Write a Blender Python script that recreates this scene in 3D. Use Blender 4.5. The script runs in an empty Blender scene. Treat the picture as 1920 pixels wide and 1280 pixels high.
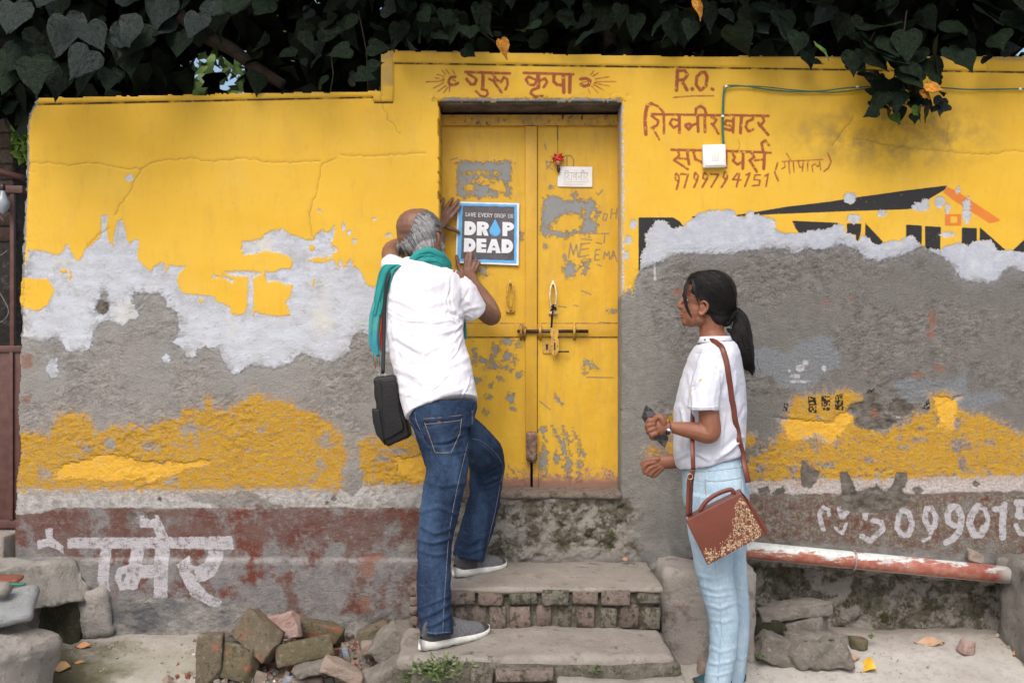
import bpy, bmesh, math, random
import numpy as np
from mathutils import Vector, Matrix, Euler
from mathutils.bvhtree import BVHTree
random.seed(7)
RNG = np.random.RandomState(11)
SC = bpy.context.scene
COL = SC.collection
R = math.radians

# ------------------------------------------------------------------ camera, world, sun, exposure
CAMD, CAMZ, FPX = 4.2, 1.25, 1840.0        # metres from wall, eye height, focal length in photo pixels
cam_data = bpy.data.cameras.new('camera')
cam_data.sensor_width = 36.0
cam_data.lens = FPX / 1920.0 * 36.0
cam_data.clip_start = 0.05
cam_data.clip_end = 500
cam = bpy.data.objects.new('camera', cam_data)
cam.location = (0, -CAMD, CAMZ)
cam.rotation_euler = (R(90), 0, 0)
COL.objects.link(cam)
SC.camera = cam
SC.render.resolution_x, SC.render.resolution_y = 1024, 682

W = bpy.data.worlds.new('World'); SC.world = W; W.use_nodes = True
wn = W.node_tree
wn.nodes.clear()
sky = wn.nodes.new('ShaderNodeTexSky'); sky.sky_type = 'NISHITA'; sky.sun_disc = False
SUN_EL, SUN_AZ = 52.0, 197.0               # sun high behind the photographer, a little to the left
sky.sun_elevation = R(SUN_EL); sky.sun_rotation = R(SUN_AZ)
sky.air_density = 1.0; sky.dust_density = 4.5; sky.ozone_density = 0.6
bg = wn.nodes.new('ShaderNodeBackground'); bg.inputs['Strength'].default_value = 0.15
wo = wn.nodes.new('ShaderNodeOutputWorld')
wn.links.new(sky.outputs[0], bg.inputs['Color']); wn.links.new(bg.outputs[0], wo.inputs['Surface'])
sun_data = bpy.data.lights.new('sun', 'SUN'); sun_data.energy = 1.5; sun_data.angle = R(38); sun_data.color = (1.0, 0.975, 0.95)
sun = bpy.data.objects.new('sun', sun_data)
# nishita: rotation 0 = +Y, clockwise from above
sd = Vector((math.sin(R(SUN_AZ)) * math.cos(R(SUN_EL)), math.cos(R(SUN_AZ)) * math.cos(R(SUN_EL)), math.sin(R(SUN_EL))))
sun.rotation_euler = sd.to_track_quat('Z', 'Y').to_euler()
sun.location = (0, -6, 8)
COL.objects.link(sun)
SC.view_settings.view_transform = 'Standard'; SC.view_settings.look = 'None'
SC.view_settings.gamma = 1.0; SC.view_settings.exposure = 0.45
SC.view_settings.use_curve_mapping = False

# ------------------------------------------------------------------ helpers
def P(px, py, Y=0.0):
    """photo pixel + depth -> world point"""
    s = (CAMD + Y) / FPX
    return Vector(((px - 960) * s, Y, CAMZ + (640 - py) * s))

def tag(o, label=None, cat=None, group=None, kind=None):
    if label: o['label'] = label
    if cat: o['category'] = cat
    if group: o['group'] = group
    if kind: o['kind'] = kind
    return o

def empty(name, loc=(0, 0, 0), label=None, cat=None, group=None, kind=None):
    o = bpy.data.objects.new(name, None); o.location = loc; o.empty_display_size = 0.1
    COL.objects.link(o)
    return tag(o, label, cat, group, kind)

def wmat(o):
    m = Matrix.LocRotScale(o.location, o.rotation_euler, o.scale)
    return m if o.parent is None else wmat(o.parent) @ o.matrix_parent_inverse @ m

def link(name, me, mat=None, parent=None, smooth=False, keep=True):
    if mat is not None:
        me.materials.clear()
        for m in (mat if isinstance(mat, (list, tuple)) else [mat]): me.materials.append(m)
    if smooth and len(me.polygons):
        me.polygons.foreach_set('use_smooth', [True] * len(me.polygons))
    o = bpy.data.objects.new(name, me); COL.objects.link(o)
    if parent is not None:
        o.parent = parent
        if keep: o.matrix_parent_inverse = wmat(parent).inverted()
    return o

def pydata(name, v, f, **k):
    me = bpy.data.meshes.new(name)
    me.from_pydata([tuple(map(float, p)) for p in v], [], f)
    me.update()
    return link(name, me, **k)

def fast_mesh(name, V, F):
    """V (n,3) float, F (m,k) int"""
    me = bpy.data.meshes.new(name)
    n, m, k = len(V), len(F), F.shape[1]
    me.vertices.add(n); me.vertices.foreach_set('co', np.asarray(V, np.float32).ravel())
    me.loops.add(m * k); me.loops.foreach_set('vertex_index', F.astype(np.int32).ravel())
    me.polygons.add(m)
    me.polygons.foreach_set('loop_start', (np.arange(m) * k).astype(np.int32))
    me.polygons.foreach_set('loop_total', np.full(m, k, np.int32))
    me.update(calc_edges=True)
    return me

# ---- numpy noise
def vnoise(x, y, seed=0):
    r = np.random.RandomState(seed); T = r.rand(256, 256)
    xi = np.floor(x).astype(int); yi = np.floor(y).astype(int)
    fx = x - xi; fy = y - yi
    fx = fx * fx * (3 - 2 * fx); fy = fy * fy * (3 - 2 * fy)
    a = T[yi & 255, xi & 255]; b = T[yi & 255, (xi + 1) & 255]
    c = T[(yi + 1) & 255, xi & 255]; d = T[(yi + 1) & 255, (xi + 1) & 255]
    return (a + (b - a) * fx) * (1 - fy) + (c + (d - c) * fx) * fy

def fbm(x, y, seed=0, o=4, g=0.5):
    s = 0; a = 1; t = 0
    for i in range(o):
        s = s + a * vnoise(x * 2 ** i + 17.3 * i, y * 2 ** i + 5.1 * i, seed + i); t += a; a *= g
    return s / t

# ---- 2D signed distances in photo pixels (positive inside)
CL = 26.0
def _seg(px, py, a, b):
    dx, dy = b[0] - a[0], b[1] - a[1]; L = dx * dx + dy * dy + 1e-9
    t = np.clip(((px - a[0]) * dx + (py - a[1]) * dy) / L, 0, 1)
    return np.hypot(px - a[0] - t * dx, py - a[1] - t * dy)

class Field:
    def __init__(s, X, Y):
        s.X, s.Y, s.d = X, Y, np.full(X.shape, -CL)
    def _box(s, x0, y0, x1, y1):
        m = CL
        return np.nonzero((s.X > x0 - m) & (s.X < x1 + m) & (s.Y > y0 - m) & (s.Y < y1 + m))
    def poly(s, pts, cut=False):
        a = np.array(pts, float); ix = s._box(a[:, 0].min(), a[:, 1].min(), a[:, 0].max(), a[:, 1].max())
        x, y = s.X[ix], s.Y[ix]
        if len(x) == 0: return s
        d = np.full(x.shape, 1e9); ins = np.zeros(x.shape, bool)
        for i in range(len(pts)):
            p, q = pts[i - 1], pts[i]
            d = np.minimum(d, _seg(x, y, p, q))
            if p[1] != q[1]:
                c = ((p[1] > y) != (q[1] > y)) & (x < (q[0] - p[0]) * (y - p[1]) / (q[1] - p[1]) + p[0])
                ins ^= c
        d = np.clip(np.where(ins, d, -d), -CL, CL)
        if cut: s.d[ix] = np.minimum(s.d[ix], -d)
        else: s.d[ix] = np.maximum(s.d[ix], d)
        return s
    def line(s, pts, w, cut=False):
        a = np.array(pts, float); ix = s._box(a[:, 0].min(), a[:, 1].min(), a[:, 0].max(), a[:, 1].max())
        x, y = s.X[ix], s.Y[ix]
        if len(x) == 0: return s
        d = np.full(x.shape, 1e9)
        for p, q in zip(pts[:-1], pts[1:]): d = np.minimum(d, _seg(x, y, p, q))
        d = np.clip(w / 2.0 - d, -CL, CL)
        if cut: s.d[ix] = np.minimum(s.d[ix], -d)
        else: s.d[ix] = np.maximum(s.d[ix], d)
        return s
    def dot(s, x, y, rx, ry=None, cut=False):
        ry = ry or rx
        ix = s._box(x - rx, y - ry, x + rx, y + ry)
        d = np.clip((1 - np.hypot((s.X[ix] - x) / rx, (s.Y[ix] - y) / ry)) * min(rx, ry), -CL, CL)
        if cut: s.d[ix] = np.minimum(s.d[ix], -d)
        else: s.d[ix] = np.maximum(s.d[ix], d)
        return s

def zt(pts, ox, oy, k):
    return [(ox + x / k, oy + y / k) for x, y in pts]

# ---- node helper
class NT:
    def __init__(s, name):
        s.m = bpy.data.materials.new(name); s.m.use_nodes = True
        s.t = s.m.node_tree; s.t.nodes.clear()
        s.out = s.t.nodes.new('ShaderNodeOutputMaterial')
        s.b = s.t.nodes.new('ShaderNodeBsdfPrincipled')
        s.t.links.new(s.b.outputs[0], s.out.inputs['Surface'])
        s.co = s.t.nodes.new('ShaderNodeTexCoord').outputs['Object']
    def put(s, sock, v):
        if isinstance(v, bpy.types.NodeSocket): s.t.links.new(v, sock)
        elif v is not None:
            if sock.type == 'RGBA' and len(v) == 3: v = (*v, 1)
            sock.default_value = v
    def set(s, **k):
        for n, v in k.items(): s.put(s.b.inputs[n.replace('_', ' ')], v)
        return s
    def mth(s, op, a, b=None, c=None, clamp=False):
        n = s.t.nodes.new('ShaderNodeMath'); n.operation = op; n.use_clamp = clamp
        s.put(n.inputs[0], a)
        if b is not None: s.put(n.inputs[1], b)
        if c is not None: s.put(n.inputs[2], c)
        return n.outputs[0]
    def mix(s, f, a, b, mode='MIX'):
        n = s.t.nodes.new('ShaderNodeMix'); n.data_type = 'RGBA'; n.blend_type = mode
        s.put(n.inputs['Factor'], f); s.put(n.inputs[6], a); s.put(n.inputs[7], b)
        return n.outputs[2]
    def mixf(s, f, a, b):
        n = s.t.nodes.new('ShaderNodeMix'); n.data_type = 'FLOAT'
        s.put(n.inputs['Factor'], f); s.put(n.inputs[2], a); s.put(n.inputs[3], b)
        return n.outputs[0]
    def noise(s, scale, detail=3, rough=0.55, vec=None, dist=0.0, sc=None):
        n = s.t.nodes.new('ShaderNodeTexNoise'); n.inputs['Scale'].default_value = scale
        n.inputs['Detail'].default_value = detail; n.inputs['Roughness'].default_value = rough
        n.inputs['Distortion'].default_value = dist
        v = s.co if vec is None else vec
        if sc is not None:
            mp = s.t.nodes.new('ShaderNodeMapping'); mp.inputs['Scale'].default_value = sc
            s.put(mp.inputs['Vector'], v); v = mp.outputs[0]
        s.put(n.inputs['Vector'], v)
        return n.outputs[0]
    def voro(s, scale, feature='F1', out='Distance', rnd=1.0, vec=None):
        n = s.t.nodes.new('ShaderNodeTexVoronoi'); n.feature = feature
        n.inputs['Scale'].default_value = scale; n.inputs['Randomness'].default_value = rnd
        s.put(n.inputs['Vector'], s.co if vec is None else vec)
        return n.outputs[out]
    def rmp(s, v, lo, hi, a=0.0, b=1.0):
        n = s.t.nodes.new('ShaderNodeMapRange'); n.clamp = True
        s.put(n.inputs[0], v); n.inputs[1].default_value = lo; n.inputs[2].default_value = hi
        n.inputs[3].default_value = a; n.inputs[4].default_value = b
        return n.outputs[0]
    def attr(s, name):
        n = s.t.nodes.new('ShaderNodeAttribute'); n.attribute_name = name
        return n.outputs['Fac']
    def xyz(s):
        n = s.t.nodes.new('ShaderNodeSeparateXYZ'); s.put(n.inputs[0], s.co); return n.outputs
    def bump(s, h, dist=0.002, strength=1.0, prev=None):
        n = s.t.nodes.new('ShaderNodeBump'); n.inputs['Distance'].default_value = dist
        n.inputs['Strength'].default_value = strength; s.put(n.inputs['Height'], h)
        if prev is not None: s.put(n.inputs['Normal'], prev)
        return n.outputs[0]

def simple_mat(name, c1, c2=None, scale=20, rough=0.6, metal=0.0, bump=0.0, bscale=60, spec=None, detail=4, lo=0.35, hi=0.65):
    n = NT(name)
    if c2 is not None:
        n.set(Base_Color=n.mix(n.rmp(n.noise(scale, detail, 0.6), lo, hi), c1, c2))
    else: n.set(Base_Color=c1)
    n.set(Roughness=rough, Metallic=metal)
    if spec is not None: n.b.inputs['Specular IOR Level'].default_value = spec
    if bump: n.set(Normal=n.bump(n.noise(bscale, 5, 0.65), bump))
    return n.m

def box_vf(x0, x1, y0, y1, z0, z1):
    v = [(x0, y0, z0), (x1, y0, z0), (x1, y1, z0), (x0, y1, z0), (x0, y0, z1), (x1, y0, z1), (x1, y1, z1), (x0, y1, z1)]
    f = [(0, 3, 2, 1), (4, 5, 6, 7), (0, 1, 5, 4), (1, 2, 6, 5), (2, 3, 7, 6), (3, 0, 4, 7)]
    return v, f

def bevel_box(name, x0, x1, y0, y1, z0, z1, mat, parent=None, bev=0.003, seg=2, jit=0.0, rot=None, smooth=True):
    cx, cy, cz = (x0 + x1) / 2, (y0 + y1) / 2, (z0 + z1) / 2
    v, f = box_vf(x0 - cx, x1 - cx, y0 - cy, y1 - cy, z0 - cz, z1 - cz)
    bm = bmesh.new()
    vs = [bm.verts.new(p) for p in v]
    for q in f: bm.faces.new([vs[i] for i in q])
    if bev: bmesh.ops.bevel(bm, geom=bm.edges[:], offset=bev, segments=seg, affect='EDGES', profile=0.6)
    if jit:
        for q in bm.verts: q.co += Vector([random.uniform(-jit, jit) for _ in range(3)])
    M = Matrix.Translation((cx, cy, cz))
    if rot is not None: M = M @ Euler(rot).to_matrix().to_4x4()
    bm.transform(M)
    me = bpy.data.meshes.new(name); bm.to_mesh(me); bm.free()
    return link(name, me, mat, parent, smooth=smooth)

def tube_vf(pts, rads, seg=10, flat=1.0, up=None, closed=False, cap=True):
    """swept tube, rads float or list, flat = ratio of second radius"""
    pts = [Vector(p) for p in pts]; n = len(pts)
    if not isinstance(rads, (list, tuple)): rads = [rads] * n
    V, F = [], []
    prev = None
    for i, p in enumerate(pts):
        if closed: t = pts[(i + 1) % n] - pts[i - 1]
        else: t = pts[min(i + 1, n - 1)] - pts[max(i - 1, 0)]
        t = t.normalized() if t.length > 1e-9 else Vector((0, 0, 1))
        if up is not None: a = Vector(up) - t * t.dot(Vector(up))
        elif prev is None:
            a = Vector((0, 1, 0)) if abs(t.y) < 0.9 else Vector((1, 0, 0)); a = a - t * t.dot(a)
        else: a = prev - t * t.dot(prev)
        a.normalize(); prev = a; b = t.cross(a)
        fl = flat[i] if isinstance(flat, (list, tuple)) else flat
        for k in range(seg):
            th = 2 * math.pi * k / seg
            V.append(p + a * (math.cos(th) * rads[i] * fl) + b * (math.sin(th) * rads[i]))
    m = n if closed else n - 1
    for i in range(m):
        for k in range(seg):
            j = (i + 1) % n
            F.append((i * seg + k, i * seg + (k + 1) % seg, j * seg + (k + 1) % seg, j * seg + k))
    if cap and not closed:
        F.append(tuple(reversed(range(seg)))); F.append(tuple((n - 1) * seg + k for k in range(seg)))
    return V, F

def tube(name, pts, rads, mat, parent=None, seg=10, flat=1.0, up=None, closed=False):
    v, f = tube_vf(pts, rads, seg, flat, up, closed)
    return pydata(name, v, f, mat=mat, parent=parent, smooth=True)

def spline(pts, n=8):
    """catmull-rom resample of tuples of any length"""
    p = [np.array(q, float) for q in pts]; p = [2 * p[0] - p[1]] + p + [2 * p[-1] - p[-2]]
    out = []
    for i in range(1, len(p) - 2):
        for k in range(n):
            t = k / n
            out.append(0.5 * ((2 * p[i]) + (-p[i - 1] + p[i + 1]) * t + (2 * p[i - 1] - 5 * p[i] + 4 * p[i + 1] - p[i + 2]) * t * t + (-p[i - 1] + 3 * p[i] - 3 * p[i + 1] + p[i + 2]) * t ** 3))
    out.append(p[-2])
    return out

def merge(parts):
    V, F = [], []
    for v, f in parts:
        o = len(V); V += [Vector(q) for q in v]; F += [tuple(i + o for i in q) for q in f]
    return V, F

def grid_obj(name, XP, YP, keep, Yf, attrs, mat, parent=None, back=None, smooth=True, plane=0.0):
    """front-facing grid given in photo pixels of the plane at depth 0; Yf = depth array"""
    h, w = XP.shape
    s = (CAMD + plane) / FPX
    V = np.stack([(XP - 960) * s, Yf, CAMZ + (640 - YP) * s], -1).reshape(-1, 3)
    idx = np.arange(h * w).reshape(h, w)
    q = np.stack([idx[1:, :-1], idx[1:, 1:], idx[:-1, 1:], idx[:-1, :-1]], -1).reshape(-1, 4)
    kq = keep.reshape(-1)
    q = q[kq]
    # boundary edges -> skirt to back
    nF = len(q)
    nbv = 0
    if back is not None:
        K = keep
        idx2 = idx
        E = []
        Kp = np.pad(K, 1)
        c = Kp[1:-1, 1:-1]
        for dy, dx, (a, b) in ((-1, 0, ('tl', 'tr')), (1, 0, ('br', 'bl')), (0, -1, ('bl', 'tl')), (0, 1, ('tr', 'br'))):
            nb = Kp[1 + dy:Kp.shape[0] - 1 + dy, 1 + dx:Kp.shape[1] - 1 + dx]
            ys, xs = np.nonzero(c & ~nb)
            g = {'tl': idx[ys, xs], 'tr': idx[ys, xs + 1], 'bl': idx[ys + 1, xs], 'br': idx[ys + 1, xs + 1]}
            E.append(np.stack([g[a], g[b]], -1))
        E = np.concatenate(E)
        N = len(V)
        SUB = 3
        VB = [V[E.ravel()]]
        lay = []
        prev = E.copy()
        Fs = []
        cur = N
        Vadd = []
        for k in range(1, SUB + 1):
            B = V[E.ravel()].copy(); B[:, 1] = B[:, 1] + (back - B[:, 1]) * k / SUB
            ids = cur + np.arange(len(B)).reshape(-1, 2); cur += len(B)
            Vadd.append(B)
            Fs.append(np.stack([prev[:, 0], prev[:, 1], ids[:, 1], ids[:, 0]], -1))
            prev = ids
        V = np.concatenate([V] + Vadd); q = np.concatenate([q] + Fs)
        rep = E.ravel()
    used, inv = np.unique(q, return_inverse=True)
    q2 = inv.reshape(q.shape)
    me = fast_mesh(name, V[used], q2)
    for k, a in attrs.items():
        A = a.reshape(-1)
        if back is not None: A = np.concatenate([A] + [A[rep]] * 3)
        at = me.attributes.new(k, 'FLOAT', 'POINT'); at.data.foreach_set('value', A[used].astype(np.float32))
    return link(name, me, mat, parent, smooth=smooth)

from mathutils import noise as mnoise
def rock(name, size, loc, mat, parent=None, rot=(0, 0, 0), amp=0.01, freq=9.0, cell=0.02, bev=0.012, seed=0, smooth=True, squash=None, cuts=0):
    """a rough block: subdivided box, rounded and displaced"""
    sx, sy, sz = size
    bm = bmesh.new(); bmesh.ops.create_cube(bm, size=1.0)
    bm.transform(Matrix.Diagonal((sx, sy, sz, 1)))
    if bev: bmesh.ops.bevel(bm, geom=bm.edges[:], offset=min(bev, min(size) * 0.3), segments=1, affect='EDGES')
    rc = random.Random(seed * 13 + 5)
    for k in range(cuts):
        nn = Vector((rc.choice((-1, 1)) * rc.uniform(.25, 1), rc.choice((-1, 1)) * rc.uniform(.1, 1), rc.uniform(-.5, 1))).normalized()
        ext = abs(nn.x) * sx / 2 + abs(nn.y) * sy / 2 + abs(nn.z) * sz / 2
        r_ = bmesh.ops.bisect_plane(bm, geom=bm.verts[:] + bm.edges[:] + bm.faces[:], plane_co=nn * ext * rc.uniform(.62, .80), plane_no=nn, clear_outer=True)
        ed = [e for e in bm.edges if e.is_boundary]
        if ed: bmesh.ops.holes_fill(bm, edges=ed)
    if cuts:
        bmesh.ops.triangulate(bm, faces=bm.faces[:])
    for it in range(7):
        long_e = [e for e in bm.edges if e.calc_length() > cell * 1.6]
        if not long_e or len(bm.edges) > 16000: break
        bmesh.ops.subdivide_edges(bm, edges=long_e, cuts=1, use_grid_fill=True)
    bmesh.ops.triangulate(bm, faces=[f for f in bm.faces if len(f.verts) > 4])
    bm.normal_update()
    off = Vector((seed * 7.31, seed * 3.77, seed * 1.93))
    for v in bm.verts:
        p = v.co * freq + off
        d = mnoise.fractal(p, 0.7, 2.1, 5) * amp * 1.1 + mnoise.noise(v.co * freq * 0.35 + off) * amp * 1.5 - max(0, 0.28 - mnoise.voronoi(p * 0.9)[0][0]) * amp * 1.6
        v.co += v.normal * d
        if squash: v.co.x *= 1 + squash * (v.co.z / sz)
    me = bpy.data.meshes.new(name); bm.to_mesh(me); bm.free()
    me.transform(Matrix.LocRotScale(Vector(loc), Euler(rot), None))
    return link(name, me, mat, parent, smooth=smooth)
# ================================================================== THE WALL
STEP = 2.2
xs = np.arange(20, 2110, STEP); ys = np.arange(84, 1216, STEP)
GX, GY = np.meshgrid(xs, ys)
h, w = GX.shape
QX = (GX[:-1, :-1] + GX[1:, 1:]) / 2; QY = (GY[:-1, :-1] + GY[1:, 1:]) / 2
n1 = fbm(QX / 14, QY / 14, 3, 4) - 0.5
n2 = fbm(QX / 40, QY / 40, 9, 3) - 0.5
top = np.where(QX < 716, 186 - (QX - 60) * 0.021, 96 + np.clip((QX - 716) / 560, 0, 1) * 12)
top = top + n1 * 7 * np.where((QX > 760), 1.0, 0.8) + 8 * np.clip((738 - QX) / 18, 0, 1) ** 2 * (QX > 716)
lx = np.interp(QY[:, 0], [180, 200, 225, 260, 300, 400, 490, 560, 640, 720, 780, 850, 920, 1000, 1040, 1200],
               [74, 60, 50, 48, 50, 45, 42, 37, 38, 36, 33, 36, 30, 28, 26, 26])[:, None] + n1 * 9 + n2 * 6
keep = (QY > top) & (QX > lx)
door_hole = (QX > 822 + n1 * 1.5) & (QX < 1166.5 + n1 * 3) & (QY > 190 + n1 * 5) & (QY < 928)
keep &= ~door_hole

F = lambda: Field(GX, GY)
# smooth yellow coat (upper wall)
yel = F().poly([(0, 40), (2200, 40), (2200, 470), (1920, 473), (1890, 468), (1870, 470), (1858, 450), (1830, 450), (1815, 460), (1800, 455), (1775, 460), (1763, 468), (1735, 465), (1722, 455), (1715, 445), (1705, 440), (1685, 452), (1665, 452), (1640, 460), (1630, 447), (1615, 440), (1608, 455), (1600, 440), (1587, 437), (1580, 422), (1563, 421), (1555, 428), (1540, 430), (1515, 433), (1500, 438), (1485, 438), (1470, 437), (1452, 430), (1455, 415), (1440, 408), (1415, 402), (1408, 395), (1400, 400), (1395, 408), (1380, 405), (1372, 393), (1345, 395), (1330, 395), (1310, 400), (1300, 410), (1290, 417), (1280, 425), (1258, 428), (1252, 417), (1240, 413), (1228, 413), (1222, 425), (1209, 440), (1212, 462), (1203, 470), (1200, 505), (1190, 530), (1186, 555), (1180, 540), (1172, 552), (1160, 560), (822, 548), (760, 545), (700, 538), (690, 535), (684, 530), (680, 515), (672, 505), (662, 500), (658, 485), (652, 487), (652, 500), (634, 500), (628, 490), (622, 486), (624, 470), (621, 455), (625, 448), (629, 434), (628, 422), (618, 435), (603, 432), (592, 440), (588, 450), (575, 450), (560, 444), (545, 440), (530, 430), (510, 432), (495, 440), (490, 450), (455, 453), (452, 468), (470, 478), (500, 470), (530, 476), (540, 480), (550, 490), (545, 505), (530, 503), (515, 510), (497, 510), (500, 528), (528, 527), (535, 535), (548, 533), (550, 535), (545, 557), (535, 567), (540, 575), (545, 590), (530, 592), (505, 592), (490, 588), (480, 583), (475, 590), (474, 516), (466, 516), (464, 575), (458, 590), (445, 591), (432, 588), (433, 578), (425, 572), (406, 566), (402, 556), (390, 554), (360, 552), (345, 550), (337, 540), (333, 525), (335, 512), (343, 505), (350, 500), (335, 500), (318, 496), (312, 512), (311, 493), (300, 493), (290, 500), (284, 510), (275, 503), (260, 488), (258, 478), (262, 452), (255, 449), (247, 452), (245, 460), (240, 455), (235, 430), (230, 412), (222, 414), (215, 440), (214, 462), (205, 455), (200, 428), (203, 405), (192, 404), (190, 425), (191, 438), (185, 450), (163, 465), (155, 482), (146, 490), (134, 475), (130, 460), (122, 460), (122, 468), (115, 478), (108, 478), (75, 470), (54, 468), (50, 492), (0, 492)])
yel.poly([(30, 521), (90, 523), (105, 545), (88, 575), (70, 583), (40, 575), (30, 560)])
yel.line([(588, 526), (588, 540)], 3).dot(596, 488, 14, 5).dot(585, 465, 5).dot(614, 486, 10, 5).dot(120, 508, 6, 3).dot(132, 520, 3, 8).dot(378, 564, 4)
for q in ((243, 334, 7, 6), (462, 474, 6, 4), (455, 513, 30, 5), (480, 517, 4), (728, 441, 5, 4), (644, 427, 3, 6), (654, 436, 4), (666, 453, 4), (702, 411, 3), (600, 395, 3), (627, 468, 6), (640, 494, 5), (1760, 380, 8, 10)):
    yel.dot(*q, cut=True)
yel.poly([(400, 522), (420, 520), (436, 532), (440, 524), (400, 515)], cut=True).poly([(500, 512), (545, 510), (547, 520), (525, 528), (500, 524)], cut=True)
for q in ((1593, 372, 12, 10), (1600, 411, 12, 9), (1653, 400, 8, 6), (1725, 388, 16, 9), (1735, 378, 6, 6), (1812, 385, 8, 11), (1812, 405, 8, 14), (1775, 392, 5, 11), (1765, 376, 6, 6), (1795, 356, 4, 6), (1774, 440, 14, 5), (1815, 372, 4, 4), (1650, 480, 4), (1187, 420, 6, 9), (1178, 450, 6, 8), (1175, 480, 4, 9)):
    yel.dot(*q, cut=True)
yel.line([(830, 188), (1160, 189)], 6, cut=True).line([(1166, 190), (1168, 300), (1168, 560)], 3, cut=True)
yel.line([(74, 180), (62, 200), (51, 225), (48, 260), (50, 300), (45, 400), (42, 490)], 9, cut=True)
# pale plaster skim under the yellow coat
skim = F().poly([(0, 60), (2200, 60), (2200, 515), (1920, 510), (1890, 500), (1870, 525), (1850, 530), (1820, 528), (1800, 520), (1780, 490), (1745, 470), (1735, 462), (1720, 465), (1690, 480), (1665, 485), (1645, 490), (1625, 485), (1610, 470), (1590, 462), (1575, 457), (1560, 462), (1545, 470), (1510, 465), (1490, 478), (1480, 468), (1440, 465), (1400, 472), (1340, 478), (1280, 475), (1240, 490), (1200, 508), (1185, 540), (1160, 560), (822, 672), (730, 664), (715, 655), (692, 630), (680, 623), (668, 625), (658, 640), (655, 660), (635, 675), (620, 678), (600, 672), (580, 668), (565, 660), (555, 670), (540, 686), (515, 690), (490, 688), (465, 685), (455, 695), (440, 703), (425, 690), (410, 655), (385, 650), (370, 655), (365, 670), (350, 668), (340, 650), (320, 640), (300, 610), (280, 600), (262, 596), (245, 600), (230, 612), (215, 605), (202, 597), (190, 605), (176, 625), (170, 655), (150, 660), (125, 658), (115, 640), (105, 630), (95, 633), (80, 643), (50, 633), (0, 633)])
skim.dot(192, 575, 12, 13, cut=True).dot(196, 556, 6, 7, cut=True).dot(285, 575, 28, 26, cut=True).dot(310, 610, 26, 34, cut=True).dot(265, 560, 16, 12, cut=True)
skim.poly([(85, 690), (95, 672), (108, 672), (110, 690), (112, 708), (95, 710)]).dot(312, 672, 8, 10)
# bluish thin patches on the right half
skim.line([(815, 188), (1170, 189)], 6, cut=True).line([(74, 180), (62, 200), (51, 225), (48, 260), (50, 300), (45, 400), (42, 490), (38, 640)], 7, cut=True)
skr = F().poly([(1400, 655), (1455, 650), (1470, 665), (1500, 640), (1540, 625), (1560, 640), (1575, 660), (1575, 690), (1540, 700), (1530, 720), (1500, 735), (1470, 725), (1440, 700), (1400, 700)])
skr.poly([(1670, 715), (1700, 710), (1780, 712), (1812, 700), (1812, 740), (1850, 735), (1890, 745), (1850, 765), (1800, 770), (1760, 770), (1740, 745), (1700, 755), (1690, 735)])
# lower yellow band on rough plaster
low = F().poly([(20, 822), (48, 810), (70, 812), (95, 820), (103, 790), (105, 778), (130, 772), (165, 780), (170, 800), (185, 815), (215, 800), (250, 797), (275, 800), (300, 790), (305, 785), (335, 790), (340, 780), (345, 770), (380, 770), (385, 750), (395, 748), (400, 768), (425, 770), (440, 760), (470, 745), (480, 738), (500, 750), (540, 752), (560, 770), (590, 772), (605, 790), (625, 800), (640, 815), (650, 850), (640, 880), (638, 917), (560, 912), (350, 917), (20, 915)])
low.poly([(672, 830), (690, 822), (710, 820), (740, 822), (800, 812), (822, 810), (822, 905), (690, 908), (680, 880)])
low.poly([(1395, 890), (1405, 860), (1440, 845), (1460, 820), (1478, 775), (1490, 747), (1520, 742), (1560, 738), (1590, 732), (1615, 745), (1612, 770), (1608, 790), (1640, 810), (1665, 812), (1690, 800), (1715, 780), (1745, 770), (1748, 742), (1775, 738), (1790, 745), (1800, 770), (1850, 780), (1880, 795), (1900, 812), (2200, 830), (2200, 893), (1760, 892), (1600, 896), (1400, 898)])
low.dot(1272, 800, 30, 22).dot(1275, 838, 26, 14).dot(1222, 846, 10, 6).dot(1405, 826, 10, 8)
for q in ((355, 805, 18, 10), (372, 825, 4, 10), (205, 835, 12, 14), (280, 835, 14, 9), (160, 840, 10, 8), (320, 905, 14, 8), (85, 888, 12, 8), (610, 830, 9, 18), (600, 870, 8), (585, 900, 9, 5), (715, 860, 12, 6), (745, 845, 20, 6), (1528, 822, 15, 9), (1529, 838, 7, 9), (1567, 837, 5, 8), (1500, 842, 4), (1485, 882, 7), (1545, 870, 12, 5), (1510, 872, 9, 9), (1630, 862, 6, 8), (1694, 836, 6, 4), (1720, 825, 8, 3), (1688, 822, 6, 3), (1795, 790, 8, 10), (1805, 870, 8, 14), (1812, 885, 9, 6), (1800, 835, 20, 10), (1424, 880, 7, 12), (1650, 770, 45, 26), (1850, 830, 12, 6), (1755, 788, 5, 5)):
    low.dot(*q, cut=True)
lowsm = F().poly([(120, 870), (200, 850), (300, 868), (400, 862), (390, 872), (345, 876), (335, 885), (305, 892), (285, 905), (270, 893), (240, 900), (150, 895), (105, 895), (100, 880)]).poly([(740, 858), (822, 850), (822, 900), (770, 900), (745, 885)]).poly([(1450, 780), (1560, 790), (1600, 760), (1600, 790), (1560, 830), (1480, 820)]).poly([(1750, 742), (1800, 745), (1790, 800), (1760, 800)])
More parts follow.
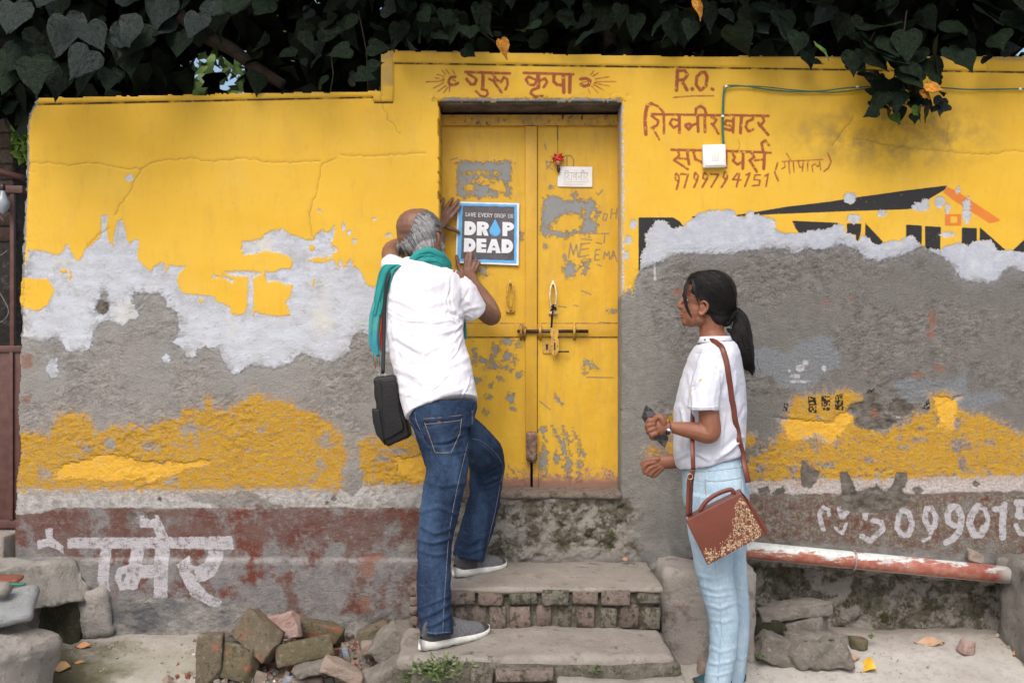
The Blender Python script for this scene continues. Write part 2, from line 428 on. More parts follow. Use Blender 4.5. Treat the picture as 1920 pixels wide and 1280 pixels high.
# white band
wb = F().poly([(20, 917), (350, 918), (640, 915), (660, 930), (680, 912), (822, 905), (822, 965), (780, 950), (690, 952), (630, 950), (350, 952), (110, 951), (60, 962), (20, 965)]).poly([(1400, 902), (1600, 896), (1920, 890), (2200, 888), (2200, 920), (1920, 920), (1740, 924), (1600, 926), (1400, 925)])
wb.poly([(350, 925), (370, 930), (400, 922), (420, 930), (440, 925), (452, 918), (480, 925), (500, 940), (540, 950), (540, 952), (420, 952), (352, 938)], cut=True)
chip = F()
for pl in ([(1500, 884), (1505, 862), (1518, 875), (1540, 885), (1530, 905), (1518, 915), (1504, 914)], [(1574, 885), (1590, 883), (1600, 905), (1606, 922), (1640, 912), (1642, 906), (1660, 925), (1675, 905), (1680, 885), (1700, 885), (1702, 900), (1692, 920), (1705, 935), (1700, 950), (1650, 962), (1600, 960), (1576, 955), (1578, 925)], [(1710, 915), (1725, 912), (1732, 922), (1718, 930)], [(1420, 915), (1440, 910), (1445, 925), (1425, 930)], [(1445, 925), (1470, 908), (1472, 922), (1455, 932)]):
    chip.poly(pl)
chip.dot(1622, 768, 34, 16).dot(1640, 790, 40, 16).dot(1690, 765, 22, 16).dot(1635, 745, 16, 10).dot(192, 577, 11, 13).dot(1830, 907, 7, 6)
chip.dot(300, 935, 4).dot(626, 934, 5).dot(613, 942, 4).dot(245, 968, 10, 7).dot(282, 968, 9, 6)
# brick red base band
red = F().poly([(20, 952), (110, 951), (350, 952), (630, 950), (822, 952), (822, 1165), (780, 1160), (640, 1150), (560, 1150), (420, 1130), (330, 1115), (210, 1125), (170, 1100), (165, 1060), (110, 1035), (20, 1030)]).poly([(1390, 925), (1600, 926), (1740, 924), (2200, 919), (2200, 1050), (1920, 1045), (1860, 1040), (1700, 1030), (1500, 1015), (1390, 1010)])
# white lettering on the red band
wl = F()
Z5 = lambda p: zt(p, 60, 940, 4.8)
for p in ([(320, 322), (1240, 320), (1800, 308), (1822, 430), (1560, 428), (1240, 420), (320, 420)], [(1110, 420), (1150, 300), (1215, 300), (1240, 420), (1225, 860), (1105, 860)], [(970, 125), (1135, 115), (1225, 310), (1215, 360), (1130, 330), (1090, 235), (975, 235)], [(620, 420), (720, 420), (700, 700), (720, 860), (640, 800), (600, 700)], [(895, 420), (1015, 420), (1000, 560), (1120, 560), (1105, 680), (985, 680), (960, 785), (880, 780), (800, 790), (755, 680), (780, 590), (880, 560)], [(1310, 560), (1420, 478), (1440, 560), (1490, 580), (1560, 540), (1590, 470), (1585, 430), (1720, 450), (1720, 520), (1650, 660), (1560, 710), (1500, 715), (1590, 820), (1720, 885), (1690, 945), (1600, 930), (1440, 840), (1370, 710)], [(120, 240), (190, 235), (185, 320), (280, 400), (285, 480), (250, 440), (150, 400), (50, 430), (50, 350), (130, 330)]):
    wl.poly(Z5(p))
wl.poly(Z5([(820, 640), (860, 640), (830, 720), (815, 700)]), cut=True)
Z6 = lambda p: zt(p, 1420, 890, 3.84)
for p, ww in (([(475, 235), (445, 280), (460, 350), (475, 390)], 9), ([(475, 235), (515, 250), (515, 290)], 6), ([(590, 250), (610, 300), (650, 260), (640, 240), (590, 245)], 10), ([(640, 350), (610, 420), (560, 380)], 6), ([(775, 250), (775, 310), (780, 260), (860, 262)], 10), ([(830, 325), (890, 340), (905, 390), (850, 440), (810, 475), (750, 440)], 10), ([(1045, 250), (1015, 300), (1005, 380), (1040, 435), (1090, 430), (1115, 350), (1090, 270), (1045, 250)], 10), ([(1215, 240), (1205, 320), (1235, 385), (1275, 370), (1285, 300), (1250, 240), (1215, 240)], 10), ([(1260, 380), (1245, 420)], 8), ([(1240, 450), (1190, 475)], 6), ([(1395, 225), (1365, 280), (1375, 340), (1420, 365)], 11), ([(1395, 225), (1440, 230), (1470, 300), (1455, 400), (1410, 460), (1360, 485)], 12), ([(1590, 220), (1545, 280), (1525, 350), (1560, 430), (1610, 430), (1630, 380)], 13), ([(1590, 220), (1640, 250), (1660, 310), (1650, 380), (1610, 430)], 9), ([(1775, 215), (1765, 340), (1765, 445)], 13), ([(1710, 245), (1760, 245)], 11), ([(1880, 200), (1890, 300)], 12), ([(1870, 290), (1930, 295)], 11), ([(1870, 200), (1960, 200)], 14), ([(1860, 360), (1890, 420), (1960, 430)], 8)):
    wl.line(Z6(p), ww)
wl.line([(1228, 463), (1228, 524)], 4).line([(1800, 480), (1800, 500)], 2).line([(1838, 488), (1838, 510)], 2).line([(1796, 505), (1792, 515)], 2)
for q in ((1500, 690, 8, 7), (1510, 680, 6, 5), (1490, 705, 10, 4), (1545, 690, 4, 6), (1497, 715, 18, 3), (1480, 695, 3), (1615, 790, 3), (1850, 790, 6, 3), (1750, 845, 4), (1685, 780, 4)): wl.dot(*q)
# maroon hand lettering
ir = F()
Z1 = lambda p: zt(p, 780, 100, 4.8)
for p, ww in (([(445, 172), (845, 185)], 26), ([(470, 190), (530, 225), (545, 250)], 24), ([(545, 240), (530, 280), (495, 285), (465, 250), (455, 235)], 28), ([(605, 180), (600, 320)], 32), ([(590, 330), (635, 335), (648, 370), (620, 395), (580, 385), (540, 345)], 22), ([(690, 185), (715, 225), (700, 255), (660, 235)], 24), ([(700, 255), (735, 310), (770, 355)], 26), ([(715, 235), (765, 265), (790, 220), (820, 235), (825, 285), (805, 330)], 24), ([(970, 180), (1415, 193)], 26), ([(1098, 190), (1102, 310)], 36), ([(1075, 240), (1010, 215), (988, 240), (1015, 285), (1060, 292), (1090, 250)], 24), ([(1115, 250), (1160, 230), (1180, 262), (1150, 310)], 26), ([(1100, 315), (1042, 335), (1032, 365), (1070, 393), (1138, 388)], 26), ([(1240, 200), (1240, 260), (1275, 290), (1320, 290)], 30), ([(1325, 195), (1330, 355)], 34), ([(1387, 195), (1382, 355)], 34), ([(355, 215), (315, 220), (290, 255), (305, 285), (345, 290), (380, 272)], 26), ([(330, 245), (355, 250)], 14), ([(1480, 235), (1530, 228), (1568, 250), (1555, 288), (1515, 300), (1482, 282)], 30), ([(1500, 262), (1530, 262)], 12)):
    ir.line(Z1(p), ww / 4.8)
for a, b, c, d in ((270, 150, 300, 190), (235, 155, 265, 195), (330, 155, 350, 190), (190, 195, 255, 215), (170, 225, 255, 238), (90, 262, 250, 255), (155, 320, 250, 270), (195, 350, 270, 295), (250, 360, 285, 310), (305, 300, 300, 350), (1570, 200, 1600, 160), (1590, 210, 1640, 180), (1610, 235, 1740, 215), (1610, 258, 1800, 258), (1600, 270, 1740, 300), (1595, 285, 1690, 335), (1580, 300, 1640, 360), (1550, 325, 1565, 365)):
    ir.line(Z1([(a, b), (c, d)]), 2.4)
Z2 = lambda p: zt(p, 1190, 120, 4.8)
for p, ww in (([(385, 60), (375, 240)], 34), ([(385, 65), (450, 62), (475, 100), (450, 140), (395, 150)], 28), ([(420, 150), (470, 238)], 32), ([(516, 226), (520, 232)], 34), ([(600, 78), (560, 115), (552, 190), (590, 240), (640, 205), (652, 120), (632, 78), (600, 78)], 30), ([(692, 226), (704, 234)], 30), ([(345, 305), (520, 290), (710, 290)], 13), ([(150, 455), (770, 465)], 24), ([(810, 462), (1205, 470)], 24), ([(100, 635), (92, 530), (97, 440), (112, 380), (150, 360)], 34), ([(150, 360), (210, 385), (260, 440)], 22), ([(150, 470), (190, 500), (215, 515), (200, 555), (150, 578)], 24), ([(165, 585), (220, 685)], 20), ([(262, 470), (262, 628)], 24), ([(390, 510), (335, 500), (315, 540), (350, 578), (390, 555)], 24), ([(400, 470), (402, 620)], 28), ([(455, 560), (485, 595), (512, 560), (490, 540), (458, 548)], 26), ([(510, 555), (560, 540)], 24), ([(565, 475), (570, 612)], 28), ([(628, 465), (632, 615)], 28), ([(550, 458), (550, 405), (590, 382), (628, 405), (642, 450)], 26), ([(690, 480), (735, 505), (705, 555), (690, 540)], 24), ([(705, 555), (752, 628)], 26), ([(885, 520), (825, 510), (805, 540), (860, 560)], 24), ([(810, 585), (860, 600), (885, 570)], 26), ([(890, 475), (885, 618)], 26), ([(960, 475), (950, 622)], 30), ([(1065, 500), (1012, 520), (998, 570), (1022, 608), (1065, 592)], 26), ([(1065, 475), (1062, 505)], 22), ([(1150, 480), (1165, 520), (1122, 560), (1112, 530)], 24), ([(1130, 555), (1200, 640)], 28), ([(330, 775), (640, 780)], 24), ([(790, 783), (1222, 800)], 24), ([(390, 790), (400, 830), (350, 868)], 22), ([(355, 870), (478, 950)], 22), ([(400, 852), (465, 858)], 20), ([(470, 785), (488, 905)], 26), ([(530, 800), (545, 860), (620, 895)], 26), ([(822, 790), (820, 932)], 28), ([(870, 800), (902, 840), (882, 872), (925, 908), (970, 880)], 24), ([(975, 800), (972, 945)], 28), ([(1050, 805), (1075, 840), (1030, 870)], 24), ([(1035, 872), (1097, 972)], 24), ([(1080, 870), (1150, 862)], 20), ([(1166, 805), (1160, 945)], 30), ([(1155, 790), (1140, 715), (1172, 690), (1208, 732)], 26),
              ([(372, 985), (398, 1012), (395, 1055), (368, 1045), (362, 1005), (372, 985)], 17), ([(396, 1050), (376, 1130)], 20), ([(415, 992), (480, 995), (445, 1115)], 19), ([(545, 978), (572, 1010), (555, 1050), (532, 1030), (540, 980)], 17), ([(566, 1040), (532, 1112)], 20), ([(630, 978), (655, 1010), (640, 1048), (612, 1030), (622, 980)], 17), ([(652, 1035), (605, 1112)], 20), ([(680, 992), (755, 995), (688, 1108)], 18), ([(815, 972), (835, 1010), (815, 1045), (795, 1020), (808, 975)], 16), ([(832, 1030), (780, 1112)], 19), ([(925, 985), (880, 1042), (955, 1045)], 17), ([(942, 990), (915, 1106)], 18), ([(1002, 1000), (1035, 985), (990, 1105)], 18), ([(1130, 1000), (1082, 1000), (1070, 1040), (1128, 1050), (1118, 1092), (1055, 1098)], 16), ([(1168, 1012), (1200, 990), (1180, 1105)], 17),
              ([(1285, 890), (1258, 980), (1290, 1055)], 16), ([(1325, 880), (1690, 862)], 12), ([(1345, 885), (1352, 930), (1322, 945)], 13), ([(1385, 885), (1392, 985)], 14), ([(1425, 885), (1432, 975)], 13), ([(1362, 805), (1402, 868)], 12), ([(1470, 885), (1482, 930), (1512, 932)], 13), ([(1515, 885), (1505, 972)], 13), ([(1555, 880), (1552, 965)], 13), ([(1602, 975), (1590, 920), (1620, 900), (1642, 930), (1665, 905)], 12), ([(1660, 880), (1672, 960)], 12), ([(1735, 805), (1765, 880), (1740, 940), (1700, 970)], 15)):
    ir.line(Z2(p), ww / 4.8)
# black and orange sign painting
ik = F()
ik.poly(zt([(88, 352), (425, 352), (490, 390), (530, 450), (160, 520), (165, 870), (88, 870)], 1180, 340, 5.19))
ik.poly([(1376, 404), (1420, 397), (1480, 387), (1550, 379), (1600, 371), (1700, 357), (1775, 348), (1771, 356), (1735, 377), (1710, 391), (1700, 393), (1600, 396), (1550, 398), (1450, 402), (1385, 406)])
ik.poly([(1484, 414), (1571, 418), (1563, 432), (1550, 436), (1530, 434), (1500, 440), (1492, 430)]).poly([(1438, 418), (1447, 418), (1453, 434), (1440, 426)]).line([(1298, 407), (1306, 408)], 3)
Z4 = lambda p: zt(p, 1550, 340, 5.19)
for p in ([(190, 410), (333, 415), (328, 500), (300, 600), (285, 595), (280, 520), (195, 510)], [(370, 405), (540, 585), (535, 620), (480, 640), (465, 700), (430, 700), (420, 600), (370, 560)], [(768, 422), (922, 432), (920, 640), (765, 640)], [(950, 435), (1107, 445), (1100, 690), (955, 690)], [(1310, 450), (1458, 457), (1455, 690), (1308, 690)], [(1485, 445), (1740, 670), (1700, 760), (1485, 760)], [(2020, 470), (1800, 680), (1860, 800), (2100, 800)]):
    ik.poly(Z4(p))
# faint black marks of the lower sign
for p in ([(1515, 742), (1530, 745), (1532, 775), (1515, 772)], [(1540, 742), (1557, 742), (1556, 770), (1540, 768)], [(1566, 740), (1580, 738), (1582, 770), (1565, 768)], [(1625, 730), (1640, 728), (1640, 755), (1624, 752)], [(1742, 745), (1744, 768), (1728, 766)], [(1622, 715), (1632, 714), (1630, 722)], [(1470, 755), (1478, 755), (1476, 772), (1468, 770)]):
    ik.poly(p)
io = F().poly(Z4([(1165, 55), (1260, 95), (1690, 380), (1640, 400), (1580, 410), (1420, 310), (1230, 190), (1130, 110)])).poly(Z4([(1145, 320), (1305, 320), (1305, 435), (1145, 435)])).poly(Z4([(1200, 345), (1265, 345), (1265, 405), (1200, 405)]), cut=True)
io.poly(zt([(700, 120), (860, 125), (840, 220), (720, 230)], 60, 940, 4.8), cut=True)
# cracks (distance), smooth cement beside the door, moss, exposed brick, coping
cr = F()
for p in ([(266, 318), (255, 335), (240, 365), (215, 405)], [(630, 298), (604, 306), (600, 330), (595, 360), (583, 392), (580, 415), (588, 450)], [(708, 160), (716, 178), (716, 195), (724, 212), (726, 225), (737, 232), (749, 250)], [(50, 308), (90, 304), (130, 310), (180, 305), (230, 316), (262, 318), (290, 303), (340, 298), (400, 302), (460, 298), (520, 305), (600, 302)], [(640, 290), (700, 293), (740, 290), (800, 288)], [(1600, 258), (1680, 275), (1780, 285), (1850, 290), (1900, 282), (1960, 290)], [(1845, 115), (1850, 135)], [(1380, 290), (1390, 272), (1386, 262)], [(1780, 232), (1775, 260), (1778, 275)], [(1600, 220), (1560, 270)], [(205, 427), (185, 440), (165, 460)]):
    q = [p[0]]
    for a, b in zip(p[:-1], p[1:]):
        m_ = max(1, int(math.hypot(b[0] - a[0], b[1] - a[1]) / 7))
        for k in range(1, m_ + 1): q.append((a[0] + (b[0] - a[0]) * k / m_ + random.gauss(0, 1.3), a[1] + (b[1] - a[1]) * k / m_ + random.gauss(0, 1.3)))
    cr.line(q, 1.0)
cem = F().poly([(1166, 560), (1180, 545), (1190, 520), (1198, 540), (1202, 570), (1215, 580), (1225, 600), (1225, 640), (1238, 660), (1237, 690), (1225, 720), (1225, 760), (1235, 800), (1225, 860), (1205, 890), (1230, 900), (1300, 905), (1330, 960), (1300, 1040), (1205, 1042), (1175, 1010), (1166, 960)])
cem.poly([(1190, 930), (1330, 915), (1400, 930), (1400, 1045), (1200, 1045)])
brk = F().poly([(38, 665), (60, 663), (62, 690), (40, 692)]).poly([(42, 742), (60, 740), (55, 757), (42, 755)]).poly([(1258, 545), (1280, 540), (1290, 552), (1262, 554)]).dot(1748, 597, 8, 13).dot(1551, 566, 5, 4).dot(1597, 561, 5, 3).dot(1745, 625, 8, 9).dot(1640, 775, 8, 9).dot(690, 1065, 13, 18).dot(685, 1130, 11, 16).dot(700, 1045, 20, 8).dot(1625, 693, 5, 3).dot(1760, 690, 12, 6).dot(1720, 702, 12, 5)
moss = F().poly([(850, 938), (1180, 936), (1200, 965), (1185, 990), (1205, 1045), (1000, 1050), (850, 1050)]).poly([(1400, 1050), (1600, 1060), (1900, 1082), (1900, 1300), (1400, 1300)]).dot(764, 1025, 16, 8).dot(740, 1165, 50, 12).dot(560, 1175, 80, 9).dot(170, 1175, 60, 14).dot(1640, 940, 60, 22)
pit = F().poly([(1410, 1060), (1500, 1068), (1700, 1085), (1888, 1098), (1886, 1215), (1410, 1215)])
cop = np.where(GX < 718, 196 - (GX - 60) * 0.021 - GY, np.where(GX < 738, 196 - (GX - 60) * 0.021 - GY, 118.5 + (GX - 720) * 0.0145 - GY))
cop = np.where((GX > 738), cop, np.where(GX > 700, np.maximum(cop, np.minimum(738 - GX, 192 - GY)), cop))
cop = np.clip(cop, -CL, CL)

# relief
sm = lambda d, a, b: np.clip((d - a) / (b - a), 0, 1)
wob = (fbm(GX / 6, GY / 6, 21, 3) - 0.5) * 5
yM = sm(yel.d + wob, -1.6, 1.6); sM = sm(skim.d + wob * 1.3, -1.8, 1.8)
lM = sm(low.d + (fbm(GX / 9, GY / 9, 5, 4) - 0.5) * 30, -3, 3); lsM = .3 * sm(lowsm.d + wob * 3, -3, 3)
mm = 0.001
rough = (fbm(GX / 10, GY / 7, 31, 5, 0.68) - 0.5) * 15 * mm - np.clip(fbm(GX / 7, GY / 4.5, 36, 3, .6) - .62, 0, 1) * 22 * mm + (fbm(GX / 55, GY / 55, 41, 3) - 0.5) * 14 * mm
trw = np.clip((fbm(GX / 90 + 3, GY / 60, 37, 4) - .40) * 5, 0, 1); rough = rough * (0.30 + 0.70 * trw)
smoothw = (fbm(GX / 120, GY / 120, 51, 3) - 0.5) * 6 * mm
hgt = rough * 1.0
cM = sm(cem.d + wob, -2, 2)
hgt = hgt * (1 - cM * 0.75) + cM * 1.5 * mm
rM = sm(red.d + (fbm(GX / 20, GY / 20, 61, 3) - 0.5) * 30, -6, 6)
hgt = hgt * (1 - rM * 0.6) + rM * 1.5 * mm; hgt = hgt + np.clip((GY - 1044 - wob) / 5, 0, 1) * (GX < 830) * 11 * mm
hgt = np.where(GY > 1040, hgt, hgt)
wM = sm(wb.d + wob, -2, 2); hgt = hgt * (1 - wM * 0.35) + wM * 2.0 * mm
lump = (fbm(GX / 6.0, GY / 4.2, 71, 4, 0.65) - 0.5) * 5.5 * mm
hgt = hgt + lM * (1 - lsM) * (lump + 1.0 * mm); hgt = hgt * (1 - lsM * lM) + lsM * lM * (smoothw + 2.5 * mm + lump * .35)
hgt = hgt * (1 - sM) + sM * (smoothw + 3.2 * mm + rough * 0.22)
hgt = hgt * (1 - yM) + yM * (smoothw + 4.6 * mm)
chM = sm(chip.d + wob * 1.4, -1.5, 1.5); hgt = hgt - chM * (4.5 * mm - rough * 0.5)
hgt = hgt + sm(cop + wob * 0.3, -1.0, 1.0) * 9 * mm - np.exp(-(cop / 1.6) ** 2) * 4 * mm
hgt = hgt - np.exp(-(np.minimum(cr.d, 0) / 1.3) ** 2) * 2.5 * mm
mM = sm(moss.d + (fbm(GX / 30, GY / 30, 81, 3) - 0.5) * 30, -8, 8)
hgt = hgt + mM * ((fbm(GX / 22, GY / 18, 91, 4, 0.6) - 0.5) * 42 * mm)
pM = sm(pit.d + (fbm(GX / 40, GY / 30, 95, 3) - 0.5) * 26, -5, 5)
hgt = hgt - pM * 75 * mm * (0.6 + 0.8 * fbm(GX / 70, GY / 50, 96, 3))
# worn corner on the left edge
edge = np.clip((lx[:, 0][np.clip(np.arange(h), 0, h - 2)][:, None] if False else np.interp(GY, [180, 225, 300, 490, 640, 780, 920, 1200], [60, 50, 50, 42, 38, 33, 30, 26])) + 12 - GX, 0, 40)
hgt = hgt - edge / 12 * 9 * mm
Yf = -hgt

A = dict(trw=trw, yel=yel.d, skim=skim.d, skr=skr.d, low=low.d, lowsm=lowsm.d, wb=wb.d, chip=chip.d, red=red.d, wl=wl.d, ir=ir.d, ik=ik.d, io=io.d, cr=cr.d, cem=cem.d, brk=brk.d, moss=moss.d, cop=cop, pit=pit.d)

# ---- wall material
n = NT('painted_plaster')
X, Yc, Z = n.xyz()
nf = n.noise(90, 4, 0.65); nm = n.noise(22, 4, 0.6); nl = n.noise(5, 4, 0.6); nfine = n.noise(260, 3, 0.7)
def jag(name, amp, wd, src=None, off=0.0):
    s_ = src if src is not None else nf
    d = n.mth('MULTIPLY_ADD', n.mth('SUBTRACT', s_, 0.5), amp, n.attr(name))
    return n.rmp(n.mth('ADD', d, off), -wd, wd)
right = n.rmp(X, 0.42, 0.75)
ca = n.mix(n.rmp(nm, 0.35, 0.65), (0.30, 0.285, 0.26), (0.42, 0.40, 0.37))
cb = n.mix(n.rmp(nm, 0.35, 0.65), (0.17, 0.158, 0.145), (0.275, 0.26, 0.24))
c = n.mix(right, ca, cb)
c = n.mix(n.rmp(nl, 0.45, 0.75), c, n.mix(0.5, c, (0.16, 0.15, 0.14)))
c = n.mix(n.rmp(n.voro(140), 0.10, 0.0, 0, 0.5), c, (0.42, 0.38, 0.34))
g1 = n.noise(130, 5, 0.8, sc=(1, 1, 1.3)); g2 = n.noise(62, 6, 0.8, sc=(1, 1, 1.5), dist=.4)
c = n.mix(n.rmp(g1, 0.53, 0.66, 0, 0.65), c, n.mix(right, (0.13, 0.12, 0.105), (0.065, 0.058, 0.05)))
c = n.mix(n.rmp(g1, 0.46, 0.34, 0, 0.45), c, (0.52, 0.50, 0.465))
c = n.mix(n.rmp(g2, 0.58, 0.66, 0, 0.5), c, (0.12, 0.105, 0.09))
c = n.mix(n.rmp(g2, 0.43, 0.36, 0, 0.5), c, n.mix(right, (0.46, 0.44, 0.41), (0.36, 0.335, 0.30)))
c = n.mix(n.rmp(n.attr('trw'), .55, .05, 0, .6), c, n.mix(right, (0.37, 0.355, 0.33), (0.215, 0.205, 0.19)))
wash = n.mth('MULTIPLY', n.rmp(n.mth('MULTIPLY_ADD', n.mth('SUBTRACT', n.noise(10, 6, .72), .5), 50.0, n.attr('skim')), -22, 6), n.rmp(n.noise(55, 6, .8), .38, .56))
c = n.mix(n.mth('MULTIPLY', wash, .55), c, (0.40, 0.41, 0.43))
# cement beside the door
c = n.mix(jag('cem', 8, 1.5), c, n.mix(n.rmp(nm, 0.3, 0.7), (0.235, 0.225, 0.20), (0.34, 0.33, 0.30)))
# pale thin patches
c = n.mix(n.mth('MULTIPLY', jag('skr', 26, 4, nm), 0.8), c, n.mix(n.rmp(nf, 0.4, 0.7), (0.22, 0.24, 0.26), (0.32, 0.34, 0.36)))
c = n.mix(n.rmp(n.noise(30, 5, 0.7, sc=(1, 1, 1.3)), 0.61, 0.64, 0, 0.75), c, n.mix(nf, (0.36, 0.35, 0.34), (0.5, 0.47, 0.44))) if False else c
# red band
rA = n.noise(7, 6, 0.72); rB = n.noise(4, 5, 0.65, sc=(1, 1, 1.8)); rC = n.noise(24, 6, .78)
rcol = n.mix(n.rmp(rB, 0.40, 0.60), (0.205, 0.135, 0.118), (0.165, 0.068, 0.052))
rcol = n.mix(n.rmp(n.noise(2.3, 3, .5), .52, .64, 0, .9), rcol, (0.19, 0.052, 0.032))
rcol = n.mix(n.rmp(rC, .52, .62, 0, .8), rcol, (0.245, 0.20, 0.185))
lowr = n.rmp(Z, 0.42, 0.28, 0, .12)
rcol = n.mix(n.rmp(n.mth('ADD', rA, lowr), 0.52, 0.62), rcol, n.mix(n.rmp(rC, .4, .6), (0.225, 0.215, 0.22), (0.31, 0.295, 0.28)))
rcol = n.mix(n.rmp(n.noise(60, 6, .8), .57, .66, 0, .6), rcol, (0.36, 0.34, 0.32))
rcol = n.mix(n.mth('MULTIPLY', n.rmp(n.mth('ABSOLUTE', n.mth('SUBTRACT', Z, 0.312)), 0.020, 0.004), n.rmp(n.noise(16, 5, .7), .40, .55)), rcol, (0.40, 0.38, 0.36))
rcol = n.mix(n.mth('MULTIPLY', right, n.rmp(n.noise(30, 6, 0.78), 0.42, 0.58)), rcol, n.mix(n.rmp(n.noise(70, 4, .7), .4, .6), (0.15, 0.13, 0.085), (0.33, 0.305, 0.255)))
low_wall = n.rmp(Z, 0.50, 0.30)
baseg = n.mix(n.rmp(n.noise(14, 6, 0.72), 0.38, 0.62), (0.24, 0.23, 0.215), (0.40, 0.38, 0.355))
baseg = n.mix(n.rmp(n.noise(6, 3), 0.5, 0.65), baseg, (0.15, 0.15, 0.155))
c = n.mix(low_wall, c, baseg)
c = n.mix(jag('red', 44, 6, n.noise(16, 5, 0.65)), c, rcol)
# white band
wcol = n.mix(n.rmp(n.noise(28, 5, 0.7), 0.42, 0.62), (0.60, 0.58, 0.56), (0.36, 0.34, 0.315))
wcol = n.mix(right, wcol, n.mix(n.rmp(nf, 0.4, 0.6), (0.66, 0.62, 0.61), (0.52, 0.43, 0.39)))
c = n.mix(jag('wb', 14, 1.5, nm), c, wcol)
# white letters on red
wlm = n.mth('MULTIPLY', jag('wl', 6, 0.8), n.rmp(n.noise(38, 5, 0.75), 0.64, 0.50, 0.12, 1))
c = n.mix(wlm, c, (0.60, 0.58, 0.61))
# moss / damp
mossn = n.noise(24, 6, 0.72)
mcol = n.mix(n.rmp(mossn, 0.38, 0.62), (0.06, 0.054, 0.032), (0.20, 0.18, 0.14))
mcol = n.mix(n.rmp(n.noise(8, 5, 0.7), 0.46, 0.53), mcol, (0.34, 0.315, 0.28))
mcol = n.mix(n.rmp(n.noise(13, 4, 0.7), 0.57, 0.66), mcol, (0.06, 0.06, 0.022))
c = n.mix(jag('moss', 40, 7, nm), c, mcol)
# skim plaster
gx = n.noise(9, 4, 0.6, sc=(1, 1, 3.0))
scol = n.mix(n.rmp(gx, 0.35, 0.65), (0.42, 0.435, 0.465), (0.51, 0.545, 0.61))
scol = n.mix(n.rmp(n.noise(30, 5, 0.7), 0.56, 0.68, 0, .7), scol, (0.35, 0.345, 0.34))
scol = n.mix(n.rmp(n.noise(4.5, 3, 0.5), 0.55, 0.68, 0, .8), scol, (0.57, 0.56, 0.51)); scol = n.mix(n.mth('MULTIPLY', n.rmp(n.attr('yel'), -24, -4), n.rmp(n.noise(11, 6, .75), .48, .58, 0, .75)), scol, (0.33, 0.34, 0.36)); scol = n.mix(n.rmp(n.noise(120, 4, .8), .60, .68, 0, .5), scol, (0.30, 0.29, 0.28))
scol = n.mix(right, scol, n.mix(n.rmp(nm, 0.3, 0.7), (0.34, 0.37, 0.44), (0.50, 0.52, 0.56)))
skm = n.mth('MULTIPLY', jag('skim', 26, 1.0, n.noise(45, 6, .72)), n.mth('SUBTRACT', 1.0, n.mth('MULTIPLY', n.rmp(n.attr('skim'), 22, 4), n.mth('MULTIPLY', n.rmp(nm, 0.46, 0.60), 0.65))))
c = n.mix(skm, c, scol)
# lower rough yellow
ycol = n.mix(n.rmp(nl, 0.3, 0.7), (0.70, 0.385, 0.035), (0.66, 0.345, 0.03))
ylow = n.mix(n.rmp(nm, 0.4, 0.75), (0.66, 0.385, 0.035), (0.61, 0.315, 0.04)); ylow = n.mix(n.rmp(n.noise(110, 4, .7), .5, .7, 0, .5), ylow, (0.42, 0.20, 0.04))
halo = n.mth('MULTIPLY', jag('low', 70, 6, n.noise(20, 6, 0.75), 9.0), n.rmp(n.noise(60, 6, .8), .44, .52))
c = n.mix(n.mth('MULTIPLY', halo, .75), c, n.mix(n.rmp(n.noise(33, 4, .7), .42, .58), (0.50, 0.44, 0.37), (0.50, 0.27, 0.11)))
lowm = jag('low', 60, 3, n.noise(26, 6, 0.72))
flake = n.rmp(n.noise(38, 7, 0.82, sc=(1, 1, 1.7)), 0.545, 0.575)
lsm = n.mth('MULTIPLY', jag('lowsm', 34, 2.5, nm), .8)
hole = n.rmp(n.noise(11, 6, 0.75, sc=(1, 1, 1.6)), 0.585, 0.61, 0, .9)
lowm = n.mth('MULTIPLY', lowm, n.mth('SUBTRACT', 1.0, n.mth('MULTIPLY', hole, n.mth('SUBTRACT', 1.0, lsm))))
lowm = n.mth('MULTIPLY', lowm, n.mth('SUBTRACT', 1.0, n.mth('MULTIPLY', flake, n.mixf(lsm, 0.92, 0.10))))
c = n.mix(lowm, c, ylow)
# smooth yellow
ymask = jag('yel', 17, 0.7)
yc = n.mix(n.rmp(n.noise(2.2, 4, 0.55, sc=(1, 1, 2)), 0.35, 0.7), (0.62, 0.365, 0.024), (0.66, 0.405, 0.038))
yc = n.mix(n.rmp(n.noise(7, 6, 0.7, sc=(1.6, 1, 0.5)), 0.52, 0.78, 0, 0.35), yc, (0.42, 0.24, 0.05))
yc = n.mix(n.rmp(n.noise(3.1, 6, 0.75), 0.50, 0.70, 0, 0.30), yc, (0.66, 0.44, 0.11)); yc = n.mix(n.rmp(n.noise(20, 6, 0.8, sc=(1.5, 1, .35)), 0.56, 0.72, 0, 0.30), yc, (0.38, 0.21, 0.04)); yc = n.mix(n.rmp(n.noise(60, 4, 0.6), 0.60, 0.74, 0, 0.2), yc, (0.36, 0.24, 0.10))
yc = n.mix(n.rmp(n.noise(48, 3, 0.8), 0.725, 0.735), yc, (0.40, 0.39, 0.40))
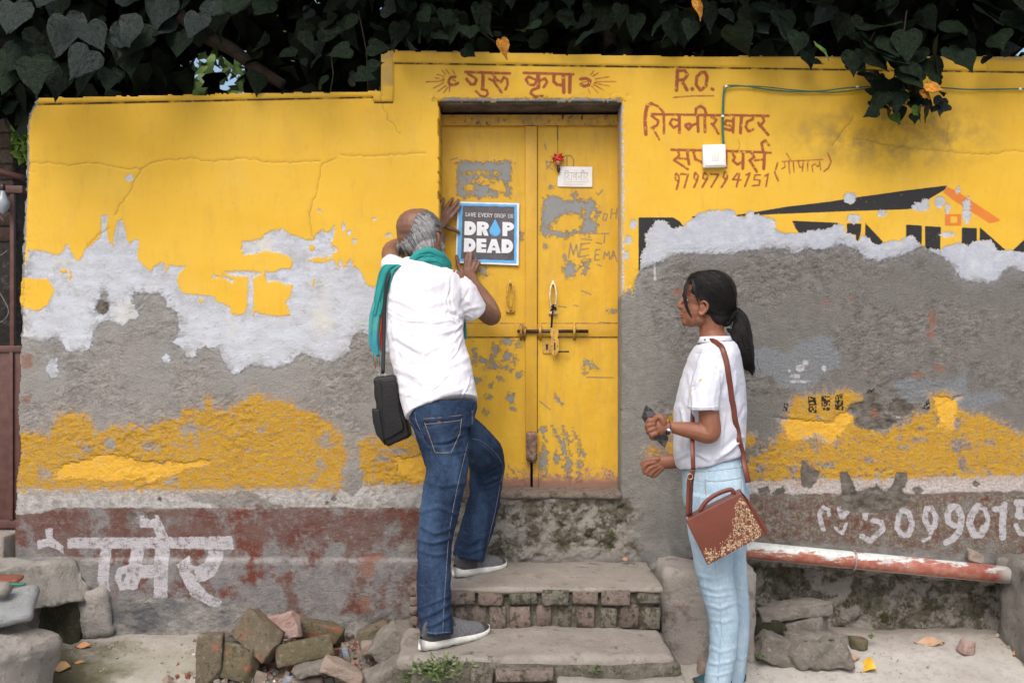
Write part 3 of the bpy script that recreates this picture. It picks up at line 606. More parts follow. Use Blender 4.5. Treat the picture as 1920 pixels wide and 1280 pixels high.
# damp stains under the hanging creeper
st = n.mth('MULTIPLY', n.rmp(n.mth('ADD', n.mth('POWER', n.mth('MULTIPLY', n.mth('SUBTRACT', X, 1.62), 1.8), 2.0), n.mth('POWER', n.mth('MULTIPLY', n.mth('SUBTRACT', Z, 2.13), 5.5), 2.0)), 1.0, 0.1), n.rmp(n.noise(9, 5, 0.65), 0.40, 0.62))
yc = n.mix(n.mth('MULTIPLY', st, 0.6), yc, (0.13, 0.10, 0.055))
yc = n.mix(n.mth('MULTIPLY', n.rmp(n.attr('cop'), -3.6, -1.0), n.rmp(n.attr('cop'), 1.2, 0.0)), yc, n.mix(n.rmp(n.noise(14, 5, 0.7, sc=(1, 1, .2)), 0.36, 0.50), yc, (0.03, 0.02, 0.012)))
yc = n.mix(n.rmp(n.attr('cop'), 17, 22), yc, n.mix(nm, yc, (0.20, 0.17, 0.11)))
d_ = n.mth('MULTIPLY_ADD', n.mth('SUBTRACT', nf, 0.5), 17.0, n.attr('yel'))
rim = n.mth('MULTIPLY', n.rmp(d_, -3.2, -1.4), n.rmp(nm, .40, .60))
c = n.mix(n.mth('MULTIPLY', rim, .55), c, (0.60, 0.58, 0.55))
yc = n.mix(n.mth('MULTIPLY', n.rmp(d_, 5.0, 1.0), n.rmp(n.noise(35, 4, .7), .45, .62, 0, .45)), yc, (0.50, 0.36, 0.14))
c = n.mix(ymask, c, yc)
# inks lie on the yellow coat (faint marks also on the lower band)
worn = n.rmp(n.noise(55, 5, 0.75), 0.66, 0.56)
c = n.mix(n.mth('MULTIPLY', n.mth('MULTIPLY', jag('ir', 1.6, 0.8), ymask), n.mth('MULTIPLY', worn, 0.93)), c, n.mix(nm, (0.30, 0.045, 0.02), (0.22, 0.04, 0.022)))
ikm = n.mth('MULTIPLY', jag('ik', 1.6, 0.8), n.mth('MAXIMUM', ymask, n.mth('MULTIPLY', n.rmp(Z, 1.13, 1.06), n.rmp(nf, 0.56, 0.50))))
c = n.mix(n.mth('MULTIPLY', ikm, n.rmp(n.noise(60, 4, 0.8), 0.72, 0.66)), c, (0.018, 0.018, 0.020))
c = n.mix(n.mth('MULTIPLY', n.mth('MULTIPLY', jag('io', 2, 1), ymask), 0.85), c, n.mix(nm, (0.50, 0.10, 0.025), (0.60, 0.17, 0.03)))
chm = jag('chip', 10, 1.0)
c = n.mix(chm, c, n.mix(n.rmp(nm, 0.35, 0.65), (0.12, 0.105, 0.085), (0.24, 0.215, 0.185)))
c = n.mix(n.rmp(n.mth('ADD', n.attr('cr'), n.mth('MULTIPLY', nf, -1.8)), -2.2, -0.6, 0, 0.5), c, (0.16, 0.09, 0.03))
c = n.mix(n.mth('MULTIPLY', jag('brk', 18, 2.5, n.noise(40, 5, .75)), .7), c, n.mix(nf, (0.30, 0.10, 0.06), (0.34, 0.20, 0.15)))
n.set(Base_Color=c, Roughness=n.mixf(ymask, 0.92, 0.62))
n.b.inputs['Specular IOR Level'].default_value = 0.3
notsm = n.mth('SUBTRACT', 1.0, n.mth('MULTIPLY', n.mth('MAXIMUM', ymask, lsm), 0.93))
notsm = n.mth('MULTIPLY', notsm, n.mth('SUBTRACT', 1.0, n.mth('MULTIPLY', skm, 0.75)))
hh = n.mth('MULTIPLY', n.mth('ADD', n.noise(80, 7, 0.78), n.mth('MULTIPLY', n.noise(200, 4, 0.7), 0.5)), notsm)
hh = n.mth('ADD', hh, n.mth('MULTIPLY', ymask, 0.25))
hh = n.mth('ADD', hh, n.mth('MULTIPLY', skm, 0.22))
n.set(Normal=n.bump(hh, 0.016))
M_WALL = n.m

wall = empty('plaster_wall', P(700, 1185), 'peeling yellow plastered boundary wall with painted Hindi lettering and a door opening', 'wall')
wbody = grid_obj('wall_face', GX, GY, keep, Yf, A, M_WALL, wall, back=0.23)
# plain rear of the wall and rough coping
BACKM = simple_mat('rear_plaster', (0.2, 0.19, 0.17), (0.3, 0.28, 0.25), 9, 0.95)
for (x0, x1, y0, y1) in ((75, 716, 196, 1200), (716, 822, 112, 1200), (822, 1166, 112, 184), (1166, 2100, 118, 1200)):
    s_ = CAMD / FPX
    v, f = box_vf((x0 - 960) * s_, (x1 - 960) * s_, 0.224, 0.234, CAMZ + (640 - y1) * s_, CAMZ + (640 - y0) * s_)
    pydata('wall_rear', v, f, mat=BACKM, parent=wall)

o = bevel_box('soffit_shade_strip', (824 - 960) * CAMD / FPX, (1164 - 960) * CAMD / FPX, 0.012, 0.225, CAMZ + 445.5 * CAMD / FPX, CAMZ + 452 * CAMD / FPX, simple_mat('shade_dark_soffit', (0.045, 0.033, 0.025), (0.13, 0.10, 0.08), 14, .95, bump=.006), wall, 0.003)  # added strip under the lintel; the soffit's shade is put into its dark colour
M_DARKIN = simple_mat('dark_backing_shade', (0.05, 0.04, 0.03), (0.09, 0.075, 0.06), 9, 0.95)
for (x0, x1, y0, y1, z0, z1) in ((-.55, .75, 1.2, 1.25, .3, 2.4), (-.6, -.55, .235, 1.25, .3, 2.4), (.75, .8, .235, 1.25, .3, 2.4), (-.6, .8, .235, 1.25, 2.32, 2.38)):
    v, f = box_vf(x0, x1, y0, y1, z0, z1); pydata('dark_backing', v, f, mat=M_DARKIN, parent=wall)  # added box closing off the sky; its dark colour stands for shade
# ================================================================== DOOR
DY = 0.17
def sheet(name, x0, x1, y0, y1, Y, mat, parent, fields=None, step=2.0, disp=None):
    nx = max(2, int(round((x1 - x0) / step)) + 1); ny = max(2, int(round((y1 - y0) / step)) + 1)
    gx, gy = np.meshgrid(np.linspace(x0, x1, nx), np.linspace(y0, y1, ny))
    att = {k: f_(gx, gy).d for k, f_ in (fields or {}).items()}
    Yv = np.full(gx.shape, float(Y)) if disp is None else Y + disp(gx, gy)
    return grid_obj(name, gx, gy, np.ones((ny - 1, nx - 1), bool), Yv, att, mat, parent, plane=Y)

def peel(gx, gy):
    f = Field(gx, gy)
    f.poly([(858, 304), (880, 302), (900, 306), (925, 303), (945, 302), (960, 305), (957, 335), (955, 370), (948, 366), (940, 352), (925, 372), (912, 366), (900, 372), (885, 366), (870, 371), (858, 364)])
    f.poly([(1021, 370), (1035, 366), (1060, 376), (1090, 376), (1100, 378), (1108, 372), (1122, 392), (1120, 435), (1105, 440), (1090, 436), (1060, 444), (1016, 440), (1018, 400)])
    for q in ((905, 340, 22, 8), (935, 350, 16, 12), (880, 352, 10, 8), (895, 325, 25, 3), (930, 325, 8, 4)): f.dot(*q, cut=True)
    for q in ((1068, 418, 26, 18), (1050, 425, 18, 10), (1094, 402, 4, 7), (1112, 405, 7, 8)): f.dot(*q, cut=True)
    for q in ((952, 641, 9, 4), (970, 646, 4, 3), (930, 655, 7, 9), (950, 668, 8, 9), (905, 675, 8, 5), (925, 688, 12, 6), (922, 672, 6, 5), (963, 676, 6, 5), (890, 668, 5, 12), (938, 710, 4, 3), (920, 722, 4, 4), (895, 712, 5, 3), (915, 746, 4, 4), (958, 748, 5, 8), (973, 702, 3, 5), (910, 772, 4, 3), (962, 765, 3, 4), (950, 690, 8, 3), (905, 510, 6, 7), (898, 540, 5, 6), (978, 441, 3, 4), (910, 505, 3, 5), (1068, 505, 10, 14), (1098, 500, 4, 10), (1102, 680, 4, 3), (1110, 690, 5, 2), (1098, 700, 2), (1022, 462, 2), (1077, 365, 4, 5), (1018, 805, 5, 5), (1022, 858, 5, 22), (1012, 870, 4, 12), (1065, 872, 6, 20), (1043, 858, 5, 10), (1058, 838, 3, 10), (1086, 870, 2, 14), (1150, 583, 3, 1.5), (1035, 352, 3, 2)): f.dot(*q)
    f.line([(1035, 800), (1050, 825), (1062, 850), (1068, 880)], 3.2).line([(1055, 802), (1068, 830)], 2).line([(1075, 805), (1092, 850), (1090, 880)], 2.2).line([(1040, 740), (1052, 756)], 2.2).line([(1060, 480), (1072, 515)], 3).line([(1085, 503), (1108, 490)], 2.4).line([(1100, 489), (1098, 512)], 2.4)
    f.line([(1082, 505), (1075, 512)], 3)
    return f
def scratch(gx, gy):
    f = Field(gx, gy)
    for p in ([(1024, 302), (1026, 318)], [(1024, 304), (1034, 304), (1031, 311), (1026, 311), (1036, 318)], [(1060, 292), (1070, 292), (1076, 300), (1075, 312), (1070, 318)], [(1063, 292), (1063, 316)], [(1133, 400), (1130, 412), (1136, 414), (1139, 402), (1133, 400)], [(1147, 392), (1145, 410)], [(1147, 401), (1155, 400)], [(1157, 391), (1155, 410)], [(1127, 438), (1142, 438)], [(1134, 438), (1133, 455)], [(1118, 455), (1128, 457)], [(1117, 468), (1115, 488), (1124, 487)], [(1117, 478), (1123, 477)], [(1117, 468), (1125, 468)], [(1132, 486), (1134, 472), (1138, 480), (1142, 471), (1143, 486)], [(1146, 486), (1150, 470), (1157, 490)], [(1147, 480), (1154, 480)], [(1070, 456), (1066, 484)], [(1070, 456), (1075, 478), (1081, 458), (1084, 482)], [(1090, 456), (1086, 482)], [(1086, 482), (1104, 478)], [(1090, 458), (1106, 456)], [(1090, 448), (1110, 450)], [(1090, 468), (1104, 466)], [(1095, 500), (1092, 490)], [(1021, 270), (1024, 280)], [(1118, 361), (1122, 366), (1130, 356)], [(1120, 496), (1128, 499)], [(1012, 752), (1032, 768)], [(1100, 707), (1150, 708)], [(1090, 545), (1108, 552)], [(1124, 604), (1150, 606), (1160, 605)], [(846, 300), (858, 296)], [(1076, 572), (1084, 574)], [(1048, 574), (1062, 576)], [(1045, 228), (1046, 262)]):
        f.line(p, 1.2)
    return f

def door_mat(name, base=(0.62, 0.375, 0.028), base2=(0.57, 0.325, 0.020), marks=True):
    n = NT(name); X, Yc, Z = n.xyz()
    nf = n.noise(120, 4, 0.7); nm = n.noise(26, 4, 0.65)
    c = n.mix(n.rmp(n.noise(5, 4, 0.6, sc=(2, 1, 0.7)), 0.35, 0.65), base, base2)
    c = n.mix(n.rmp(n.noise(14, 5, 0.7, sc=(2, 1, 0.35)), 0.50, 0.72, 0, 0.5), c, (0.42, 0.25, 0.06))
    c = n.mix(n.rmp(n.voro(95), 0.13, 0.09, 0, 0.7), c, n.mix(n.rmp(nm, 0.45, 0.6), c, (0.16, 0.05, 0.02)))
    g = 0.0 if not marks else n.rmp(n.mth('ADD', n.attr('peel'), n.mth('MULTIPLY', n.mth('SUBTRACT', n.noise(62, 7, 0.85), 0.5), 62)), -0.4, 0.4)
    grey = n.mix(nf, (0.19, 0.20, 0.205), (0.26, 0.265, 0.265))
    c = n.mix(n.rmp(n.noise(30, 6, 0.8, sc=(1.3, 1, .6)), 0.58, 0.70, 0, 0.55), c, (0.36, 0.22, 0.06))
    c = n.mix(n.rmp(n.noise(85, 5, 0.85), 0.69, 0.71, 0, 0.8), c, (0.15, 0.08, 0.04))
    if marks: c = n.mix(g, c, grey)
    if marks: c = n.mix(n.rmp(n.attr('scratch'), -1.5, 0.2, 0, 0.85), c, (0.14, 0.12, 0.10))
    # rust rising from the foot of the door
    zr = n.rmp(Z, 0.62, 0.80)
    rn = n.noise(42, 6, 0.75)
    rm = n.rmp(n.mth('ADD', n.mth('MULTIPLY', n.rmp(Z, 0.90, 0.60), 0.55), rn), 0.92, 1.0)
    c = n.mix(rm, c, n.mix(n.rmp(n.noise(90, 4, 0.7), 0.4, 0.6), (0.26, 0.12, 0.085), (0.38, 0.24, 0.17)))
    c = n.mix(n.rmp(Z, 0.655, 0.62), c, (0.24, 0.13, 0.095))
    n.set(Base_Color=c, Roughness=n.mixf(rm, 0.48, 0.85), Normal=n.bump(n.mth('ADD', n.mth('MULTIPLY', g, -0.35), n.noise(16, 3)), 0.0035))
    n.b.inputs['Specular IOR Level'].default_value = 0.35
    return n.m
M_DOOR = door_mat('yellow_enamel'); M_DOORP = door_mat('plain_yellow_enamel', (0.57, 0.335, 0.028), (0.52, 0.29, 0.024), False)
M_RUSTY = simple_mat('rusty_edge', (0.10, 0.045, 0.02), (0.42, 0.24, 0.05), 45, 0.8, bump=0.002)
def frame_mat():
    n = NT('worn_frame_paint'); X, Yc, Z = n.xyz()
    c = n.mix(n.rmp(n.noise(18, 5, 0.7), 0.4, 0.66), (0.55, 0.31, 0.035), (0.30, 0.19, 0.06))
    c = n.mix(n.rmp(n.noise(60, 5, 0.75, sc=(1, 1, 0.5)), 0.57, 0.62), c, (0.08, 0.04, 0.025))
    c = n.mix(n.rmp(Z, 1.15, 0.9), c, n.mix(n.rmp(n.noise(60, 5, 0.7), 0.45, 0.55), (0.24, 0.12, 0.09), (0.22, 0.21, 0.20)))
    n.set(Base_Color=c, Roughness=0.7, Normal=n.bump(n.noise(70, 5, 0.7), 0.003)); return n.m
M_FRAME = frame_mat()
M_IRON = simple_mat('dark_bolt_iron', (0.035, 0.022, 0.025), (0.09, 0.05, 0.05), 60, 0.45, 0.6, bump=0.001)
M_BRASSY = simple_mat('painted_hasp', (0.62, 0.36, 0.04), (0.35, 0.2, 0.06), 80, 0.4, 0.1, bump=0.0008)

door = empty('metal_door', P(995, 925, DY), 'yellow painted double metal door with peeled grey patches and rusty foot', 'door')
# frame
def pbox(name, x0, x1, y0, y1, Ya, Yb, mat, parent, bev=0.0015):
    s_ = (CAMD + Ya) / FPX
    return bevel_box(name, (x0 - 960) * s_, (x1 - 960) * s_, Ya, Yb, CAMZ + (640 - y1) * s_, CAMZ + (640 - y0) * s_, mat, parent, bev)
pbox('door_head', 822, 1164, 215, 235, 0.145, 0.195, M_FRAME, door)
pbox('door_jamb', 820, 828.5, 214, 922, 0.147, 0.193, M_FRAME, door)
pbox('door_jamb', 1159.5, 1170, 214, 922, 0.147, 0.193, M_FRAME, door)
warp = lambda s: (lambda gx, gy: (fbm(gx / 60, gy / 80, s, 3) - 0.5) * 0.006)
FD = dict(peel=peel, scratch=scratch)
lf = sheet('door_leaf', 829, 987, 236, 919, DY, M_DOOR, door, FD, disp=warp(1)); lf['label'] = 'left leaf with the poster and a grey peeled rectangle'
rt = sheet('door_leaf', 1008, 1159, 236, 919, DY, M_DOOR, door, FD, disp=warp(2)); rt['label'] = 'right leaf with scratches and a white card'
pbox('door_backing', 829, 1159, 237, 918, DY + 0.008, DY + 0.02, M_IRON, door, 0)
pbox('cover_strip', 985, 1007, 236.5, 812, DY - 0.016, DY + 0.004, M_DOORP, door, 0.002)
pbox('meeting_stile', 984, 994.5, 812, 919, DY - 0.012, DY + 0.004, M_DOORP, door, 0.002)
pbox('meeting_stile', 999, 1010, 812, 919, DY - 0.010, DY + 0.004, M_DOORP, door, 0.002)
for (a, b) in ((829.5, 984.6), (1007.5, 1159)):
    pbox('strap_band', a, b, 607, 631, DY - 0.006, DY + 0.003, M_DOORP, door, 0.001)
    pbox('weld_seam', a, b, 605.2, 606.8, DY - 0.003, DY + 0.003, M_RUSTY, door, 0.0004)
    pbox('weld_seam', a, b, 631.2, 633, DY - 0.003, DY + 0.003, M_RUSTY, door, 0.0004)
pbox('bottom_rail', 829, 984, 905, 919, DY - 0.004, DY + 0.003, M_DOORP, door, 0.001)
M_WOOD = simple_mat('battered_wood', (0.10, 0.055, 0.035), (0.30, 0.20, 0.15), 50, 0.75, bump=0.004)
pw = P(997, 837, DY - 0.035)
rock('wooden_stop', (0.046, 0.04, 0.125), pw, M_WOOD, door, amp=0.003, cell=0.012, bev=0.008, seed=3)
tube('chain_link', [P(990, 862, DY - 0.055), P(1003, 868, DY - 0.06), P(1007, 850, DY - 0.055)], 0.003, M_IRON, door, 6)
# pull handles
def pull(cx, y0, y1, mat, lab):
    loop = []
    hy = (y0 + y1) / 2
    for k in range(21):
        t = k / 20
        y = y1 - 4 - (y1 - y0) * t
        wv = 6.2 * math.sin(math.pi * min(1, t * 1.06)) ** 0.6 if 0 < t < 0.94 else 0.5
        loop.append((wv, y))
    ptsL = [P(cx - wv, y, DY - 0.018 - 0.012 * math.sin(math.pi * k / 20)) for k, (wv, y) in enumerate(loop)]
    ptsR = [P(cx + wv, y, DY - 0.018 - 0.012 * math.sin(math.pi * k / 20)) for k, (wv, y) in enumerate(loop)]
    parts = [tube_vf(ptsL, 0.0042, 7), tube_vf(ptsR, 0.0042, 7), tube_vf([P(cx - 8, y1 + 1, DY - 0.006), P(cx + 8, y1 + 1, DY - 0.006)], 0.008, 8), tube_vf([P(cx, y0 + 3, DY), P(cx, y0 + 3, DY - 0.03)], 0.006, 8), tube_vf([P(cx, y1 - 3, DY), P(cx, y1 - 3, DY - 0.022)], 0.006, 8)]
    v, f = merge(parts)
    o = pydata('pull_handle', v, f, mat=mat, parent=door, smooth=True); o['label'] = lab; return o
M_WHITEMET = simple_mat('worn_pale_handle', (0.62, 0.45, 0.15), (0.72, 0.68, 0.62), 60, 0.4, 0.2)
pull(957, 528, 583, M_BRASSY, 'yellow pull handle of the left leaf'); pull(1037, 530, 586, M_WHITEMET, 'pale worn pull handle of the right leaf')
# sliding bolt
BY = DY - 0.026
bo = tube('sliding_bolt', [P(970, 621, BY), P(1103, 621, BY)], 0.0078, M_IRON, door, 12)
for (x, m) in ((1013, M_BRASSY), (1077, M_BRASSY), (977, M_RUSTY), (984, M_RUSTY)):
    v, f = merge([tube_vf([P(x, 606, DY - 0.005), P(x, 611, DY - 0.014), P(x, 615, BY - 0.010), P(x, 621, BY - 0.012), P(x, 627, BY - 0.010), P(x, 632, DY - 0.014), P(x, 637, DY - 0.005)], 0.0065, 6, flat=0.45)])
    pydata('bolt_bracket', v, f, mat=m, parent=door, smooth=True)
def plate(name, pts, Y, th, mat, parent, holes=()):
    """flat plate traced in photo pixels at depth Y, with real thickness"""
    c = [P(x, y, Y) for x, y in pts]; m = len(c)
    V = c + [p + Vector((0, th, 0)) for p in c]
    Fc = [tuple(range(m)), tuple(reversed(range(m, 2 * m)))] + [(i, i + m, (i + 1) % m + m, (i + 1) % m) for i in range(m)]
    o = pydata(name, V, Fc, mat=mat, parent=parent)
    return o
hasp = plate('hasp', [(1032, 615), (1047, 615), (1047, 628), (1045, 633), (1048, 638), (1048, 656), (1044, 664), (1040, 666), (1036, 664), (1032, 656), (1032, 638), (1034, 633), (1032, 628)], BY - 0.013, 0.004, M_BRASSY, door)
plate('hasp_slot', [(1038.5, 642), (1041.5, 642), (1041.5, 656), (1038.5, 656)], BY - 0.0145, 0.001, M_IRON, hasp)
for q in ((1040, 637.5), (1035, 648.5), (1045, 648.5), (1040, 661)):
    plate('rivet_hole', [(q[0] + 1.2 * math.cos(a), q[1] + 1.2 * math.sin(a)) for a in np.linspace(0, 6.28, 7)[:-1]], BY - 0.0145, 0.001, M_IRON, hasp)
lp = plate('lock_plate', [(1017, 638), (1033, 638), (1033, 662), (1020, 662), (1017, 659)], DY - 0.008, 0.005, M_BRASSY, door)
plate('key_hole', [(1023, 645), (1028, 645), (1027, 656), (1024, 656)], DY - 0.0095, 0.001, M_IRON, lp)
tube('hasp_pin', [P(1046, 659, BY), P(1067, 659, BY - 0.004)], 0.0035, M_IRON, door, 7)
# black thread tied on the handle
M_BLACK = simple_mat('black_thread', (0.01, 0.009, 0.012), (0.025, 0.02, 0.03), 90, 0.9)
tp = []
rr = random.Random(5)
for k in range(26):
    a = rr.uniform(0, 6.28); r_ = rr.uniform(2, 8)
    tp.append(tube_vf([P(1038, 576, DY - 0.045), P(1038 + r_ * .6 * math.cos(a), 576 + r_ * .6 * math.sin(a), DY - 0.055), P(1037 + r_ * math.cos(a + .6), 578 + r_ * math.sin(a + .6), DY - 0.045)], 0.0018, 4))
for k in range(6): tp.append(tube_vf([P(1037, 580, DY - 0.045), P(1034 + k * .5, 592, DY - 0.048), P(1033 + k * .4, 614, DY - 0.03)], 0.002, 4))
v, f = merge(tp)
tag(pydata('black_thread', v, f, mat=M_BLACK), 'tuft of black thread knotted on the right door handle', 'thread')
# charm of chillies and a lemon
charm = empty('chilli_charm', P(1046, 300, DY), 'red chilli and lemon charm hanging from a string on the right door leaf', 'charm')
M_RED = simple_mat('red_chilli', (0.55, 0.012, 0.01), (0.35, 0.01, 0.01), 40, 0.3)
M_GRN = simple_mat('green_chilli_stalk', (0.06, 0.10, 0.02), (0.12, 0.14, 0.03), 40, 0.5)
tube('string', [P(1045, 227, DY - 0.022), P(1045.5, 260, DY - 0.012), P(1046, 292, DY - 0.02), P(1047, 322, DY - 0.014)], 0.0009, M_BLACK, charm, 5)
for (x0, y0, x1, y1, st) in ((1056, 295, 1038, 296, 0), (1037, 299, 1055, 301, 0), (1040, 291, 1052, 297, 0), (1052, 290, 1038, 303, 0), (1044, 303, 1056, 300, 0)):
    a, b = Vector(P(x0, y0, DY - 0.02)), Vector(P(x1, y1, DY - 0.028)); mid = (a + b) / 2 + Vector((0, -0.006, 0.004))
    c_ = tube('chilli', [a, mid, b, b + (b - mid) * 0.25], [0.0055, 0.0065, 0.0035, 0.0008], M_RED, charm, 8)
    tube('stalk', [a, a + (a - mid) * 0.45 + Vector((0, 0, 0.004))], [0.0016, 0.001], M_GRN, c_, 5)
for (x, y) in ((1040, 286), (1030, 293), (1058, 291), (1036, 306)): tube('stalk', [P(1046, 298, DY - 0.024), P(x, y, DY - 0.02)], [0.0018, 0.0008], M_GRN, charm, 5)
lem = tube('lemon', [P(1046, 300, DY - .022), P(1046, 302, DY - .022), P(1046.3, 306, DY - .022), P(1046.6, 309.5, DY - .022), P(1046.7, 311, DY - .022)], [0.003, 0.010, 0.013, 0.009, 0.002], simple_mat('dried_lemon', (0.30, 0.11, 0.06), (0.42, 0.2, 0.10), 60, 0.5), charm, 12)
tube('charcoal_piece', [P(1046, 311, DY - .02), P(1047, 314, DY - .02), P(1047.5, 319, DY - .02), P(1046.5, 324, DY - .02)], [0.003, 0.008, 0.008, 0.002], M_IRON, charm, 9)
# visiting card
M_CARD = simple_mat('white_card', (0.72, 0.71, 0.70), (0.66, 0.65, 0.64), 20, 0.55)
card = plate('paper_card', [(1048, 312), (1110.5, 313), (1110.5, 350.5), (1047, 350), (1045, 347), (1046, 331), (1049, 327), (1050, 320)], DY - 0.007, 0.0012, M_CARD, None)
tag(card, 'small white printed card stuck on the right door leaf under the charm', 'card')
M_FAINT = simple_mat('faded_print', (0.50, 0.47, 0.42)); M_FAINT2 = simple_mat('faded_red_print', (0.62, 0.46, 0.45))
def print_strokes(name, strokes, ox, oy, k, w, Y, mat, parent, tf=None):
    parts = []
    for st in strokes:
        pts = [P(ox + x * k, oy + y * k, Y) for x, y in st]
        for a, b in zip(pts[:-1], pts[1:]):
            d = (b - a); d.normalize(); nn = Vector((-d.z, 0, d.x)) * w * 0.5; e = d * w * 0.3
            parts.append(([a - nn - e, b - nn + e, b + nn + e, a + nn - e], [(0, 1, 2, 3)]))
    v, f = merge(parts)
    o = pydata(name, v, f, mat=mat, parent=parent)
    return o
dev = [[(0, 0), (46, 0)], [(2, 14), (1, 4), (2, -4), (7, -4), (9, 0)], [(6, 2), (9, 5), (5, 8), (11, 14)], [(14, 0), (14, 14)], [(23, 4), (18, 4), (18, 8), (22, 8)], [(23, 0), (23, 14)], [(27, 6), (28, 10), (31, 6), (33, 5)], [(33, 0), (33, 14)], [(38, 0), (38, 14)], [(33, 0), (34, -4), (37, -4), (38, 0)], [(42, 1), (45, 4), (41, 8), (46, 14)]]
print_strokes('card_lettering', dev, 1058, 324, 0.98, 0.0026, DY - 0.0082, M_FAINT, card)
print_strokes('card_lines', [[(0, 0), (50, 0)], [(0, 4.5), (36, 4.5)], [(22, -21), (26, -21)], [(36, -21), (39, -22)]], 1056, 341, 1, 0.0016, DY - 0.0082, M_FAINT2, card)

# ---- poster
PY = DY - 0.012
def pt(u, v):      # 0..1 across and down the poster
    a = np.array([858, 378]); b = np.array([973.5, 381]); c_ = np.array([854, 493]); d = np.array([972.5, 497.5])
    q = (a * (1 - u) + b * u) * (1 - v) + (c_ * (1 - u) + d * u) * v
    return q
def psheet(name, polys, dy, mat, parent, n=1):
    parts = []
    for pl in polys:
        parts.append(([P(*pt(u, v), PY - dy) for u, v in pl], [tuple(range(len(pl)))]))
    v, f = merge(parts)
    me = bpy.data.meshes.new(name); me.from_pydata([tuple(q) for q in v], [], f); me.update()
    return link(name, me, mat, parent)
M_PAPER = simple_mat('poster_paper', (0.70, 0.72, 0.76), (0.64, 0.66, 0.70), 15, 0.6)
M_PBLUE = simple_mat('poster_blue', (0.085, 0.36, 0.70), (0.10, 0.40, 0.74), 30, 0.55)
nP = NT('poster_dark'); cc = nP.mix(nP.rmp(nP.noise(24, 5, 0.7, dist=1.5), 0.35, 0.7), (0.062, 0.056, 0.066), (0.105, 0.095, 0.105))
nP.set(Base_Color=cc, Roughness=0.55, Normal=nP.bump(nP.noise(22, 4, 0.6, dist=1.2), 0.004)); M_PDARK = nP.m
poster = empty('water_poster', P(914, 437, PY), 'square grey and blue water saving poster being pasted on the yellow door', 'poster')
paper = pydata('poster_sheet', [P(*pt(u, v), PY + d) for d in (0, 0.0012) for u, v in ((0, 0), (1, 0), (1, 1), (0, 1))], [(0, 1, 2, 3), (7, 6, 5, 4), (0, 4, 5, 1), (1, 5, 6, 2), (2, 6, 7, 3), (3, 7, 4, 0)], mat=M_PAPER, parent=poster)
rq = random.Random(3)
def ragged(u0, v0, u1, v1, j=0.006, n=14):
    o = [(u0 + (u1 - u0) * k / n, v0 + rq.uniform(-j, j)) for k in range(n)] + [(u1 + rq.uniform(-j, j), v0 + (v1 - v0) * k / n) for k in range(n)]
    o += [(u1 - (u1 - u0) * k / n, v1 + rq.uniform(-j, j)) for k in range(n)] + [(u0 + rq.uniform(-j, j), v1 - (v1 - v0) * k / n) for k in range(n)]
    return o
psheet('blue_border', [ragged(0.025, 0.025, 0.965, 0.965, 0.005)], 0.0010, M_PBLUE, poster)
psheet('dark_panel', [ragged(0.085, 0.060, 0.925, 0.925, 0.004)], 0.0018, M_PDARK, poster)
def ring(cx, cy, rx, ry, a0, a1, n=12): return [(cx + rx * math.cos(a0 + (a1 - a0) * k / n), cy - ry * math.sin(a0 + (a1 - a0) * k / n)) for k in range(n + 1)]
H = math.pi / 2
def LD(x, y, wd, hh):   # heavy D with a small counter, as quads between outer and inner outline
    o = [(x, y), (x + wd * .45, y)] + ring(x + wd * .45, y + hh / 2, wd * .55, hh / 2, H, -H)[1:-1] + [(x + wd * .45, y + hh), (x, y + hh)]
    i = [(x + wd * .42, y + hh * .38), (x + wd * .5, y + hh * .38)] + ring(x + wd * .5, y + hh / 2, wd * .12, hh * .12, H, -H)[1:-1] + [(x + wd * .5, y + hh * .62), (x + wd * .42, y + hh * .62)]
    return [[o[k], o[(k + 1) % len(o)], i[(k + 1) % len(i)], i[k]] for k in range(len(o))]
def LP(x, y, wd, hh, leg=False):
    o = [(x, y), (x + wd * .5, y)] + ring(x + wd * .5, y + hh * .31, wd * .5, hh * .31, H, -H)[1:-1] + [(x + wd * .5, y + hh * .62), (x, y + hh * .62)]
    i = [(x + wd * .42, y + hh * .25), (x + wd * .5, y + hh * .25)] + ring(x + wd * .5, y + hh * .31, wd * .12, hh * .07, H, -H)[1:-1] + [(x + wd * .5, y + hh * .38), (x + wd * .42, y + hh * .38)]
    q = [[o[k], o[(k + 1) % len(o)], i[(k + 1) % len(i)], i[k]] for k in range(len(o))]
    q.append([(x, y + hh * .62), (x + wd * .42, y + hh * .62), (x + wd * .42, y + hh), (x, y + hh)])
    if leg: q.append([(x + wd * .42, y + hh * .62), (x + wd * .80, y + hh * .56), (x + wd, y + hh), (x + wd * .62, y + hh)])
    return q
def LE(x, y, wd, hh):
    return [[(x, y), (x + wd * .5, y), (x + wd * .5, y + hh), (x, y + hh)]] + [[(x + wd * .5, y + hh * a), (x + wd, y + hh * a), (x + wd, y + hh * b), (x + wd * .5, y + hh * b)] for a, b in ((0, .26), (.38, .62), (.74, 1))]
def LA(x, y, wd, hh):
    return [[(x + wd * .32, y), (x + wd * .5, y), (x + wd * .5, y + hh * .42), (x + wd * .38, y + hh * .62), (x + wd * .36, y + hh), (x, y + hh)], [(x + wd * .5, y), (x + wd * .68, y), (x + wd, y + hh), (x + wd * .64, y + hh), (x + wd * .62, y + hh * .62), (x + wd * .5, y + hh * .42)], [(x + wd * .38, y + hh * .62), (x + wd * .62, y + hh * .62), (x + wd * .64, y + hh * .82), (x + wd * .36, y + hh * .82)]]
big = LD(.125, .315, .185, .225) + LP(.325, .315, .19, .225, True) + LP(.735, .31, .185, .225)
big += LD(.125, .59, .185, .225) + LE(.325, .59, .155, .225) + LA(.49, .59, .225, .225) + LD(.725, .585, .185, .225)
psheet('poster_lettering', big, 0.0026, M_PAPER, poster)
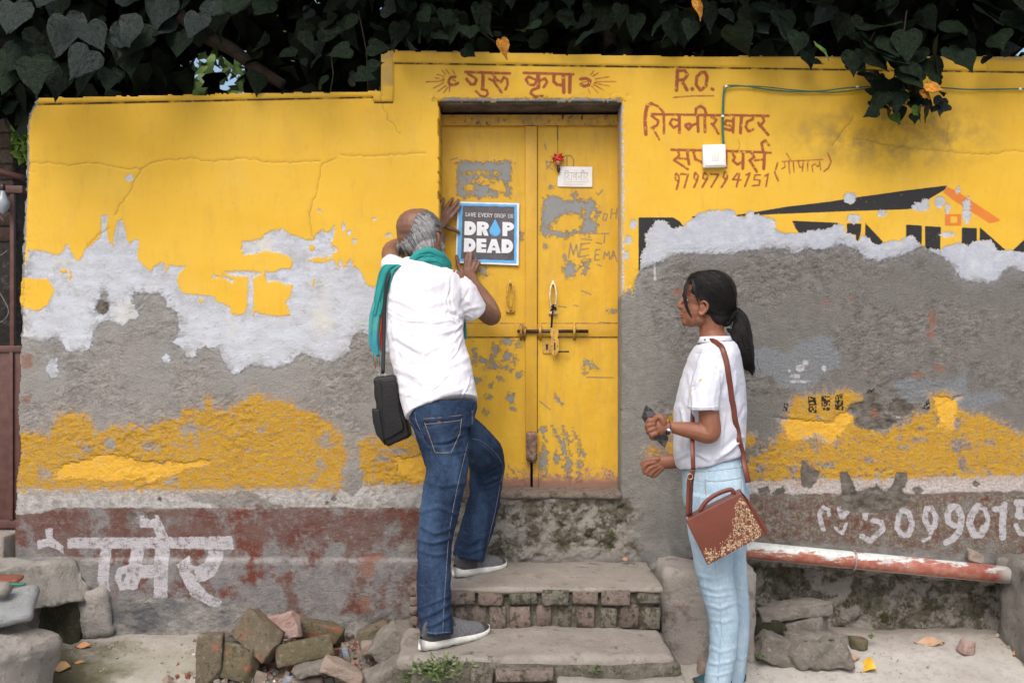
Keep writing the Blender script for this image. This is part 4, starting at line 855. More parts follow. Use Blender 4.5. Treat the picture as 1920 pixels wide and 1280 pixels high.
drop = [(.615, .265)] + [(.615 + .088 * math.sin(t) * (1 if t < 2.2 else 1), .455 - .088 * math.cos(t)) for t in np.linspace(1.0, 2 * math.pi - 1.0, 20)]
psheet('water_drop', [drop], 0.0026, M_PBLUE, poster)
psheet('drop_shadow_line', [[(.555, .48), (.57, .51), (.60, .535), (.615, .54), (.59, .52), (.57, .50)]], 0.0032, M_PDARK, poster)
# small line of capitals in strokes
GL = {'S': [[(4, 1), (2, 0), (0, 1.5), (1, 3.5), (3.5, 4.5), (4, 6.5), (2, 8), (0, 7)]], 'A': [[(0, 8), (2, 0), (4, 8)], [(1, 5), (3, 5)]], 'V': [[(0, 0), (2, 8), (4, 0)]], 'E': [[(4, 0), (0, 0), (0, 8), (4, 8)], [(0, 4), (3, 4)]], 'R': [[(0, 8), (0, 0), (3, 0), (4, 2), (3, 4), (0, 4)], [(2, 4), (4, 8)]], 'Y': [[(0, 0), (2, 4), (4, 0)], [(2, 4), (2, 8)]], 'D': [[(0, 0), (0, 8), (2.5, 8), (4, 6), (4, 2), (2.5, 0), (0, 0)]], 'O': [[(1, 0), (0, 2), (0, 6), (1, 8), (3, 8), (4, 6), (4, 2), (3, 0), (1, 0)]], 'P': [[(0, 8), (0, 0), (3, 0), (4, 2), (3, 4), (0, 4)]]}
parts = []
x = 0.130; kx, ky = 0.0078, 0.0072
for ch in 'SAVE EVERY DROP OR':
    if ch == ' ': x += 0.026; continue
    for st in GL[ch]:
        for a, b in zip(st[:-1], st[1:]):
            A_, B_ = Vector(P(*pt(x + a[0] * kx, .175 + a[1] * ky + x * .01), PY - .0026)), Vector(P(*pt(x + b[0] * kx, .175 + b[1] * ky + x * .01), PY - .0026))
            d = (B_ - A_).normalized(); nn = Vector((-d.z, 0, d.x)) * 0.0012; e = d * 0.0009
            parts.append(([A_ - nn - e, B_ - nn + e, B_ + nn + e, A_ + nn - e], [(0, 1, 2, 3)]))
    x += 0.0475
v, f = merge(parts); pydata('small_lettering', v, f, mat=M_PAPER, parent=poster)
# ================================================================== GROUND
def gz(Y): return max(-0.14, 0.25 * Y) if Y < 0 else 0.0
gxs = np.concatenate([np.linspace(-80, -3.2, 24)[:-1], np.arange(-3.2, 3.2, 0.014), np.linspace(3.2, 80, 24)])
gys = np.concatenate([np.linspace(-80, -2.2, 22)[:-1], np.arange(-2.2, 0.30, 0.014), np.linspace(0.30, 80, 22)])
gX, gY = np.meshgrid(gxs, gys)
gZ = np.where(gY < 0, np.maximum(-0.14, 0.25 * gY), 0.0)
near = np.clip(1 - np.maximum(np.abs(gX) - 3, 0) - np.maximum(-gY - 2, 0), 0, 1) * (gY < 0.3)
gZ = gZ + near * ((fbm(gX * 5 + 50, gY * 5 + 50, 7, 4) - 0.5) * 0.022 + (fbm(gX * 40 + 50, gY * 40 + 50, 8, 3) - 0.5) * 0.006)
V = np.stack([gX, gY, gZ], -1).reshape(-1, 3); hh_, ww_ = gX.shape; ix = np.arange(hh_ * ww_).reshape(hh_, ww_)
q = np.stack([ix[:-1, :-1], ix[:-1, 1:], ix[1:, 1:], ix[1:, :-1]], -1).reshape(-1, 4)
n = NT('street_concrete'); X, Yc, Z = n.xyz()
c = n.mix(n.rmp(n.noise(4, 5, 0.65), 0.3, 0.7), (0.32, 0.30, 0.27), (0.44, 0.42, 0.385))
c = n.mix(n.rmp(n.noise(26, 6, 0.7), 0.5, 0.7, 0, .7), c, (0.25, 0.23, 0.20))
c = n.mix(n.rmp(n.voro(90), 0.14, 0.06, 0, 0.6), c, (0.14, 0.11, 0.085))
# damp mossy corner at the left and earth under the rubble
def blob(cx, cy, rx, ry):
    return n.mth('SUBTRACT', 1.0, n.mth('SQRT', n.mth('ADD', n.mth('POWER', n.mth('DIVIDE', n.mth('SUBTRACT', X, cx), rx), 2.0), n.mth('POWER', n.mth('DIVIDE', n.mth('SUBTRACT', Yc, cy), ry), 2.0))))
m1 = n.rmp(n.mth('ADD', blob(-1.86, -0.28, 0.36, 0.26), n.mth('MULTIPLY', n.mth('SUBTRACT', n.noise(7, 5, 0.7), 0.5), 1.8)), -0.05, 0.5)
c = n.mix(m1, c, n.mix(n.noise(40, 4), (0.045, 0.04, 0.02), (0.085, 0.07, 0.045)))
m1b = n.rmp(n.mth('ADD', blob(-1.45, -0.22, 0.7, 0.2), n.mth('MULTIPLY', n.mth('SUBTRACT', n.noise(7, 5, 0.7), 0.5), 1.2)), 0.0, 0.7)
c = n.mix(n.mth('MULTIPLY', m1b, 0.4), c, (0.15, 0.15, 0.07))
m2 = n.rmp(n.mth('ADD', blob(-0.75, -0.30, 0.55, 0.42), n.mth('MULTIPLY', n.mth('SUBTRACT', n.noise(13, 5, 0.7), 0.5), 1.3)), 0.0, 0.25)
c = n.mix(m2, c, n.mix(n.rmp(n.noise(70, 5, 0.7), 0.4, 0.6), (0.13, 0.085, 0.06), (0.26, 0.20, 0.16)))
m3 = n.rmp(n.mth('ADD', n.mth('MULTIPLY', Yc, 5.0), n.mth('MULTIPLY', n.noise(9, 5, 0.7), 1.6)), 0.0, 0.9)
c = n.mix(n.mth('MULTIPLY', m3, 0.6), c, (0.17, 0.14, 0.11))
n.set(Base_Color=c, Roughness=0.92, Normal=n.bump(n.noise(60, 6, 0.7), 0.006)); M_GROUND = n.m
tag(link('ground', fast_mesh('ground', V, q), M_GROUND, smooth=True), 'pale worn concrete of the street sloping away from the wall', kind='structure')

# ================================================================== STEPS
def stone_mat(name, a, b, moss=0.5, c3=(0.32, 0.30, 0.27), red=None, sc=14):
    n = NT(name)
    c = n.mix(n.rmp(n.noise(sc, 5, 0.7), 0.35, 0.65), a, b)
    c = n.mix(n.rmp(n.noise(sc * 2.4, 5, 0.75), 0.55, 0.66), c, c3)
    if red: c = n.mix(n.rmp(n.noise(sc * 0.9, 4, 0.7), 0.56, 0.64), c, red)
    if moss: c = n.mix(n.rmp(n.noise(sc * 1.6, 6, 0.75), 0.62 - moss * 0.2, 0.72 - moss * 0.2), c, n.mix(n.noise(90, 3), (0.035, 0.035, 0.015), (0.10, 0.095, 0.05)))
    c = n.mix(n.rmp(n.noise(110, 5, 0.8), 0.55, 0.72, 0, .5), c, tuple(v * .45 for v in a)); n.set(Base_Color=c, Roughness=0.93, Normal=n.bump(n.mth('ADD', n.noise(70, 7, 0.8), n.mth('MULTIPLY', n.noise(18, 4, 0.6), 1.0)), 0.016))
    return n.m
M_TREAD = stone_mat('step_concrete', (0.33, 0.29, 0.25), (0.41, 0.37, 0.325), 0.12, (0.26, 0.22, 0.18), sc=7)
M_MORTAR = stone_mat('mossy_mortar', (0.10, 0.09, 0.06), (0.20, 0.18, 0.145), 0.55, (0.27, 0.245, 0.21), sc=22)
M_BRICK = [stone_mat('weathered_brick', (0.26, 0.20, 0.175), (0.21, 0.165, 0.135), 0.6, (0.32, 0.28, 0.25), sc=26), stone_mat('greyed_brick', (0.22, 0.20, 0.17), (0.17, 0.15, 0.12), 0.75, (0.31, 0.29, 0.26), sc=30), stone_mat('red_topped_brick', (0.27, 0.185, 0.155), (0.22, 0.175, 0.15), 0.6, (0.30, 0.26, 0.23), sc=24)]
M_REDB = stone_mat('broken_red_brick', (0.36, 0.11, 0.06), (0.28, 0.10, 0.07), 0.1, (0.34, 0.24, 0.19), sc=30)
M_SILL = stone_mat('sill_plaster', (0.19, 0.145, 0.12), (0.26, 0.21, 0.18), 0.5, (0.14, 0.11, 0.08), sc=18)
steps = empty('brick_steps', P(1010, 1290, -0.6), 'mossy brick steps with worn concrete treads leading up to the yellow door', 'steps')
z2, z1 = CAMZ - 410 * 4.2 / 1840, CAMZ - 0.0
Z_T2 = 1.25 - 0.936; Z_T1 = 1.25 - 1.095; YF2, YF1 = -0.46, -0.84
X0, X1 = -0.372, 0.575
def slab(name, x0, x1, y0, y1, z0, z1, mat, parent, seed, amp=0.006, cell=0.02, bev=0.012):
    return rock(name, (x1 - x0, y1 - y0, z1 - z0), ((x0 + x1) / 2, (y0 + y1) / 2, (z0 + z1) / 2), mat, parent, amp=amp, cell=cell, bev=bev, seed=seed, freq=6)
# cores set back behind the brick faces
slab('step_core', X0 + .02, X1 - .015, YF2 + 0.022, -0.02, -0.1, Z_T2 - 0.02, M_MORTAR, steps, 1, 0.006, 0.022)
slab('step_core', X0 + .02, X1 + .01, YF1 + 0.03, YF2 + 0.05, -0.25, Z_T1 - 0.02, M_MORTAR, steps, 2, 0.006, 0.022)
slab('tread', X0 + .004, X1 + 0.002, YF2 - 0.004, -0.01, Z_T2 - 0.022, Z_T2 - 0.002, M_TREAD, steps, 3, 0.007, 0.02)
slab('tread', X0 - 0.03, X1 - 0.01, YF1 + 0.05, YF2 + 0.03, Z_T1 - 0.05, Z_T1 - 0.002, M_TREAD, steps, 4, 0.008, 0.02)
slab('door_sill', -0.31, 0.468, -0.016, 0.13, P(0, 934, 0).z, P(0, 922, 0).z, M_SILL, steps, 5, 0.006, 0.014, 0.006)
rb = random.Random(21)
def bricks(edges, ztop, zbot, yf, zj=0.004, mats=M_BRICK, D=None, depth=0.10):
    for (a, b) in edges:
        s_ = (CAMD + yf) / FPX; xa, xb = (a - 960) * s_, (b - 960) * s_
        o = bevel_box('brick', xa + .003, xb - .003, yf + rb.uniform(-.006, .012), yf + depth, zbot + .004 + rb.uniform(-zj, zj), ztop - .003 + rb.uniform(-zj, zj), rb.choice(mats), steps, bev=rb.uniform(.003, .006), seg=1, jit=0.0035, rot=(rb.uniform(-.02, .02), rb.uniform(-.015, .015), rb.uniform(-.04, .04)))
zm = 1.25 - (1135 - 640) * 3.74 / 1840
bricks([(778, 832), (834, 890), (895, 943), (953, 1008), (1014, 1066), (1072, 1122), (1128, 1184), (1194, 1242)], Z_T2 - .008, zm, YF2 - .004)
bricks([(778, 815), (818, 850), (852, 878), (882, 912), (916, 948), (956, 996), (1004, 1036), (1040, 1074), (1080, 1118), (1124, 1158), (1162, 1198), (1204, 1240)], zm - .004, Z_T1 - .006, YF2 + .006)
zb = 1.25 - (1282 - 640) * 3.36 / 1840
bricks([(882, 925), (928, 1038)], Z_T1 - .022, zb, YF1)
bricks([(1045, 1162), (1172, 1240)], Z_T1 - .02, zb + 0.02, YF1 + 0.085)
bricks([(1060, 1105), (1180, 1213)], Z_T1 - .02, zb + 0.03, YF1 + 0.05, mats=[M_BRICK[1]])
bricks([(885, 990), (994, 1100), (1104, 1210), (1214, 1290)], zb - .005, zb - .08, YF1 - .02)
slab('ledge', (1045 - 960) * 3.38 / 1840, (1285 - 960) * 3.38 / 1840, YF1 - 0.02, YF1 + 0.09, zb - 0.02, zb + 0.016, M_TREAD, steps, 6, 0.008, 0.016, 0.008)
for k in range(4):
    o = bevel_box('brick', -0.392 + rb.uniform(-.003, .003), -0.36, YF2 - .002 + .0, YF2 + .11, Z_T1 + .015 + k * .037, Z_T1 + .048 + k * .037, M_BRICK[2], steps, 0.004, 1, 0.002)
# plastered block beside the steps, under the handbag
M_PLAS = stone_mat('stained_plaster', (0.42, 0.375, 0.34), (0.50, 0.455, 0.415), 0.05, (0.25, 0.21, 0.18), red=(0.33, 0.25, 0.22), sc=5)
bx0, bx1 = (1240 - 960) * 4.0 / FPX, (1416 - 960) * 4.0 / FPX
blk = rock('plaster_block', (bx1 - bx0, 0.24, 0.50), ((bx0 + bx1) / 2, -0.105, 0.325 - 0.25), M_PLAS, None, amp=0.013, cell=0.018, freq=9, bev=0.02, seed=8)
tag(blk, 'pinkish grey plastered block beside the steps behind the woman', 'block')

rg = random.Random(44); parts = []
for k in range(1500):
    x = rg.uniform(-2.6, 2.6); y = -abs(rg.gauss(0, .16)) - .01 if rg.random() < .6 else -rg.uniform(.01, .9)
    s_ = rg.uniform(.0015, .0048) * (1 if rg.random() < .93 else 2.2)
    c0 = Vector((x, y, gz(y) + s_ * .5)); E_ = Euler([rg.uniform(0, 3) for _ in range(3)]).to_matrix()
    vv = [Vector(q) * s_ * rg.uniform(.7, 1.3) for q in ((1, 0, 0), (-1, 0, 0), (0, 1, 0), (0, -1, 0), (0, 0, .7), (0, 0, -.7))]
    parts.append(([E_ @ q + c0 for q in vv], [(0, 2, 4), (2, 1, 4), (1, 3, 4), (3, 0, 4), (2, 0, 5), (1, 2, 5), (3, 1, 5), (0, 3, 5)]))
v, f = merge(parts)
tag(pydata('grit', v, f, mat=simple_mat('grit', (0.20, 0.17, 0.14), (0.38, 0.34, 0.30), 9, .9)), 'loose grit lying on the concrete along the wall foot', kind='stuff')
# ================================================================== PIPE, SWITCH, CABLE
n = NT('scraped_pipe'); X, Yc, Z = n.xyz()
# the red paint sits on the lower half; height above the sloping pipe axis
axz = n.mth('ADD', Z, n.mth('MULTIPLY', X, 0.096))
pn = n.noise(16, 6, 0.75, sc=(0.5, 1, 2.2))
fr = n.rmp(n.mth('ADD', n.mth('ADD', n.mth('MULTIPLY', n.mth('SUBTRACT', 0.478, axz), 15), n.mth('MULTIPLY', n.mth('SUBTRACT', pn, 0.5), 3.2)), n.rmp(X, 1.3, 1.8, -0.05, 0.35)), -0.06, 0.08)
fr = n.mth('MULTIPLY', fr, n.rmp(axz, 0.434, 0.442))
fr = n.mth('MULTIPLY', fr, n.rmp(X, 2.08, 2.02))
c = n.mix(fr, n.mix(n.rmp(n.noise(30, 5, 0.7), 0.5, 0.7), (0.52, 0.56, 0.55), (0.36, 0.36, 0.33)), n.mix(n.rmp(n.noise(40, 4), 0.4, 0.65), (0.29, 0.085, 0.055), (0.37, 0.17, 0.125)))
n.set(Base_Color=c, Roughness=0.55); M_PIPE = n.m
pa, pb = P(1385, 1029, -0.075), P(1905, 1079, -0.075)
tube('drain_pipe', [pa, pa.lerp(pb, .33), pa.lerp(pb, .66), pb], [0.0365] * 4, M_PIPE, None, 24)
pipe = bpy.data.objects['drain_pipe']; tag(pipe, 'pale plastic drain pipe with scraped red paint sloping along the foot of the wall', 'pipe')
pc = P(1600, 1050, -0.075)
ringp = [pc + Vector((0.004 * math.sin(a), 0.040 * math.cos(a), 0.041 * math.sin(a))) for a in np.linspace(0, 2 * math.pi, 18)[:-1]]
tube('pipe_strap', ringp, 0.004, simple_mat('strap_steel', (0.25, 0.2, 0.18), (0.4, 0.36, 0.33), 60, 0.5, 0.3), pipe, 6, closed=True)
# pillar at the right end of the pipe
M_PIL = stone_mat('pillar_concrete', (0.20, 0.185, 0.165), (0.28, 0.26, 0.235), 0.15, (0.15, 0.13, 0.10), sc=8)
o = rock('kerb_stone', (0.34, 0.30, 0.42), P(1984, 1150, -0.15) + Vector((0, 0, 0)), M_PIL, None, amp=0.014, cell=0.022, bev=0.02, seed=4)
tag(o, 'grey concrete kerb pillar at the right end of the drain pipe', 'pillar')

M_PLW = simple_mat('white_switch_plastic', (0.80, 0.79, 0.76), (0.72, 0.71, 0.68), 40, 0.35)
sw = empty('light_switch', P(1338, 291, -0.02), 'white plastic rocker switch box on the yellow wall over the Hindi lettering', 'switch')
a, b = P(1318, 314, -0.03), P(1361, 271, -0.03)
bevel_box('switch_box', a.x, b.x, -0.034, -0.006, a.z, b.z, M_PLW, sw, 0.004, rot=(0, R(-2), 0))
a, b = P(1320.5, 311, -0.03), P(1359, 280, -0.03); bevel_box('face_plate', a.x, b.x, -0.0375, -0.033, a.z, b.z, M_PLW, sw, 0.002, rot=(0, R(-2), 0))
a, b = P(1334, 303, -0.03), P(1347, 281, -0.03); bevel_box('rocker', a.x, b.x, -0.041, -0.036, a.z, b.z, M_PLW, sw, 0.0015, rot=(R(7), R(-2), 0))
M_CAB = simple_mat('green_cable', (0.012, 0.10, 0.07), (0.03, 0.16, 0.12), 50, 0.5)
cab = [P(x, y, -0.018) for x, y in spline([(1356, 272), (1354, 240), (1355, 200), (1357, 170), (1362, 161), (1400, 162), (1440, 168), (1490, 172), (1540, 171), (1590, 165), (1650, 163), (1700, 165), (1765, 165), (1820, 168), (1912, 167), (2000, 166), (2100, 170)], 5)]
cable = tube('green_cable', cab, 0.0032, M_CAB, None, 7); tag(cable, 'thin green cable clipped along the yellow wall down to the white switch', 'cable')
cab2 = [P(x, y, -0.017) for x, y in spline([(1358, 272), (1356, 240), (1357, 200), (1359, 172), (1370, 163), (1420, 162), (1490, 169), (1560, 173), (1640, 165)], 5)]
tube('second_strand', cab2, 0.0024, simple_mat('green_cable_dull', (0.02, 0.12, 0.05), (0.05, 0.16, 0.08), 50, 0.6), cable, 6)
for x, y in ((1361, 162), (1354.5, 218), (1607, 163), (1912, 167)):
    v, f = box_vf(-.005, .005, -.006, .004, -.004, .004)
    q_ = P(x, y, -0.020); pydata('cable_clip', [Vector(p) + q_ for p in v], f, mat=M_PLW, parent=cable)

# ================================================================== GATE and what stands behind it, far left
M_GATE = simple_mat('gate_brown', (0.075, 0.030, 0.026), (0.11, 0.05, 0.04), 25, 0.5, 0.1, bump=0.001)
GY_ = 0.12
gate = empty('iron_gate', P(0, 990, GY_), 'dark red brown iron gate with scrollwork left of the wall', 'gate')
def gb(name, x0, x1, y0, y1, Ya=GY_, Yb=GY_ + 0.03): return pbox(name, x0, x1, y0, y1, Ya, Yb, M_GATE, gate, 0.002)
gb('bottom_panel', -400, 40, 652, 985, GY_ + .01, GY_ + .016); gb('mid_rail', -400, 42, 648, 660); gb('bottom_rail', -400, 40, 975, 990)
gb('top_rail', -400, 42, 348, 362)
for x in (18, -75, -168, -261, -354): gb('upright_bar', x, x + 8, 362, 648, GY_ + .005, GY_ + .022)
for x in (17, -170, -357): gb('panel_rib', x, x + 7, 660, 975, GY_ - .004, GY_ + .01)
tube('arched_top', [P(-400, 250, GY_ + .02), P(-200, 270, GY_ + .02), P(-60, 305, GY_ + .02), P(44, 334, GY_ + .02)], 0.016, M_GATE, gate, 6)
M_WIRE = simple_mat('scroll_iron', (0.10, 0.08, 0.075), (0.2, 0.17, 0.15), 60, 0.5, 0.4)
for cx in (-22, -115, -208, -301):
    for s_ in (-1, 1):
        tube('scroll', [P(cx + s_ * x, y, GY_ + .012) for x, y in spline([(36, 470), (20, 478), (4, 455), (2, 420), (14, 400), (30, 415)], 5)], 0.003, M_WIRE, gate, 6)
        tube('scroll', [P(cx + s_ * x, y, GY_ + .012) for x, y in spline([(2, 500), (20, 545), (38, 580), (30, 600), (10, 605), (2, 590)], 5)], 0.003, M_WIRE, gate, 6)
M_GLASS = simple_mat('dusty_glass', (0.32, 0.36, 0.40), (0.22, 0.25, 0.28), 20, 0.25)
bulb = tube('lamp_bulb', [P(5, y, 0.08) for y in (356, 362, 370, 380, 390, 398, 402)], [.008, .012, .02, .03, .026, .012, .002], M_GLASS, None, 14); tag(bulb, 'dusty glass lamp bulb hanging by the top rail of the iron gate', 'lamp')
tube('lamp_cap', [P(5, 345, 0.08), P(5, 357, 0.08)], .011, M_IRON, bulb, 10)
sill = bevel_box('gate_threshold', -3.2, P(33, 0, 0.1).x, -0.02, 0.6, -0.05, P(0, 1004, 0.0).z, M_TREAD, None, 0.01); tag(sill, 'pale concrete threshold under the iron gate', 'threshold')
# brick pier behind the gate
pier = empty('brick_pier', (-3.05, 0.9, 0), 'dark brick pier standing behind the iron gate', 'pier')
M_PIER = stone_mat('pier_brick', (0.12, 0.055, 0.04), (0.17, 0.15, 0.13), 0.2, (0.2, 0.17, 0.15), sc=12)
M_PIERM = stone_mat('pier_mortar', (0.10, 0.09, 0.08), (0.16, 0.15, 0.14), 0.2, sc=12)
px1 = P(24, 0, 0.7).x
bevel_box('pier_core', px1 - 0.9, px1 - 0.008, 0.71, 1.2, 0, 3.2, M_PIERM, pier, 0)
for r_ in range(20):
    z0 = 1.75 + r_ * 0.078
    if z0 > 3.1: break
    for k in range(4):
        xb = px1 - k * 0.235 - (0.117 if r_ % 2 else 0)
        xa = max(xb - 0.225, px1 - 0.9)
        bevel_box('brick', xa, xb, 0.70, 0.74, z0, z0 + 0.068, M_PIER, pier, 0.004, 1, 0.002)
    if r_ % 2: bevel_box('brick', px1 - 0.107, px1, 0.70, 0.74, z0, z0 + 0.068, M_PIER, pier, 0.004, 1, 0.002)

# ================================================================== BROKEN KERB at the left
M_KERB = stone_mat('kerb_concrete', (0.33, 0.31, 0.27), (0.42, 0.40, 0.36), 0.0, (0.27, 0.24, 0.21), sc=7)
M_KERB2 = stone_mat('kerb_rock', (0.34, 0.32, 0.29), (0.42, 0.385, 0.35), 0.18, (0.22, 0.20, 0.17), sc=9)
M_MOSSD = stone_mat('wet_moss', (0.020, 0.022, 0.008), (0.045, 0.045, 0.018), 0.5, (0.06, 0.055, 0.03), sc=16)
kb = rock('concrete_kerb', (1.25, 0.28, 0.16), tuple(P(150, 1068, -0.15) - Vector((0.625, 0, 0.03))), M_KERB, None, rot=(0, R(4), 0), amp=0.016, cell=0.022, freq=7, bev=0.02, seed=12, cuts=4)
tag(kb, 'broken pale concrete kerb top against the left end of the wall', 'kerb')
o = rock('plaster_buttress', (0.15, 0.06, 0.20), tuple(P(178, 1150, -0.015)), M_KERB2, None, rot=(0, R(-14), 0), amp=0.016, cell=0.018, freq=9, bev=0.02, seed=14); tag(o, 'crumbling grey plaster lump on the wall foot beside the dark mossy gap', 'plaster lump')
mg = rock('mossy_recess', (0.17, 0.07, 0.34), tuple(P(112, 1178, -0.05)), M_MOSSD, None, amp=0.02, cell=0.022, freq=9, bev=0.02, seed=15); tag(mg, 'dark wet moss covered masonry in the gap between the kerb pieces', 'masonry')
fr_ = rock('broken_concrete_block', (0.60, 0.34, 0.50), (-2.06, -0.56, -0.07), M_KERB2, None, rot=(R(4), R(10), R(-8)), amp=0.018, cell=0.022, freq=8, bev=0.02, seed=16, cuts=6)
tag(fr_, 'large broken concrete block with mossy side at the lower left corner', 'concrete block')
sl = rock('stone_slab', (0.34, 0.22, 0.030), (-1.975, -0.52, 0.232), stone_mat('blue_slab', (0.30, 0.32, 0.33), (0.38, 0.40, 0.40), 0.0, (0.26, 0.27, 0.27), sc=9), None, rot=(R(14), R(-9), R(18)), amp=0.008, cell=0.02, freq=6, bev=0.01, seed=17)
tag(sl, 'pale bluish stone slab lying on the broken concrete block', 'slab')
o = rock('brick_fragment', (0.16, 0.10, 0.022), P(0, 1086, -0.32), M_REDB, None, rot=(0, R(3), 0.2), amp=0.004, seed=18); tag(o, 'flat red brown fragment above the bluish slab at the left edge', 'brick')
o = rock('green_plastic_piece', (0.17, 0.02, 0.008), P(5, 1094, -0.38), simple_mat('green_plastic', (0.02, 0.16, 0.10)), None, rot=(0, R(3), 0.1), amp=0.001, seed=19); tag(o, 'thin green plastic strip under the red brown fragment at the left edge', 'plastic strip')
o = rock('pebble', (0.05, 0.05, 0.035), P(2, 1104, -0.50), M_KERB, None, amp=0.006, seed=20, bev=.014); tag(o, 'small pale pebble on the bluish slab at the left edge', 'pebble')

# ================================================================== LOOSE BRICKS AND RUBBLE
M_LB = [stone_mat('mossy_loose_brick', (0.20, 0.16, 0.11), (0.15, 0.125, 0.08), 0.35, (0.30, 0.26, 0.20), red=(0.32, 0.13, 0.08), sc=16), stone_mat('olive_loose_brick', (0.17, 0.145, 0.085), (0.13, 0.11, 0.06), 0.35, (0.24, 0.21, 0.16), red=(0.34, 0.13, 0.07), sc=13)]
M_PINK = stone_mat('pink_brick', (0.42, 0.27, 0.23), (0.48, 0.36, 0.32), 0.0, (0.35, 0.15, 0.10), sc=18)
M_GREYS = stone_mat('grey_stone', (0.27, 0.24, 0.21), (0.20, 0.18, 0.15), 0.12, (0.36, 0.33, 0.30), sc=16)
M_TAN = stone_mat('tan_chunk', (0.40, 0.33, 0.27), (0.32, 0.26, 0.22), 0.0, (0.45, 0.24, 0.16), sc=16)
def gY(row): return min(-.02, (CAMZ + (640 - row) * CAMD / FPX) / (0.25 - (640 - row) / FPX))
def gl(px, py, Y): return P(px, py, Y)
def stone(name, size, px, py, Y, mat, rot, label, cat, seed, amp=0.006, cell=0.014, bev=0.012, freq=14):
    if seed in (31, 32, 42, 45, 51, 52, 56, 57, 60, 61):
        Y = gY(py + size[2] * .46 / (4.0 / FPX)) + .01 * (seed == 61)
    ct = 7 if name == 'rock' else (4 if 'frag' in name or 'flat' in name else 2)
    o = rock(name, tuple(q * (1.04 if ct > 3 else 1.0) for q in size), P(px, py, Y), mat, None, rot=tuple(R(a) for a in rot), amp=amp * .55, cell=cell, bev=0.004, seed=seed, freq=freq * 1.5, cuts=ct)
    return tag(o, label, cat, {'brick': 'loose bricks and brick pieces by the wall', 'rock': 'stones lying along the wall foot'}.get(cat))
stone('loose_brick', (0.095, 0.075, 0.185), 395, 1232, -0.33, M_LB[0], (-8, 1, 8), 'weathered brick standing on end, leftmost of the loose bricks', 'brick', 31)
stone('loose_brick', (0.145, 0.10, 0.135), 454, 1240, -0.33, M_LB[1], (-12, 4, -24), 'mossy squat brick right of the upright one, red patch at its foot', 'brick', 32)
stone('loose_brick', (0.185, 0.10, 0.125), 487, 1190, -0.30, M_LB[0], (-18, 33, -20), 'mossy brick leaning tilted on top of the loose brick heap', 'brick', 33)
stone('broken_brick', (0.15, 0.07, 0.105), 528, 1174, -0.22, M_PINK, (-14, -8, 16), 'pale pink broken brick at the top of the heap against the wall', 'brick', 34, amp=0.009)
stone('loose_brick', (0.225, 0.11, 0.085), 572, 1218, -0.28, M_LB[1], (-14, -10, 12), 'long dark mossy brick at the right of the heap', 'brick', 35)
stone('loose_brick', (0.21, 0.08, 0.07), 600, 1182, -0.09, M_LB[1], (0, 10, 0), 'dark mossy brick lying behind against the wall foot', 'brick', 36)
stone('loose_brick', (0.12, 0.10, 0.10), 437, 1196, -0.16, M_GREYS, (0, 8, 20), 'grey brick mostly hidden behind the tilted one', 'brick', 37)
stone('rock', (0.17, 0.12, 0.12), 742, 1206, -0.40, M_GREYS, (0, -38, 12), 'large grey angular stone beside the lowest step', 'rock', 38, amp=0.014)
stone('rock', (0.15, 0.10, 0.10), 795, 1222, -0.62, M_GREYS, (0, 10, 0), 'rough stone under the heel of the man, at the step corner', 'rock', 39, amp=0.014)
stone('rock', (0.13, 0.09, 0.075), 704, 1190, -0.22, M_LB[0], (0, -25, 0), 'reddish brown mossy stone behind the large grey one', 'rock', 40, amp=0.012)
stone('rock', (0.19, 0.13, 0.085), 735, 1262, -0.50, M_GREYS, (0, -24, 20), 'long grey stone at the bottom edge beside the small plants', 'rock', 41, amp=0.013)
stone('rock', (0.11, 0.09, 0.07), 706, 1273, -0.56, M_TAN, (0, 5, 10), 'pale stone at the bottom edge in front of the long grey one', 'rock', 42, amp=0.012)
stone('brick_fragment', (0.16, 0.075, 0.05), 643, 1256, -0.45, M_TAN, (0, 20, 0), 'flat pale brick fragment lying on the rubble', 'brick', 43, amp=0.007)
stone('brick_fragment', (0.15, 0.09, 0.035), 585, 1252, -0.40, M_GREYS, (0, -16, 0), 'thin grey plaster fragment below the long mossy brick', 'plaster piece', 44, amp=0.008)
stone('brick_fragment', (0.13, 0.07, 0.03), 575, 1276, -0.50, M_TAN, (0, -5, 0), 'reddish flat fragment at the bottom edge below the brick heap', 'brick', 45)
stone('rock', (0.06, 0.05, 0.05), 752, 1185, -0.30, M_REDB, (0, 20, 0), 'small orange brick bit behind the large grey stone', 'brick', 46)
stone('rock', (0.055, 0.05, 0.045), 690, 1214, -0.30, M_TAN, (0, 5, 10), 'small rounded tan stone left of the large grey one', 'rock', 47, amp=0.008)
# stones at the right
stone('rock', (0.16, 0.13, 0.10), 1450, 1214, -0.22, M_GREYS, (0, 18, 10), 'brown stone touching the plaster block at its lower right', 'rock', 51, amp=0.014)
stone('rock', (0.24, 0.14, 0.11), 1532, 1216, -0.22, M_GREYS, (0, -3, -8), 'wide grey rock under the drain pipe beside the dry leaf', 'rock', 52, amp=0.020)
stone('rock', (0.22, 0.12, 0.08), 1503, 1172, -0.07, M_GREYS, (0, -6, 0), 'mossy grey stone stacked on the wide rock under the pipe', 'rock', 53, amp=0.016)
stone('flat_stone', (0.29, 0.12, 0.05), 1486, 1142, -0.05, M_GREYS, (0, -7, 0), 'flat grey stone at the top of the stack under the pipe', 'rock', 54, amp=0.012)
stone('rock', (0.12, 0.10, 0.07), 1440, 1172, -0.07, M_MOSSD, (0, 4, 0), 'dark mossy stone in the corner of the plaster block', 'rock', 55, amp=0.012)
stone('rock', (0.065, 0.06, 0.045), 1610, 1206, -0.18, M_LB[1], (0, 4, 0), 'small dark rounded stone between the wide rock and the pale pink stone', 'rock', 56)
